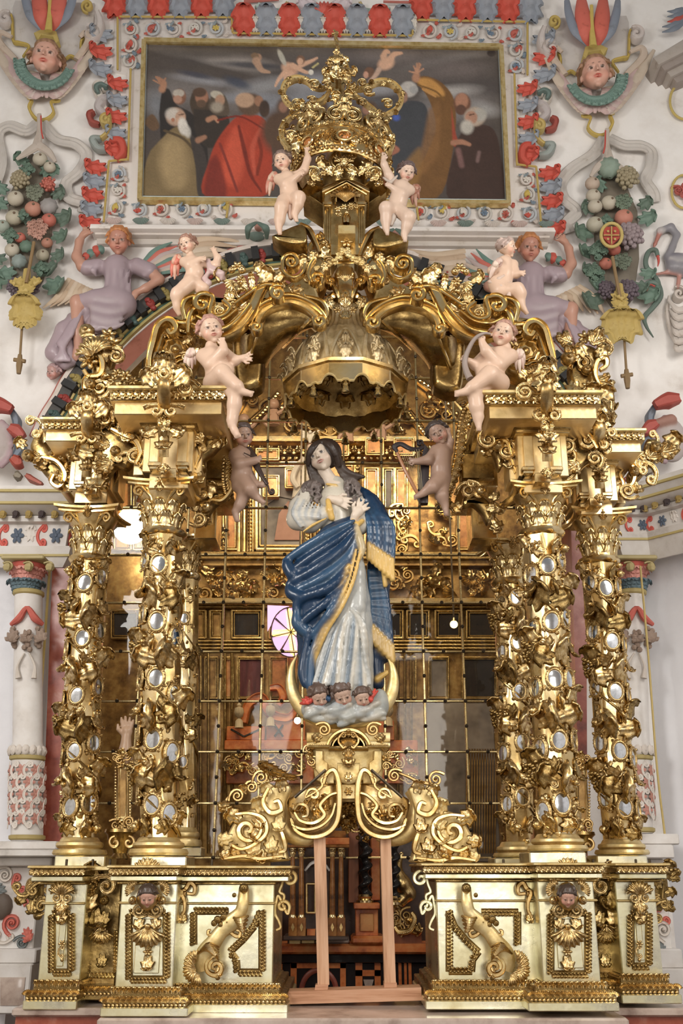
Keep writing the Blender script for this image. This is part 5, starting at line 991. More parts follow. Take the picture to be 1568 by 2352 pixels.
 for i in range(90):
  y = rg.uniform(yn + 8, yf - 6); x = xat(y) + r * sin(rg.uniform(-1.45, 1.45));
  if any((x - a) ** 2 + ((y - b) * .8) ** 2 < (rm * 1.25) ** 2 for a, b in mirrors): continue
  o, xa, yv2, d = frame_at(x, y, tw=rg.uniform(0, 360)); k = r * rg.uniform(.22, .4) * s0; place(m, rg.choice(('leaf', 'vol', 'leaf2', 'bead', 'cs', 'leaf')), o, xa * k, yv2 * k, d * k)
 m.build('fine_foliage', GOLD, t, sharp=None, kind='stuff')
 return t
gilt_column('outermost gilt twisted column on the left with oval mirrors, beside the red marble', [(205, 1338), (200, 1465), (187, 1597), (181, 1725), (172, 1853)], [(240, 1325), (236, 1448), (230, 1577), (222, 1706), (212, 1845), (165, 1352), (156, 1490), (147, 1612), (142, 1735), (132, 1860)], [(215, 1185), (205, 1300), (196, 1465), (190, 1600), (183, 1960)], (1180, 1292, 1928, 1948, 1965, 1992), .53, 41, 1)
gilt_column('gilt twisted column with six rows of oval mirrors beside the left of the glass screen', [(372, 1295), (368, 1427), (366, 1557), (360, 1698), (358, 1847)], [(410, 1335), (408, 1463), (405, 1593), (400, 1728), (394, 1870), (336, 1285), (331, 1410), (326, 1560), (320, 1685), (318, 1818)], [(377, 1130), (376, 1250), (368, 1500), (364, 1980)], (1122, 1232, 1928, 1946, 1966, 1990), 0.0, 45, 2)
gilt_column('shadowed gilt column standing behind the front left column', [(428, 1420), (426, 1590), (424, 1750)], [], [(432, 1235), (424, 1960)], (1238, 1330, 1905, 1925, 1945, 1968), 1.32, 26, 5)
gilt_column('slender gilt column with mirrors at the right edge of the glass screen', [(1178, 1372), (1182, 1476), (1186, 1588), (1192, 1704), (1193, 1830)], [(1146, 1385), (1147, 1498), (1146, 1615), (1152, 1730), (1160, 1846)], [(1168, 1250), (1172, 1350), (1180, 1600), (1190, 1960)], (1252, 1345, 1938, 1955, 1970, 1988), 1.30, 38, 3)
gilt_column('tallest gilt column on the right, front of the glass screen edge, with round-cut mirrors', [(1248, 1298), (1257, 1427), (1264, 1558), (1274, 1700), (1280, 1845)], [(1212, 1320), (1217, 1445), (1224, 1580), (1234, 1720), (1242, 1865), (1284, 1285), (1292, 1420), (1300, 1560), (1312, 1700)], [(1239, 1130), (1243, 1250), (1262, 1500), (1282, 1980)], (1130, 1232, 1920, 1938, 1956, 1984), 0.0, 46, 4)
gilt_column('outermost gilt twisted column on the right beside the white wall', [(1380, 1350), (1395, 1472), (1403, 1588), (1412, 1724), (1423, 1855)], [(1346, 1340), (1354, 1450), (1362, 1580), (1372, 1705), (1384, 1832), (1414, 1350), (1428, 1480), (1438, 1600), (1446, 1740), (1458, 1860)], [(1369, 1185), (1374, 1300), (1392, 1500), (1430, 1980)], (1186, 1296, 1932, 1948, 1964, 1988), .53, 41, 6)
# ---------------------------------------------------------------- entablature blocks over the columns
def egg_band(t, x0, x1, y, Yf, size, mat=GOLD2, name='egg_and_leaf'):
 m = M(); n = max(3, int((x1 - x0) / (size * .8))); row(m, 'leaf2', [(x0, y + size * .45), (x1, y + size * .45)], Yf, size, n, 0); row(m, 'bead', [(x0 + 4, y), (x1 - 4, y)], Yf, size * .75, n + 1); m.build(name, mat, t)
def entablature(label, cx, dy, sc, Y, mir=1, lean=0, left=True, right=True, band=True):
 t = thing('entablature_block', label, 'entablature', P(cx, 1110 + dy, Y), 'entablature blocks over the gilt columns')
 x = lambda u: cx + u * sc; y = lambda v: 885 + dy + (v - 885) * sc
 def bx(nm, a, mt, f, b, bv=.006): m = M(); pbox(m, x(a[0]), y(a[1]), x(a[2]), y(a[3]), Y + f, Y + b, bv); return m.build(nm, mt, t)
 for nm, a, mt, f, b in (('cornice_slab', (-140, 884, 140, 893), GOLDM, -.58, .5), ('cornice_band', (-134, 893, 134, 919), GOLD, -.52, .45), ('fascia', (-124, 922, 124, 952), GOLDF, -.48, .42),
       ('bed_mould', (-66, 962, 66, 973), GOLDD, -.34, .28), ('bed_mould', (-62, 972, 62, 984), GOLD2, -.31, .26), ('frieze_block', (-57, 984, 57, 1084), GOLDF, -.25, .24), ('dosseret', (-44, 1080, 46, 1122), GOLDF, -.20, .20)): bx(nm, a, mt, f, b)
 for u in (-1, 1):
  bx('triglyph', (u * 32 - 11, 990, u * 32 + 11, 1062), GOLDF, -.30, -.2); bx('triglyph_foot', (u * 32 - 15, 1060, u * 32 + 15, 1070), GOLD, -.32, -.2); bx('triglyph_foot', (u * 32 - 12, 1070, u * 32 + 12, 1078), GOLD2, -.31, -.2)
  bx('side_ear', (u * 66 - 12, 1000, u * 66 + 12, 1092), GOLDF, -.10, .16)
  m = M(); scroll(m, [(x(u * 62), y(1075)), (x(u * 74), y(1040)), (x(u * 66), y(1010)), (x(u * 92), y(985))], Y - .12, 4, .05); m.build('ear_moulding', GOLD2, t)
 bx('drop_block', (-18, 1075, 18, 1098), GOLD, -.34, -.15)
 egg_band(t, x(-132), x(132), y(905), Y - .535, 21 * sc)
 if left:
  m = M(); n = 6
  for i in range(n): pp = P(x(-134), y(905), Y - .52) + np.array([0, .16 * (i + .4), 0]); place(m, 'leaf2', pp - (0, 0, .02), (0, -.07, 0), (0, 0, .07), (-.05, 0, 0))
  m.build('egg_and_leaf', GOLD, t)
 # central console: scroll, mask shield, acanthus
 m = M(); cxx = x(-10 * mir)
 tube(m, [(cxx, y(850), .66 ), (cxx, y(880), .74), (cxx, y(915), .66), (cxx, y(955), .50), (cxx, y(1000), .42), (cxx, y(1050), .36)], [9, 13, 15, 15, 12, 10], Y, 22, 10, (1, .5)); m.build('console', GOLD, t)
 for k, u, v, sz, an, f in (('big', 0, 860, 60, 0, 0), ('long', -6, 880, 80, 6, 0), ('long', 8, 880, 76, -8, 1), ('vol1', 0, 860, 34, 0, 0), ('big', -22, 880, 48, 40, 0), ('big', 24, 878, 58, -50, 1), ('vol1', -17, 945, 34, 0, 0), ('vol1', 17, 945, 34, 0, 1), ('big', 0, 1005, 44, 180, 0), ('leaf2', -20, 985, 42, 120, 0), ('leaf2', 20, 985, 42, -120, 1), ('spray', 0, 1068, 34, 180, 0), ('vol', 52, 892, 44, -20, 1)):
  d = {860: .74, 880: .72, 878: .72, 945: .58, 1005: .46, 985: .5, 1068: .40, 892: .66}[v]; s = float(S(cxx, y(v), Y - d)) * sz * sc; a = radians(an); fl = -1 if f else 1
  part_at('acanthus_leaf' if k[0] in 'bls' else 'volute', tmesh(k, GOLD), t, P(cxx + u * mir * sc, y(v), Y - d), np.array([cos(a), 0, sin(a)]) * s * fl * 1.0, np.array([-sin(a), 0, cos(a)]) * s, np.array([0, -1, 0]) * s * 1.0)
 m = M(); pball(m, cxx, y(968), 16 * sc, Y - .52, (1, .5, 1.2)); clutter(m, [(cxx - 16, y(950)), (cxx + 16, y(950)), (cxx + 8, y(990)), (cxx - 8, y(990))], Y - .55, 9, 13, 3, ('bead', 'rose', 'leaf')); m.build('shield', GOLD2, t)
 return t
entablature('outer left gilt entablature block over the outermost left column', 208, 72, .84, .53)
entablature('inner left gilt entablature block beside the seated cherub putting fist to mouth', 386, 0, 1.0, 0)
entablature('inner right gilt entablature block beside the seated cherub with the pipe', 1246, 10, 1.0, 0, -1)
entablature('outer right gilt entablature block over the outermost right column', 1368, 98, .84, .53, -1)
# foliage that hangs beside and between the blocks
def festoon(label, poly, Y, n, size, seed, extra=(), dep=.12, mat=GOLD, name='carved_festoon', kinds=('big', 'vol', 'leaf2', 'knob', 'cs', 'spray', 'big')):
 a = np.array(poly, float); c = a.mean(0); t = thing(name, label, 'gilt carving', P(c[0], a[:, 1].max(), Y)); rg = random.Random(seed)
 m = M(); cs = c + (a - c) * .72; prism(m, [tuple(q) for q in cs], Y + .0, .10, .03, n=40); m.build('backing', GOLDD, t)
 x0, y0 = a.min(0); x1, y1 = a.max(0); pts = []; k = 0
 def inside(x, y):
  cc = False; j = len(a) - 1
  for i in range(len(a)):
   if (a[i][1] > y) != (a[j][1] > y) and x < (a[j][0] - a[i][0]) * (y - a[i][1]) / (a[j][1] - a[i][1]) + a[i][0]: cc = not cc
   j = i
  return cc
 while len(pts) < n and k < n * 80:
  k += 1; x = rg.uniform(x0, x1); y = rg.uniform(y0, y1)
  if inside(x, y) and all((x - u) ** 2 + (y - v) ** 2 > (size * .4) ** 2 for u, v in pts): pts.append((x, y))
 for x, y in pts:
  kd = rg.choice(kinds); d = rg.uniform(0, dep); an = math.atan2(c[1] - y, x - c[0]) - pi / 2 + rg.uniform(-.8, .8); s = float(S(x, y, Y - d)) * size * rg.uniform(.75, 1.25); f = rg.choice((-1, 1))
  part_at({'big': 'acanthus_leaf', 'leaf2': 'acanthus_leaf', 'leaf': 'acanthus_leaf', 'spray': 'leaf_spray', 'vol': 'volute', 'vol1': 'volute', 'cs': 'c_scroll', 'knob': 'gilt_bud', 'rose': 'rosette', 'grape': 'grape_cluster', 'shell': 'shell'}[kd], tmesh(kd, mat), t, P(x, y, Y - d), np.array([cos(an), 0, sin(an)]) * s * f, np.array([-sin(an), 0, cos(an)]) * s, np.array([0, -1, 0]) * s)
 for pts_, w in extra: m = M(); scroll(m, pts_, Y - dep * .7, w, .08); m.build('scroll_band', GOLD2, t)
 return t
festoon('drooping gilt leaf scrolls left of the outer left block, over the wall cornice', [(60, 985), (95, 975), (130, 1040), (165, 1060), (160, 1130), (120, 1120), (80, 1080), (52, 1020)], .45, 12, 40, 21, [([(96, 1050), (130, 1060), (150, 1090), (138, 1118), (118, 1108), (124, 1090)], 6)])
festoon('curling gilt leaf between the two left entablature blocks', [(215, 950), (262, 960), (322, 985), (325, 1040), (300, 1085), (262, 1080), (230, 1120), (205, 1090)], -.05, 17, 42, 22, [([(255, 985), (285, 1000), (310, 1012), (322, 1040), (312, 1065)], 7)])
festoon('small gilt leaf scroll right of the inner left block', [(440, 990), (500, 975), (520, 1000), (495, 1035), (465, 1060), (470, 1085), (445, 1090)], -.05, 9, 36, 23)
festoon('gilt leaf bracket hanging under the left side arch', [(462, 1120), (520, 1105), (535, 1130), (500, 1155), (480, 1180), (460, 1220), (450, 1160)], .35, 9, 34, 24, [([(470, 1170), (485, 1150), (510, 1150), (530, 1125), (526, 1105)], 5)])
festoon('gilt leaf scroll left of the inner right block, below the pipe player', [(1100, 985), (1130, 975), (1175, 1000), (1170, 1060), (1150, 1095), (1130, 1040), (1105, 1015)], -.05, 10, 36, 25, [([(1108, 1000), (1125, 1020), (1160, 1015), (1172, 1045)], 6)])
festoon('gilt leaf bracket hanging under the right side arch', [(1052, 1130), (1090, 1120), (1125, 1135), (1150, 1180), (1130, 1215), (1110, 1180), (1080, 1155), (1050, 1160)], .35, 9, 34, 26)
festoon('curling gilt leaf between the two right entablature blocks', [(1300, 970), (1375, 900), (1405, 960), (1400, 1040), (1350, 1080), (1310, 1120), (1290, 1070), (1292, 1010)], -.05, 20, 42, 27, [([(1296, 1010), (1320, 990), (1350, 1000), (1370, 1030)], 7)])
festoon('drooping gilt leaf scrolls right of the outer right block, over the wall cornice', [(1490, 985), (1530, 990), (1540, 1040), (1510, 1060), (1470, 1110), (1440, 1130), (1430, 1090), (1470, 1050)], .45, 12, 40, 28, [([(1424, 1060), (1455, 1075), (1452, 1110), (1430, 1120)], 6)])
festoon('gilt vase of carved roses topping the outer left block', [(192, 760), (250, 745), (275, 790), (262, 850), (280, 880), (275, 930), (192, 930), (200, 860), (188, 800)], .35, 20, 44, 31, [([(192, 850), (205, 865), (232, 860), (235, 830), (215, 800), (198, 812), (205, 825)], 7), ([(200, 930), (196, 880), (205, 862)], 8)], kinds=('rose', 'big', 'knob', 'leaf2', 'shell', 'rose', 'vol'))
festoon('low gilt rosettes lying between the vase and the left scroll', [(262, 850), (300, 868), (345, 862), (350, 884), (262, 884)], .2, 8, 26, 32, kinds=('rose', 'leaf2', 'rose'))
festoon('gilt leaf and rose cresting over the outer right block', [(1300, 790), (1345, 765), (1388, 790), (1380, 850), (1395, 900), (1392, 960), (1310, 900), (1290, 850)], .35, 20, 42, 33, [([(1378, 850), (1392, 840), (1390, 825), (1372, 830), (1366, 858), (1376, 885)], 7)], kinds=('rose', 'big', 'knob', 'leaf2', 'spray', 'vol'))
# ================================================================ pedestals of the retable
def pedestal_group(label, L, f, hx, seed):
 """L = dict of pixel extents; f = +1 left group, -1 right group"""
 t = thing('retable_pedestal', label, 'pedestal', P((L['inner'][0] + L['inner'][1]) / 2, 2338, -.1), 'gilt pedestals either side of the opening')
 def bx(nm, a, mt, Yf, Yb=.9, bv=.006): m = M(); pbox(m, *a, Yf, Yb, bv); return m.build(nm, mt, t)
 def leafrow(x0, x1, y, Yf, s, nm='leaf_moulding', k='leaf2', mt=GOLD, ang=180): m = M(); row(m, k, [(x0, y - s * .35), (x1, y - s * .35)], Yf, s, max(2, int(abs(x1 - x0) / (s * .72))), ang); row(m, 'bead', [(x0, y + s * .3), (x1, y + s * .3)], Yf, s * .5, max(2, int(abs(x1 - x0) / (s * .5)))); m.build(nm, mt, t)
 dy = L.get('dy', 0)
 def pier(nm, x0, x1, cx0, cx1, bx0, bx1, Yf, yb, ytop, frame=True, mat=GOLDP, Yb=.9):
  y0 = ytop + 42
  bx(nm, (x0, y0, x1, yb), mat, Yf, Yb)
  bx('cornice', (cx0, ytop, cx1, ytop + 7), GOLDM, Yf - .20, Yb); bx('cornice', (cx0 + 4, ytop + 7, cx1 - 4, ytop + 22), GOLDD, Yf - .16, Yb); leafrow(cx0 + 6, cx1 - 6, ytop + 15, Yf - .165, 15)
  bx('cornice_fascia', (cx0 + 9, ytop + 24, cx1 - 9, ytop + 37), mat, Yf - .12, Yb); bx('bed_mould', (x0 - 5, ytop + 37, x1 + 5, ytop + 44), GOLDD, Yf - .045, Yb)
  bx('waist_mould', (x0 - 3, y0 + 42, x1 + 3, y0 + 48), GOLDM, Yf - .022, Yb)
  w = (bx1 - bx0); d0 = (x0 - bx0); d1 = (bx1 - x1)
  for i, (h0, h1, e, mt) in enumerate(((0, 7, .10, GOLD), (7, 24, .45, GOLDD), (24, 44, .85, GOLDD), (44, 66, .97, GOLDP))):
   bx('base_moulding', (x0 - d0 * e, yb + h0, x1 + d1 * e, yb + h1), mt, Yf - .20 * e, Yb)
  leafrow(x0 - d0 * .45, x1 + d1 * .45, yb + 16, Yf - .10, 17, ang=0); leafrow(x0 - d0 * .85, x1 + d1 * .85, yb + 34, Yf - .18, 19, k='shell', ang=0)
  if frame:
   i0, i1, j0, j1 = frame; m = M(); pts = [(i0, j0), (i1, j0), (i1, j1), (i0, j1)];
   for a, b in zip(pts, pts[1:] + pts[:1]): tube(m, [a, b], 7, Yf - .004, 6, 6, (1, .5))
   for a, b in zip(pts, pts[1:] + pts[:1]): n = int(math.hypot(a[0] - b[0], a[1] - b[1]) / 8); row(m, 'leaf', [a, b], Yf - .018, 13, n, 20); row(m, 'bead', [a, b], Yf - .02, 7, n)
   m.build('carved_panel_frame', GOLDD, t); m = M(); pbox(m, i0 + 12, j0 + 12, i1 - 12, j1 - 12, Yf - .012, Yf + .01, .004); m.build('panel_field', mat, t)
 o0, o1 = L['outer']; n0, n1 = L['inner']; p0, p1 = L['panel']; r0, r1 = L['recess']; yt = 1988 + dy
 i0, i1 = sorted((o0 + 24 * f, o0 + 64 * f)) if f > 0 else (o0 + 30, o0 + 68)
 pier('outer_pier', o0, o1, *L['outer_c'], *L['outer_b'], .10, L['yo'], yt, (i0, i1, 2100, L['yo'] - 22))
 bx('recess_panel', (r0, yt + 8, r1, L['yo'] + 20), GOLDD, .34); bx('recess_cornice', (r0, yt + 1, r1, yt + 12), GOLDM, .12)
 m = M(); pts = [(r0 + 14, 2140), (r1 - 12, 2140), (r1 - 12, 2235), (r0 + 14, 2235)]
 for a, b in zip(pts[1:], pts[2:] + pts[:1]): row(m, 'leaf', [a, b], .32, 14, max(3, int(math.hypot(a[0] - b[0], a[1] - b[1]) / 8)), 20)
 m.build('carved_panel_frame', GOLD, t)
 bx('recess_base', (r0, L['yo'] + 12, r1, L['yo'] + 44), GOLDD, .12); leafrow(r0, r1, L['yo'] + 24, .11, 18, ang=0, k='shell')
 pier('panel_wall', p0, p1, *L['panel_c'], *L['panel_b'], -.10, L['yp'], yt, None)
 pier('inner_pier', n0, n1, *L['inner_c'], *L['inner_b'], -.32, L['yi'], yt - 1, (n0 + 26, n1 - 22, 2098, L['yi'] - 22))
 # carved drops
 def pc(k, x, y, Yf, sz, an=0, mt=GOLD, nm='acanthus_leaf', fl=1): s = float(S(x, y, Yf)) * sz; a = radians(an); part_at(nm, tmesh(k, mt), t, P(x, y, Yf), np.array([cos(a), 0, sin(a)]) * s * fl, np.array([-sin(a), 0, cos(a)]) * s, np.array([0, -1, 0]) * s)
 rg = random.Random(seed)
 cx = (n0 + n1) / 2 + (2 if f > 0 else -2)
 for (dx, y, k, sz, an) in ((0, 1992, 'shell', 46, 0), (-30, 2020, 'rose', 26, 0), (30, 2020, 'rose', 26, 0), (-38, 2040, 'shell', 26, 60), (38, 2040, 'shell', 26, -60), (-34, 2068, 'knob', 26, 0), (34, 2068, 'knob', 26, 0), (-20, 2090, 'vol', 30, 180), (20, 2090, 'vol', 30, 180), (-14, 2112, 'big', 30, 150), (14, 2112, 'big', 30, -150), (0, 2150, 'shell', 54, 180), (0, 2128, 'knob', 18, 0), (0, 2186, 'rose', 22, 0), (0, 2200, 'big', 34, 180)):
  pc(k, cx + dx, y, -.36 - (.05 if y < 2080 else .0), sz, an, GOLD, {'shell': 'shell', 'rose': 'rosette', 'knob': 'gilt_bud', 'vol': 'volute'}.get(k, 'acanthus_leaf'), 1 if dx <= 0 else -1)
 m = M(); pball(m, cx, 2058, 26, -.42, (1, .5, 1.2)); m.build('head_backing', GOLD, t)
 hm = M(); hh = M(); head(hm, hh, cx, 2060, 46, -.47, yaw=4 * f, pitch=-14, skin=(.62, .36, .27), hair=(.06, .04, .03), seed=seed, res=.03)
 hm.build('cherub_face', POLY, t, sharp=None); hh.build('cherub_hair', POLY, t, sharp=None)
 cx = (o0 + o1) / 2 + (-2 * f);
 for (dx, y, k, sz, an) in ((0, 2042, 'shell', 40, 0), (-12, 2062, 'vol', 26, 0), (12, 2062, 'vol', 26, 0), (0, 2072, 'spray', 34, 180), (0, 2095, 'big', 32, 180), (0, 2116, 'knob', 22, 0), (0, 2168, 'rose', 18, 0), (0, 2186, 'cs', 20, 0), (0, 2205, 'bead', 9, 0)): pc(k, cx + dx, y, .05, sz, an, GOLD, 'carved_drop', 1 if dx <= 0 else -1)
 cx = (r0 + r1) / 2
 for (dx, y, k, sz, an) in ((-12, 2015, 'big', 46, 30), (14, 2035, 'vol1', 44, 0), (-16, 2055, 'big', 48, 150), (10, 2068, 'knob', 30, 0), (-12, 2092, 'big', 46, 190), (12, 2098, 'leaf2', 38, 160), (0, 2128, 'spray', 40, 180), (2, 2150, 'shell', 38, 180), (4, 2195, 'leaf2', 30, 180), (4, 2210, 'bead', 12, 0), (-18, 2038, 'grape', 34, 0)): pc(k, cx + dx * f, y, .22, sz, an, GOLDD if rg.random() < .5 else GOLD, 'carved_drop', f)
 # diagonal bracket on the panel, with scroll foot
 q = lambda x: hx(x)
 m = M(); tube(m, [(q(560), 2042, .10), (q(558), 2070, .13), (q(552), 2095, .13), (q(530), 2120, .12), (q(508), 2140, .12), (q(490), 2165, .12), (q(472), 2195, .10), (q(478), 2225, .09)], [12, 13, 14, 20, 16, 18, 24, 26], -.12, 40, 12, (1, .55)); m.build('bracket', GOLDM, t)
 m = M()
 for i in range(5): tube(m, [(q(536 + i * 3), 2108 + i * 5, .16), (q(552 + i), 2112 + i * 6, .19), (q(570 - i * 2), 2104 + i * 9, .15)], [3, 6, 3], -.12, 10, 6)
 for i in range(6): tube(m, [(q(455 + i * 2), 2190 - i * 3, .12), (q(478 + i * 3), 2170 + i * 4, .20), (q(502), 2175 + i * 6, .13)], [3, 6, 2], -.12, 10, 6)
 for pts, w in (([(q(515), 2128), (q(535), 2146), (q(548), 2150), (q(552), 2140), (q(543), 2136)], 5), ([(q(492), 2145), (q(480), 2146), (q(478), 2138), (q(484), 2136)], 4), ([(x if f > 0 else x, y) for x, y in [(q(a), b) for a, b in pspiral(495, 2222, 27, 1.5, 80, False)]], 6)): scroll(m, pts, -.24, w, .05)
 m.split('scroll_wrap', GOLD, t)
 for (x, y, k, sz, an) in ((500, 2112, 'knob', 24, 0), (514, 2106, 'knob', 22, 0), (508, 2124, 'knob', 20, 0), (522, 2118, 'knob', 18, 0), (492, 2120, 'knob', 20, 0), (440, 2205, 'shell', 34, 60), (438, 2228, 'shell', 38, 100), (450, 2245, 'shell', 30, 130), (500, 2245, 'knob', 16, 0), (498, 2224, 'big', 26, 200), (538, 2056, 'knob', 14, 0), (560, 2040, 'knob', 30, 0)): pc(k, q(x), y, -.24, sz, an * f, GOLD if k != 'knob' else GOLDD, 'shell' if k == 'shell' else 'gilt_bud', f)
 m = M()
 for pts, w in (([(430, 2052), (445, 2052), (447, 2036), (436, 2028), (428, 2040), (418, 2050), (424, 2070), (424, 2090), (418, 2102)], 6), ([(418, 2050), (424, 2044), (424, 2054), (419, 2056)], 4)): scroll(m, [(q(x), y) for x, y in pts], -.15, w, .05)
 for k, u, v in (('leaf', 421, 2098),): orn(m, k, q(u), v, -.15, 26, 180)
 m.split('ear_scroll', GOLD, t)
 # frames of the panel wall
 for pts in ([(446, 2170), (446, 2094), (500, 2094), (525, 2094)], [(600, 2092), (600, 2232), (546, 2232), (544, 2205), (530, 2186), (560, 2158), (585, 2128), (600, 2092)]):
  m = M()
  for a, b in zip(pts[:-1], pts[1:]):
   a = (q(a[0]), a[1]); b = (q(b[0]), b[1]); n = max(2, int(math.hypot(a[0] - b[0], a[1] - b[1]) / 8)); tube(m, [a, b], 7, -.105, 5, 6, (1, .5)); row(m, 'leaf', [a, b], -.12, 13, n, 20); row(m, 'bead', [a, b], -.12, 7, n)
  m.build('carved_panel_frame', GOLDD, t)
 # wrought scrolls on the side that looks into the opening
 m = M()
 for pts, w in ((pspiral(665, 2018, 19, 1.4, 120, True) [::-1] + [(648, 2030), (642, 2048), (652, 2056), (650, 2070), (640, 2078)], 4.5), (pspiral(650, 2082, 17, 1.4, -60, False)[::-1] + [(640, 2058), (634, 2075), (632, 2098), (640, 2115), (644, 2130), (634, 2136)], 4.5)): scroll(m, [(q(x), y) for x, y in pts], -.02, w, .06)
 m.split('side_scroll', GOLDP if f < 0 else GOLDM, t)
 bx('inner_return', tuple(sorted((q(632), q(628)))[:1] ) + (2030,) + tuple(sorted((q(632), q(628)))[1:]) + (2262,), GOLDP, -.08, .8) if False else None
 return t
pedestal_group('left gilt pedestal group with a painted cherub face between shells', dict(outer=(97, 192), outer_c=(62, 200), outer_b=(50, 176), recess=(190, 272), inner=(272, 402), inner_c=(244, 416), inner_b=(228, 432), panel=(408, 628), panel_c=(400, 672), panel_b=(396, 662), yo=2254, yi=2270, yp=2262), 1, lambda x: x, 1)
pedestal_group('right gilt pedestal group with a painted cherub face, beside the white wall pedestal', dict(outer=(1420, 1512), outer_c=(1412, 1540), outer_b=(1428, 1568), recess=(1360, 1425), inner=(1240, 1370), inner_c=(1224, 1392), inner_b=(1212, 1424), panel=(1004, 1236), panel_c=(966, 1240), panel_b=(976, 1236), yo=2240, yi=2258, yp=2254, dy=-6), -1, lambda x: 1630 - x + (x < 450) * 6, 2)
# low iron clips that hold the column plinths
t0 = thing('plinth_clamp', 'small grey iron clamps along the top of the left pedestals', 'clamp', P(300, 1990, -.2))
# ---------------------------------------------------------------- marble step
z0 = Z(2337, -.50)
def slab(name, label, x0, x1, Yf, Yb, zt):
 t = thing(name, label, 'step', ((x0 + x1) / 2, (Yf + Yb) / 2, 0)); m = M(); box(m, x0, x1, Yf, Yb, zt - .05, zt, .012); m.build('tread', MARBW, t); m = M(); box(m, x0 + .02, x1 - .02, Yf + .035, Yb, .0, zt - .05); m.build('riser', MARBR, t, smooth=False)
slab('marble_step', 'polished stone step with a red marble front under the pine frame', X(226, 2337, -.5), X(1440, 2337, -.5), -.54, .96, z0)
slab('marble_step', 'red marble block under the outer left pier', X(34, 2330, .0), X(226, 2337, -.5) - .01, -.08, .96, z0)
slab('marble_step', 'red marble block under the outer right pier', X(1440, 2337, -.5) + .01, X(1590, 2330, 0), -.08, .96, z0)
bpy.data.objects.remove(t0)
# ---------------------------------------------------------------- pine frame that holds the image
t = thing('pine_frame', 'raw pine support of two uprights on a long bottom beam in the opening', 'wooden frame', P(812, 2320, .1))
def board(nm, poly, Yf, Yb, mt):
 m = M(); a = np.asarray(poly, float); f = P(a[:, 0], a[:, 1], Yf); k = len(f); g = f.copy(); g[:, 1] = Yb; tri = tessellate_polygon([[Vector((q[0], q[2], 0)) for q in f]])
 m.add(np.concatenate([f, g]), gridf(2, k, False, True), [tuple(x) for x in tri] + [tuple(k + i for i in reversed(x)) for x in tri]); m.build(nm, mt, t, smooth=False)
board('upright', [(720, 1918), (747, 1918), (756, 2262), (729, 2262)], .10, .16, WOOD); board('upright', [(873, 1920), (897, 1920), (909, 2258), (883, 2258)], .10, .24, WOOD)
board('foot_block', [(724, 2262), (754, 2262), (752, 2276), (722, 2276)], .08, .18, WOODH); board('foot_block', [(882, 2258), (911, 2258), (911, 2271), (882, 2271)], .08, .24, WOODH)
board('bottom_beam', [(660, 2278), (967, 2268), (968, 2298), (662, 2307)], .02, .22, WOODH)
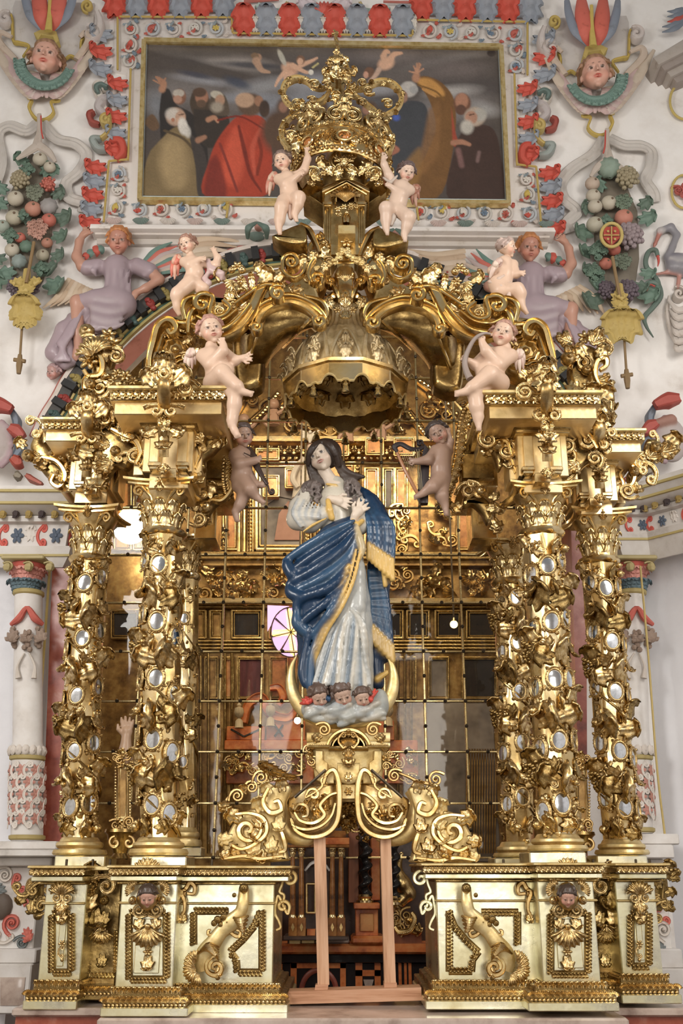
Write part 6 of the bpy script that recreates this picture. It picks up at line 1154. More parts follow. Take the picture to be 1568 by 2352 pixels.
# ================================================================ console that carries the Virgin
def console():
 t = thing('image_bracket', 'pale gilt bracket of two great scrolls that carries the Virgin', 'bracket', P(790, 1960, .2))
 Y = .25
 def pr(nm, poly, Yf, th, mt=GOLDM, bv=.008): m = M(); prism(m, poly, Yf, th, bv); m.build(nm, mt, t, sharp=30)
 mir = lambda pl: [(1600 - x, y) for x, y in pl]
 pr('back_plate', [(712, 1712), (888, 1712), (888, 1728), (876, 1790), (858, 1800), (846, 1842), (754, 1842), (742, 1800), (724, 1790), (712, 1728)], Y, .25)
 pr('upper_ledge', [(704, 1705), (704, 1716), (896, 1716), (896, 1705), (838, 1700), (762, 1700)], Y - .10, .3, GOLDM)
 pr('upper_block', [(704, 1682), (896, 1682), (896, 1704), (704, 1704)], Y + .02, .25, STONE if False else GOLDM)
 for u in range(2):
  fm = (lambda p: p) if u == 0 else mir
  pr('stepped_panel', fm([(724, 1724), (742, 1724), (742, 1745), (752, 1752), (752, 1772), (768, 1778), (768, 1800), (752, 1800), (740, 1790), (724, 1766)]), Y - .05, .06)
  m = M()
  for pts, w in (([(742, 1800), (752, 1775), (768, 1770), (778, 1800), (779, 1850), (772, 1890), (748, 1915), (712, 1922), (680, 1908), (668, 1880)], 7), ([(668, 1880), (672, 1895), (700, 1905), (735, 1898), (760, 1875), (770, 1845)], 4), ([(676, 1866), (690, 1885), (720, 1890), (745, 1872), (735, 1850), (755, 1828), (776, 1820)], 5), (pspiral(720, 1825, 17, 1.3, 200, True)[::-1] + [(738, 1808), (738, 1790), (752, 1780)], 4.5), ([(676, 1860), (686, 1848), (704, 1852), (706, 1872), (694, 1876)], 4)): scroll(m, fm(pts), Y - .16, w, .12)
  m.split('great_scroll', GOLD2, t)
  pr('scroll_backing', fm([(700, 1812), (745, 1800), (776, 1800), (779, 1870), (765, 1906), (735, 1926), (700, 1930), (668, 1914), (656, 1880), (662, 1835)]), Y - .02, .12, GOLD, .02)
  m = M(); tube(m, [(a, b, .02) for a, b in fm([(658, 1812), (640, 1840), (644, 1880), (662, 1912), (700, 1930), (735, 1922)])], [16, 20, 22, 20, 14, 8], Y - .02, 24, 10, (1, .8)); m.build('scroll_body', GOLDM, t)
  m = M(); clutter(m, fm([(684, 1850), (700, 1840), (745, 1840), (760, 1850), (745, 1880), (720, 1888), (690, 1880)]), Y - .1, 9, 24, 5 + u, ('leaf2', 'vol', 'leaf', 'big')); m.build('scroll_leaves', GOLD, t)
  m = M(); ys = fm([(706, 1712), (694, 1745), (712, 1770)]); clutter(m, fm([(700, 1716), (718, 1716), (716, 1765), (702, 1760)]), Y - .02, 6, 20, 15 + u, ('leaf2', 'vol', 'knob')); m.build('side_leaf', GOLD, t)
  m = M(); orn(m, 'vol', *fm([(744, 1676)])[0], Y - .12, 32, 0, u == 1); orn(m, 'big', *fm([(735, 1690)])[0], Y - .1, 26, 120 if u == 0 else -120); row(m, 'bead', fm([(708, 1711), (760, 1711)]), Y - .12, 5, 10); m.split('top_volute', GOLD, t)
  m = M(); m.cc = (1, 1, 1); tube(m, [(a, b, .16) for a, b in fm([(748, 1768), (712, 1800), (676, 1832)])], 3.2, Y, 10, 8); m.build('iron_stay', IRON, t)
 m = M()
 for w, r in ((5, 50), (3, 38)): scroll(m, [(800 + r * cos(a), 1722 - r * .92 * sin(a)) for a in np.linspace(.25, pi - .25, 15)], Y - .14, w, .06)
 m.split('round_pediment', GOLD2, t)
 m = M(); prism(m, [(800 + 46 * cos(a), 1722 - 44 * sin(a)) for a in np.linspace(0, pi, 15)], Y - .10, .2, .01); m.build('pediment_ground', GOLDD, t)
 m = M()
 for k, x, y, s, a in (('cs', 788, 1700, 26, 0), ('shell', 800, 1706, 26, 0), ('spray', 800, 1722, 30, 180), ('big', 800, 1735, 34, 180), ('vol', 790, 1712, 16, 0), ('spray', 800, 1690, 18, 0)): orn(m, k, x, y, Y - .15, s, a)
 orn(m, 'cs', 812, 1700, Y - .15, 26, 0, True); m.build('central_ornament', GOLD, t)
 pr('keystone', [(774, 1752), (826, 1752), (826, 1772), (834, 1775), (834, 1790), (822, 1796), (800, 1802), (778, 1796), (766, 1790), (766, 1775), (774, 1772)], Y - .12, .12)
 pr('lower_block', [(776, 1800), (824, 1800), (824, 1836), (776, 1836)], Y - .08, .12); m = M(); orn(m, 'rose', 800, 1818, Y - .10, 20); m.build('rosette', GOLD2, t); m = M(); orn(m, 'leaf', 800, 1776, Y - .15, 24, 180); m.build('acanthus_leaf', GOLD2, t)
 m = M(); clutter(m, [(775, 1845), (830, 1845), (822, 1900), (812, 1915), (788, 1905)], Y + .05, 12, 30, 9, ('big', 'leaf2', 'vol', 'spray')); clutter(m, [(812, 1900), (850, 1900), (846, 1925), (816, 1925)], Y + .08, 5, 18, 10, ('leaf2', 'knob')); m.build('hanging_leaves', GOLDD, t)
 return t
console()
for f, lab in ((0, 'gilt corner scroll crouching left of the bracket with a raised leaf crest'), (1, 'gilt corner scroll crouching right of the bracket')):
 g = (lambda p: p) if f == 0 else (lambda p: [(1606 - x, y + 4) for x, y in p]); Y = .12
 t = thing('corner_scroll', lab, 'gilt carving', P(g([(590, 1975)])[0][0], 1978, Y), 'corner scrolls')
 def pr(nm, poly, Yf, th, mt=GOLDM, bv=.02): m = M(); prism(m, g(poly), Yf, th, bv, n=36); m.build(nm, mt, t)
 pr('body', [(512, 1940), (530, 1900), (560, 1865), (600, 1850), (612, 1815), (640, 1800), (668, 1808), (655, 1850), (655, 1890), (645, 1920), (660, 1965), (650, 1978), (520, 1978)], Y + .02, .22)
 m = M()
 for pts, w in ((pspiral(568, 1905, 34, 1.3, 20, True), 7), ([(540, 1870), (575, 1868), (605, 1880), (612, 1910), (590, 1935), (556, 1950), (530, 1940)], 6), ([(616, 1810), (604, 1840), (620, 1866), (645, 1860), (640, 1840), (628, 1842)], 7), ([(640, 1900), (650, 1920), (655, 1950), (640, 1958)], 6), ([(515, 1972), (560, 1966), (600, 1972), (650, 1966)], 5)): scroll(m, g(pts), Y - .06, w, .09)
 m.build('scroll_band', GOLD2, t); rg = random.Random(60 + f)
 for (x, y, s, a) in ((548, 1882, 44, 60), (575, 1930, 46, 200), (600, 1900, 44, 150), (530, 1925, 36, 100), (620, 1925, 40, 190), (606, 1955, 34, 160), (598, 1862, 40, 20), (640, 1880, 36, 180), (550, 1955, 30, 80), (618, 1822, 34, 30), (586, 1880, 34, 230), (640, 1950, 30, 170), (525, 1958, 26, 120), (648, 1815, 34, 10)):
  xx, yy = g([(x, y)])[0]; an = radians(a if f == 0 else -a); s_ = float(S(xx, yy, Y)) * s
  part_at('acanthus_leaf', tmesh('big' if rg.random() < .7 else 'leaf2', GOLD if rg.random() < .6 else GOLDM), t, P(xx, yy, Y - .05), np.array([cos(an), 0, sin(an)]) * s_ * (1 if f == 0 else -1), np.array([-sin(an), 0, cos(an)]) * s_, (0, -s_, 0))
 if f == 0:
  m = M(); scroll(m, [(516, 1850), (525, 1830), (560, 1812), (590, 1800), (640, 1788), (690, 1780)], Y + .1, 4, .05)
  for x, y, s, a, k in ((600, 1786, 34, 60, 'vol'), (578, 1808, 30, 40, 'vol'), (545, 1828, 32, 60, 'vol'), (640, 1772, 60, 70, 'long'), (660, 1782, 54, 75, 'long'), (680, 1786, 40, 85, 'long'), (525, 1850, 30, 100, 'leaf2'), (620, 1790, 30, 20, 'big'), (560, 1822, 26, 10, 'big')): orn(m, k, x, y, Y + .06, s, a)
  m.split('leaf_crest', GOLD, t)
 else:
  m = M(); scroll(m, [(1010, 1790), (1002, 1805), (985, 1800), (960, 1795), (940, 1785), (915, 1775)], Y + .1, 4, .05); orn(m, 'vol', 1000, 1790, Y + .06, 34, 0, True); orn(m, 'vol', 905, 1782, Y + .06, 30, 0, True); m.split('leaf_crest', GOLD, t)
# ================================================================ arched ribs, canopy and crown over the Virgin
RX = lambda p, k=1.06: [(793 + (793 - q[0]) * k, q[1] + 4) + tuple(q[2:]) for q in p]
TL['scrl'] = volute_t(1.6, .13, .55, .5, 24)
def carved(t, items, Y, f=0, q8=1.0, k=1.06, seed=0):
 """separate carved pieces given in left-hand pixels; f mirrors them"""
 rg = random.Random(seed)
 for it in items:
  kd, x, y, s, a = it[:5]; d = it[5] if len(it) > 5 else .15
  if f: x, y = 793 + (793 - x) * k, y + 4; a = -a
  an = radians(a); sc = float(S(x, y, Y - d)) * s * q8; mt = GOLD if rg.random() < .75 else GOLD2
  nm = {'big': 'acanthus_leaf', 'leaf2': 'acanthus_leaf', 'leaf': 'acanthus_leaf', 'long': 'long_leaf', 'spray': 'leaf_spray', 'vol': 'volute', 'vol1': 'volute', 'scrl': 'volute', 'cs': 'c_scroll', 'knob': 'gilt_bud', 'rose': 'rosette', 'shell': 'shell', 'grape': 'grape_cluster'}[kd]
  part_at(nm, tmesh(kd, mt), t, P(x, y, Y - d), np.array([cos(an), 0, sin(an)]) * sc * (-1 if f else 1), np.array([-sin(an), 0, cos(an)]) * sc, (0, -sc, 0))
def rib(f, label):
 g = (lambda p: RX(p)) if f else (lambda p: list(p)); Y = -.05
 t = thing('arched_rib', label, 'arched rib', P(g([(420, 880)])[0][0], 885, Y), 'curved ribs that carry the crown')
 # concave soffit behind the small arch
 A = resample(np.array(g([(582, 765), (600, 728), (630, 704), (664, 700), (700, 712), (722, 732), (736, 752)]), float), 30)
 B = resample(np.array(g([(536, 775), (540, 870), (566, 886), (596, 872), (622, 826), (660, 788), (712, 752)]), float), 30)
 Vv = []; n = 9
 for k in range(n): u = k / (n - 1); Vv.append(P(*(A * (1 - u) + B * u).T, Y + .02 + u * .62 - .18 * sin(pi * u)))
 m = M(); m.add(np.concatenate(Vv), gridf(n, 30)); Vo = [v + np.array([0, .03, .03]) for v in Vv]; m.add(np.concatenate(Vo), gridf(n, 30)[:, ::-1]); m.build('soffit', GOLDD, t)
 m = M(); V = [P(*A[0], Y + .1), P(*B[0], Y + .55)]; q = g([(534, 745), (600, 762), (604, 860), (590, 884), (562, 893), (540, 880), (533, 800)]); prism(m, q, Y + .34, .2, .05, n=30); m.build('rib_foot', GOLDD, t)
 for i, u in enumerate((.25, .8)):
  m = M(); C = [P(*(A[int(29 * u)] * (1 - v) + B[int(29 * u)] * v), Y + v * .62 - .18 * sin(pi * v)) for v in np.linspace(0, 1, 10)]; sweep(m, C, .015); m.build('soffit_bead', GOLD2, t)
 # body
 m = M(); prism(m, g([(350, 878), (342, 840), (348, 790), (362, 745), (385, 732), (412, 742), (432, 762), (446, 702), (470, 690), (500, 742), (545, 752), (572, 748), (600, 715), (650, 692), (700, 700), (738, 735), (748, 745), (756, 722), (738, 690), (728, 664), (742, 640), (752, 610), (738, 588), (705, 592), (694, 625), (660, 650), (616, 645), (570, 668), (520, 684), (478, 672), (440, 690), (425, 720), (380, 728)]), Y + .10, .30, .03); m.build('rib_body', GOLD, t)
 bands = [([(588, 760), (598, 728), (622, 704), (664, 694), (704, 708), (728, 730), (741, 748)], 10, .16), ([(572, 752), (590, 712), (625, 690), (666, 681), (708, 694), (736, 716), (752, 740)], 5, .2),
             (pspiral(588, 752, 14, 1.1, 30, True), 6, .2), (pspiral(735, 738, 17, 1.2, 150, False), 6, .22), (pspiral(669, 605, 21, 1.7, 200, True)[::-1] + [(652, 628), (675, 640), (696, 628), (700, 606)], 5.5, .22),
             (pspiral(728, 645, 15, 1.3, -60, False)[::-1] + [(738, 640), (718, 650), (708, 634), (712, 612), (722, 596)], 5.5, .22), (pspiral(638, 676, 19, 1.5, 60, False)[::-1] + [(640, 660), (612, 656), (590, 664), (566, 680), (540, 698)], 6.5, .24),
             ([(742, 742), (752, 722), (742, 700), (722, 690), (700, 684), (696, 676)], 5, .16), ([(455, 760), (500, 772), (545, 752), (575, 715), (596, 672), (606, 655)], 13, .24), ([(440, 745), (480, 762), (520, 756), (552, 730), (575, 700)], 5, .30), ([(450, 728), (480, 742), (515, 736), (545, 712)], 4.5, .28),
             (pspiral(466, 700, 26, 1.2, 30, False)[::-1] + [(482, 720), (500, 730), (520, 722), (528, 705), (512, 690)], 7, .24), ([(425, 735), (420, 710), (430, 690), (450, 684), (462, 694)], 6, .22), ([(432, 765), (434, 735), (446, 712), (462, 706), (470, 716)], 6, .22),
             ([(346, 868), (343, 830), (352, 790), (362, 755), (380, 738), (398, 742), (404, 758), (392, 768), (384, 758)], 8, .24), ([(400, 742), (430, 745), (452, 730)], 6, .2), ([(366, 860), (358, 828), (366, 800), (374, 770)], 4, .24)]
 for pts, w, d in bands: m = M(); scroll(m, g([(x, y, d + .11) for x, y in pts]), Y, w * 1.08, .11); m.build('scroll_band', GOLD2, t)
 # ribbed horn
 m = M()
 for i, u in enumerate(np.linspace(0, 1, 19)):
  pp = resample(np.array([(448, 758), (500, 772), (545, 752), (575, 715), (596, 672), (606, 655)], float), 19)[i]; gg = np.gradient(resample(np.array([(448, 758), (500, 772), (545, 752), (575, 715), (596, 672), (606, 655)], float), 19), axis=0)[i]; gg /= np.linalg.norm(gg); nn = np.array([gg[1], -gg[0]]) * 14
  tube(m, g([(pp[0] - nn[0], pp[1] - nn[1], .22), (pp[0] - nn[0] * .4, pp[1] - nn[1] * .4, .33), (pp[0] + nn[0] * .4, pp[1] + nn[1] * .4, .33), (pp[0] + nn[0], pp[1] + nn[1], .22)]), [2, 4, 4, 2], Y, 8, 6)
 m.build('horn_ribs', GOLD, t)
 # big spiral medallion behind the seated cherub
 m = M()
 for rr, w in ((44, 6), (32, 4), (21, 4)): scroll(m, [(q[0], q[1], .18) for q in g([(402 + rr * (1 + .06 * cos(8 * a)) * cos(a), 802 - rr * (1 + .06 * cos(8 * a)) * sin(a)) for a in np.linspace(0, 2 * pi, 40)])], Y, w, .08, n=60)
 q = g([(402, 802)])[0]; pball(m, q[0], q[1], 10, Y - .22, (1, .8, 1)); m.build('wavy_medallion', GOLD2, t)
 m = M(); prism(m, g([(402 + 50 * cos(a), 802 - 56 * sin(a)) for a in np.linspace(0, 2 * pi, 25)[:-1]]), Y + .02, .2, .03); m.build('medallion_ground', GOLD, t)
 carved(t, [('long', 566, 668, 46, 20, .3), ('long', 580, 662, 52, 8, .3), ('big', 602, 648, 56, -25, .3), ('big', 625, 640, 50, -60, .28), ('leaf2', 598, 628, 40, 10, .3), ('rose', 545, 612, 34, 0, .34), ('knob', 556, 622, 30, 0, .34), ('knob', 532, 622, 28, 0, .32), ('rose', 552, 642, 30, 0, .34), ('big', 520, 640, 46, 60, .26), ('shell', 540, 660, 46, 150, .26), ('leaf2', 545, 652, 40, 200, .3), ('cs', 556, 676, 34, 60, .28), ('spray', 530, 686, 34, 20, .26), ('big', 548, 706, 44, -60, .26), ('vol', 536, 700, 30, 0, .28), ('big', 500, 700, 40, 130, .26), ('big', 500, 735, 42, -70, .3), ('big', 470, 745, 40, -60, .3), ('vol', 505, 715, 28, 90, .3),
               ('big', 700, 615, 44, 20, .2), ('leaf2', 712, 600, 36, -30, .22), ('big', 690, 660, 44, 120, .2), ('vol', 705, 640, 30, 0, .22), ('leaf2', 655, 655, 38, 60, .22), ('big', 672, 690, 40, 100, .22), ('big', 730, 700, 38, -100, .18), ('leaf2', 740, 620, 30, -40, .18), ('big', 640, 640, 40, 80, .24), ('big', 362, 880, 44, 15, .24), ('big', 385, 880, 40, -20, .24), ('shell', 384, 852, 46, 0, .2), ('leaf2', 360, 830, 34, 30, .24), ('big', 400, 862, 40, -50, .24), ('leaf2', 420, 785, 36, -60, .24), ('big', 380, 772, 36, 60, .2), ('vol', 425, 820, 26, 0, .24), ('big', 440, 800, 40, -100, .2), ('spray', 416, 760, 30, -20, .2), ('big', 448, 712, 30, 30, .24)], Y, f, .82, seed=f)
 return t
rib(0, 'left gilt arched rib of scrolls and shellwork rising to the crown'); rib(1, 'right gilt arched rib of scrolls and shellwork rising to the crown')
# side arches: beaded curved edges and boxes that run back from the inner blocks
for f, lab in ((0, 'gilt side arch running back from the inner left block, with a beaded edge'), (1, 'gilt side arch running back from the inner right block, with a beaded edge')):
 t = thing('side_arch', lab, 'side arch', P(490 if not f else 1096, 1130, .6))
 bx = (448, 532) if not f else (1052, 1140)
 m = M(); pbox(m, bx[0], 985, bx[1], 1118, .45, 1.15, .01); m.build('arch_block', GOLD2, t); m = M(); pbox(m, bx[0] + 8, 1040, bx[1] - 20 if not f else bx[1] - 6, 1100, .36, .6, .01); m.build('arch_panel', GOLDD, t)
 m = M(); pbox(m, bx[0] if not f else bx[0] + 30, 1118, bx[1] - 34 if not f else bx[1], 1238, .9, 1.25, .01); m.build('back_pier', GOLD2, t)
 m = M(); pbox(m, (bx[0] + 4 if not f else bx[0] + 46), 1130, (bx[1] - 44 if not f else bx[1] - 8), 1200, .86, 1.0, .008); m.build('pier_panel', GOLD, t)
 ed = [(500, 985, .1), (518, 940, .1), (524, 985, 0), (522, 1050, -.1), (520, 1100, -.1), (526, 1135, -.1)] if not f else [(1100, 930, .15), (1076, 935, .1), (1062, 975, .0), (1054, 1040, 0), (1040, 1100, 0), (1022, 1145, 0), (1030, 1160, 0)]
 m = M(); scroll(m, ed, .40, 12, .14, n=24); m.build('curved_edge', GOLD2, t); m = M(); row(m, 'leaf', [e[:2] for e in ed[1:]], .28, 17, 20, 30); row(m, 'bead', [(e[0] - 8, e[1]) for e in ed[1:]], .28, 9, 26); m.build('beaded_edge', GOLD, t)
# ---------------------------------------------------------------- canopy bell
def canopy():
 Y = .35; t = thing('canopy', 'gilt bell canopy with a scalloped skirt hanging over the Virgin', 'canopy', P(793, 900, Y)); cx = X(793, 880, Y); s = float(S(793, 860, Y))
 def z(v): return Z(v, Y)
 fl = lambda n, a: (lambda A, z_: 1 + a * np.cos(A * n)); oc = lambda A, z_: 1 / np.cos(((A + pi / 12) % (pi / 6)) - pi / 12) * .98
 m = M(); plathe(m, 793, Y, [(716, 44), (722, 46), (728, 44), (740, 42), (756, 46), (772, 56), (784, 72), (790, 80)], 144, fl(24, .05)); m.build('fluted_neck', GOLDT, t, sharp=None)
 m = M(); plathe(m, 793, Y, [(784, 76), (796, 92), (815, 108), (838, 121), (860, 130), (880, 137), (888, 139)], 144, fl(36, .022)); m.build('bell', GOLDT, t, sharp=None)
 m = M(); plathe(m, 793, Y, [(712, 40), (706, 46), (700, 44), (696, 38)], 40); m.build('collar', GOLD, t)
 zr = Z(872, Y - 140 * s); R = 141 * s
 m = M(); revolve(m, cx, Y, [(zr + .20, R * .94), (zr + .205, R * .99), (zr + .19, R * 1.03), (zr + .165, R * 1.02), (zr + .155, R * .97), (zr + .15, R * .96)], 96, oc); m.build('rim', GOLD2, t, sharp=25)
 # scalloped skirt
 n = 192; a = np.arange(n) * 2 * pi / n; ph = (a * 12 / (2 * pi)) % 1; dip = np.where(np.abs(ph - .5) < .22, np.sqrt(np.maximum(0, 1 - ((ph - .5) / .22) ** 2)) * .055, 0) + .012 * (np.abs(ph - .5) > .40)
 oc1 = oc(a, 0); V = []
 for rr, zz in ((.975, zr + .16), (.975, zr + dip), (.955, zr + dip), (.955, zr + .16)): V.append(np.stack([cx + R * rr * oc1 * np.cos(a), Y + R * rr * oc1 * np.sin(a), np.broadcast_to(zz, a.shape)], 1))
 m = M(); m.add(np.concatenate(V), gridf(4, n, True, True)); m.build('scalloped_skirt', GOLD2, t, sharp=30)
 m = M(); V = []
 for rr, zz in ((.99, zr + dip + .012), (.995, zr + dip), (.98, zr + dip - .008), (.965, zr + dip)): V.append(np.stack([cx + R * rr * oc1 * np.cos(a), Y + R * rr * oc1 * np.sin(a), zz], 1))
 m.add(np.concatenate(V), gridf(4, n, True, True)); m.build('skirt_edge', GOLDM, t)
 m = M(); revolve(m, cx, Y, [(zr + .14, R * .95), (zr + .30, R * .82), (zr + .45, R * .55), (zr + .52, R * .2), (zr + .53, .001)], 48);
 for i in range(12):
  A = i * pi / 6
  for (rr, dz, k, sz) in ((.86, .22, 'big', .16), (.66, .36, 'leaf2', .13), (.4, .44, 'rose', .1)):
   d = np.array([cos(A), sin(A), 0]); tg = np.array([-sin(A), cos(A), 0]); place(m, k, np.array([cx, Y, zr + dz]) + d * R * rr, tg * sz, (d * -.6 + np.array([0, 0, .8])) * sz, (-d * .7 - np.array([0, 0, .7])) * sz)
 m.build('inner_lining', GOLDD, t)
 for i in range(12):
  A = i * pi / 6 + pi / 12 * 0; d = np.array([cos(A), sin(A), 0]); o = np.array([cx, Y, zr]) + d * R * .98;
  m = M(); revolve(m, o[0], o[1], [(zr - .0, .004), (zr - .02, .010), (zr - .035, .022), (zr - .045, .016), (zr - .06, .026), (zr - .10, .034), (zr - .105, .02)], 10); m.split('tassel', BRASS, t)
 # leaf arcades on the bell
 for i in range(12):
  A = i * pi / 6 - pi / 2
  if sin(A) > .5: continue
  d = np.array([cos(A), sin(A), 0]); tg = np.array([-sin(A), cos(A), 0])
  def at(v, rp): return np.array([cx, Y, Z(v, Y)]) + d * rp * s * 1.01
  m = M(); up = np.array([0, 0, 1.])
  u = np.linspace(-1, 1, 17); pts = []
  for q in u:
   aa = A + q * pi / 13; v = 886 - 78 * (1 - abs(q) ** 2.2); rp = np.interp(v, [796, 815, 838, 860, 888], [93, 110, 123, 132, 140]); pts.append(np.array([cx + rp * s * cos(aa), Y + rp * s * sin(aa), Z(v, Y)]))
  sweep(m, pts, .015, k=6, up=tuple(d)); m.build('arcade_rib', GOLDT, t)
  part_at('leaf_spray', tmesh('spray', GOLDT), t, at(872, 136), tg * .13, up * .17 - d * .06, d * .15); part_at('acanthus_leaf', tmesh('leaf2', GOLDT), t, at(886, 140), tg * .12, up * .12, d * .12)
 return t
canopy()
# ---------------------------------------------------------------- turned stem, shell niche and tabernacle top
def stem():
 Y = .30; t = thing('central_stem', 'gilt turned stem and shell niche joining the canopy to the crown', 'gilt stem', P(790, 700, Y)); cx = X(792, 620, Y); s = float(S(790, 600, Y))
 m = M(); plathe(m, 792, Y, [(625, 24), (640, 30), (648, 26), (656, 22), (668, 24), (682, 34), (690, 44), (698, 47), (704, 44)], 40, lambda A, z: 1 + .05 * np.cos(A * 8)); m.build('turned_stem', GOLD2, t)
 def bx(nm, a, mt, f, b=.3, bv=.006): m = M(); pbox(m, *a, Y - f, Y + b, bv); m.build(nm, mt, t)
 for a, f in (((772, 596, 815, 628), .06), ((778, 610, 808, 640), .12), ((776, 640, 810, 690), .16)): bx('stepped_block', a, GOLD2, f)
 for x in (-1, 1):
  m = M(); scroll(m, [(q[0], q[1], .12) for q in pspiral(793 + x * 34, 648, 13, 1.2, 90, x > 0)], Y, 5, .1); scroll(m, [(793 + x * 14, 690, .18), (793 + x * 22, 668, .18), (793 + x * 30, 652, .14)], Y, 5, .1); m.split('side_volute', GOLD2, t)
  m = M(); scroll(m, [(q[0], q[1], .12) for q in pspiral(793 + x * 36, 694, 10, 1.1, 90, x > 0)], Y, 4, .1); m.split('side_volute', GOLD2, t)
 carved(t, [('spray', 793, 702, 36, 0, .28), ('leaf2', 764, 706, 30, 30, .22), ('leaf2', 822, 706, 30, -30, .22), ('rose', 775, 712, 20, 0, .28), ('rose', 810, 712, 20, 0, .28), ('shell', 793, 640, 26, 0, .22), ('big', 793, 716, 30, 180, .28)], Y)
 # garland of flowers falling to both sides
 for x in (-1, 1):
  m = M(); rg = random.Random(3 + x); pp = resample(np.array([(787, 572), (793 + x * 14, 590), (793 + x * 36, 606), (793 + x * 68, 617)], float), 26)
  for i, (u, v) in enumerate(pp): orn(m, rg.choice(('rose', 'leaf2', 'bead', 'knob')), u + rg.uniform(-3, 3), v + rg.uniform(-3, 3), Y - .26, (9 + 6 * sin(i / 25 * pi)), rg.uniform(0, 360))
  sweep(m, P(pp[:, 0], pp[:, 1], Y - .22), np.linspace(4, 7, 26) * s); m.build('flower_garland', GOLDM, t)
 # hexagonal niche tower
 for a, f in (((744, 450, 838, 566), .08), ): bx('tower_core', a, GOLD2, f, .35)
 for x in (-1, 1):
  for k in range(3): m = M(); pbox(m, 791 + x * (34 + k * 5) - 2.4, 470, 791 + x * (34 + k * 5) + 2.4, 560, Y - .13 + k * .02, Y, .004); m.build('pilaster_strip', GOLD2, t, smooth=True)
  bx('pilaster_cap', (791 + x * 39 - 11, 462, 791 + x * 39 + 11, 470), GOLD2, .15); bx('pilaster_cap', (791 + x * 39 - 9, 470, 791 + x * 39 + 9, 475), GOLD2, .14); bx('pilaster', (791 + x * 38 - 9, 436, 791 + x * 38 + 9, 464), GOLD2, .12)
  m = M(); pl = [(791 + x * 50, 470), (791 + x * 96, 440), (791 + x * 92, 434), (791 + x * 50, 425), (791 + x * 46, 470)]; prism(m, pl, Y + .02, .35, .01); m.build('canted_cornice', GOLDD, t)
  m = M(); scroll(m, [(791 + x * 92, 443, .05), (791 + x * 70, 425, .1), (791 + x * 56, 418, .14)], Y, 4, .2); m.split('cornice_edge', GOLD2, t)
  m = M(); scroll(m, [(q[0], q[1], .06) for q in pspiral(791 + x * 58, 549, 11, 1.3, 90, x < 0)], Y, 4, .14); scroll(m, [(791 + x * 70, 556, .05), (791 + x * 78, 575, .05), (791 + x * 68, 595, .05), (791 + x * 62, 610, .05)], Y, 7, .14); m.split('side_volute', GOLD2, t)
 m = M(); prism(m, [(740, 428), (796, 401), (848, 430), (848, 442), (796, 414), (740, 442)], Y - .14, .4, .008); m.build('gable', GOLD2, t)
 for k in range(3): m = M(); tube(m, [(746 + k * 5, 446 + k * 6, .12 - k * .02), (796, 420 + k * 7, .14 - k * .02), (842 - k * 5, 447 + k * 6, .12 - k * .02)], 2.6, Y, None, 8); m.build('gable_step', GOLD2, t)
 m = M(); V, q, tr = shell_t(11); TL['_s'] = (V, q, tr); orn(m, '_s', 793, 452, Y - .10, 46); m.build('shell', GOLD, t)
 m = M(); scroll(m, [(770, 466), (772, 448), (794, 426), (815, 448), (818, 468)], Y - .12, 2.6, .05); row(m, 'bead', [(772, 464), (774, 448), (794, 430), (813, 448), (815, 464)], Y - .14, 4, 18); m.split('niche_arch', GOLD2, t)
 carved(t, [('rose', 776, 480, 17, 0, .2), ('rose', 790, 475, 17, 0, .2), ('leaf2', 800, 478, 20, -60, .2), ('rose', 806, 472, 17, 0, .22), ('rose', 818, 474, 14, 0, .2), ('leaf2', 782, 488, 18, 130, .2), ('knob', 796, 490, 14, 0, .2), ('rose', 796, 556, 32, 0, .14), ('leaf', 796, 572, 24, 180, .12)], Y)
 m = M(); plathe(m, 795, Y - .14, [(492, 6), (500, 9), (514, 8)], 16, lambda A, z: 1 + .12 * np.cos(A * 8)); m.build('small_basket', GOLD2, t)
 bx('projecting_box', (776, 516, 816, 537), GOLDM, .26); bx('tower_foot', (758, 560, 832, 586), GOLD2, .10, .3); bx('tower_foot', (768, 584, 822, 600), GOLD2, .08, .3)
 carved(t, [('big', 752, 590, 40, 40, .1), ('big', 836, 590, 40, -40, .1), ('leaf2', 748, 575, 30, 20, .1), ('leaf2', 842, 575, 30, -20, .1), ('vol', 756, 600, 22, 0, .12), ('vol', 832, 600, 22, 0, .12), ('big', 745, 610, 30, 80, .08), ('big', 842, 612, 30, -80, .08)], Y)
 # cartouche and foliage between the niche and the crown
 carved(t, [('cs', 775, 372, 38, 10, .3), ('cs', 806, 372, 38, -10, .3), ('shell', 790, 372, 30, 0, .3), ('leaf2', 790, 380, 22, 0, .34), ('big', 750, 385, 36, 40, .26), ('big', 835, 385, 36, -40, .26), ('vol', 720, 398, 34, 30, .3), ('vol', 862, 398, 34, 60, .3), ('big', 735, 410, 32, 60, .3), ('big', 850, 410, 32, -60, .3), ('leaf2', 765, 400, 26, 40, .3), ('leaf2', 822, 400, 26, -40, .3), ('spray', 722, 420, 22, 100, .26), ('spray', 862, 420, 24, -100, .26), ('rose', 742, 398, 18, 0, .34), ('rose', 846, 398, 18, 0, .34), ('big', 780, 405, 26, 20, .3), ('big', 806, 405, 26, -20, .3)], Y)
 m = M(); plathe(m, 792, Y, [(352, 40), (375, 46), (400, 52), (425, 50), (440, 44)], 32); m.build('drum', GOLDD, t)
 return t
stem()
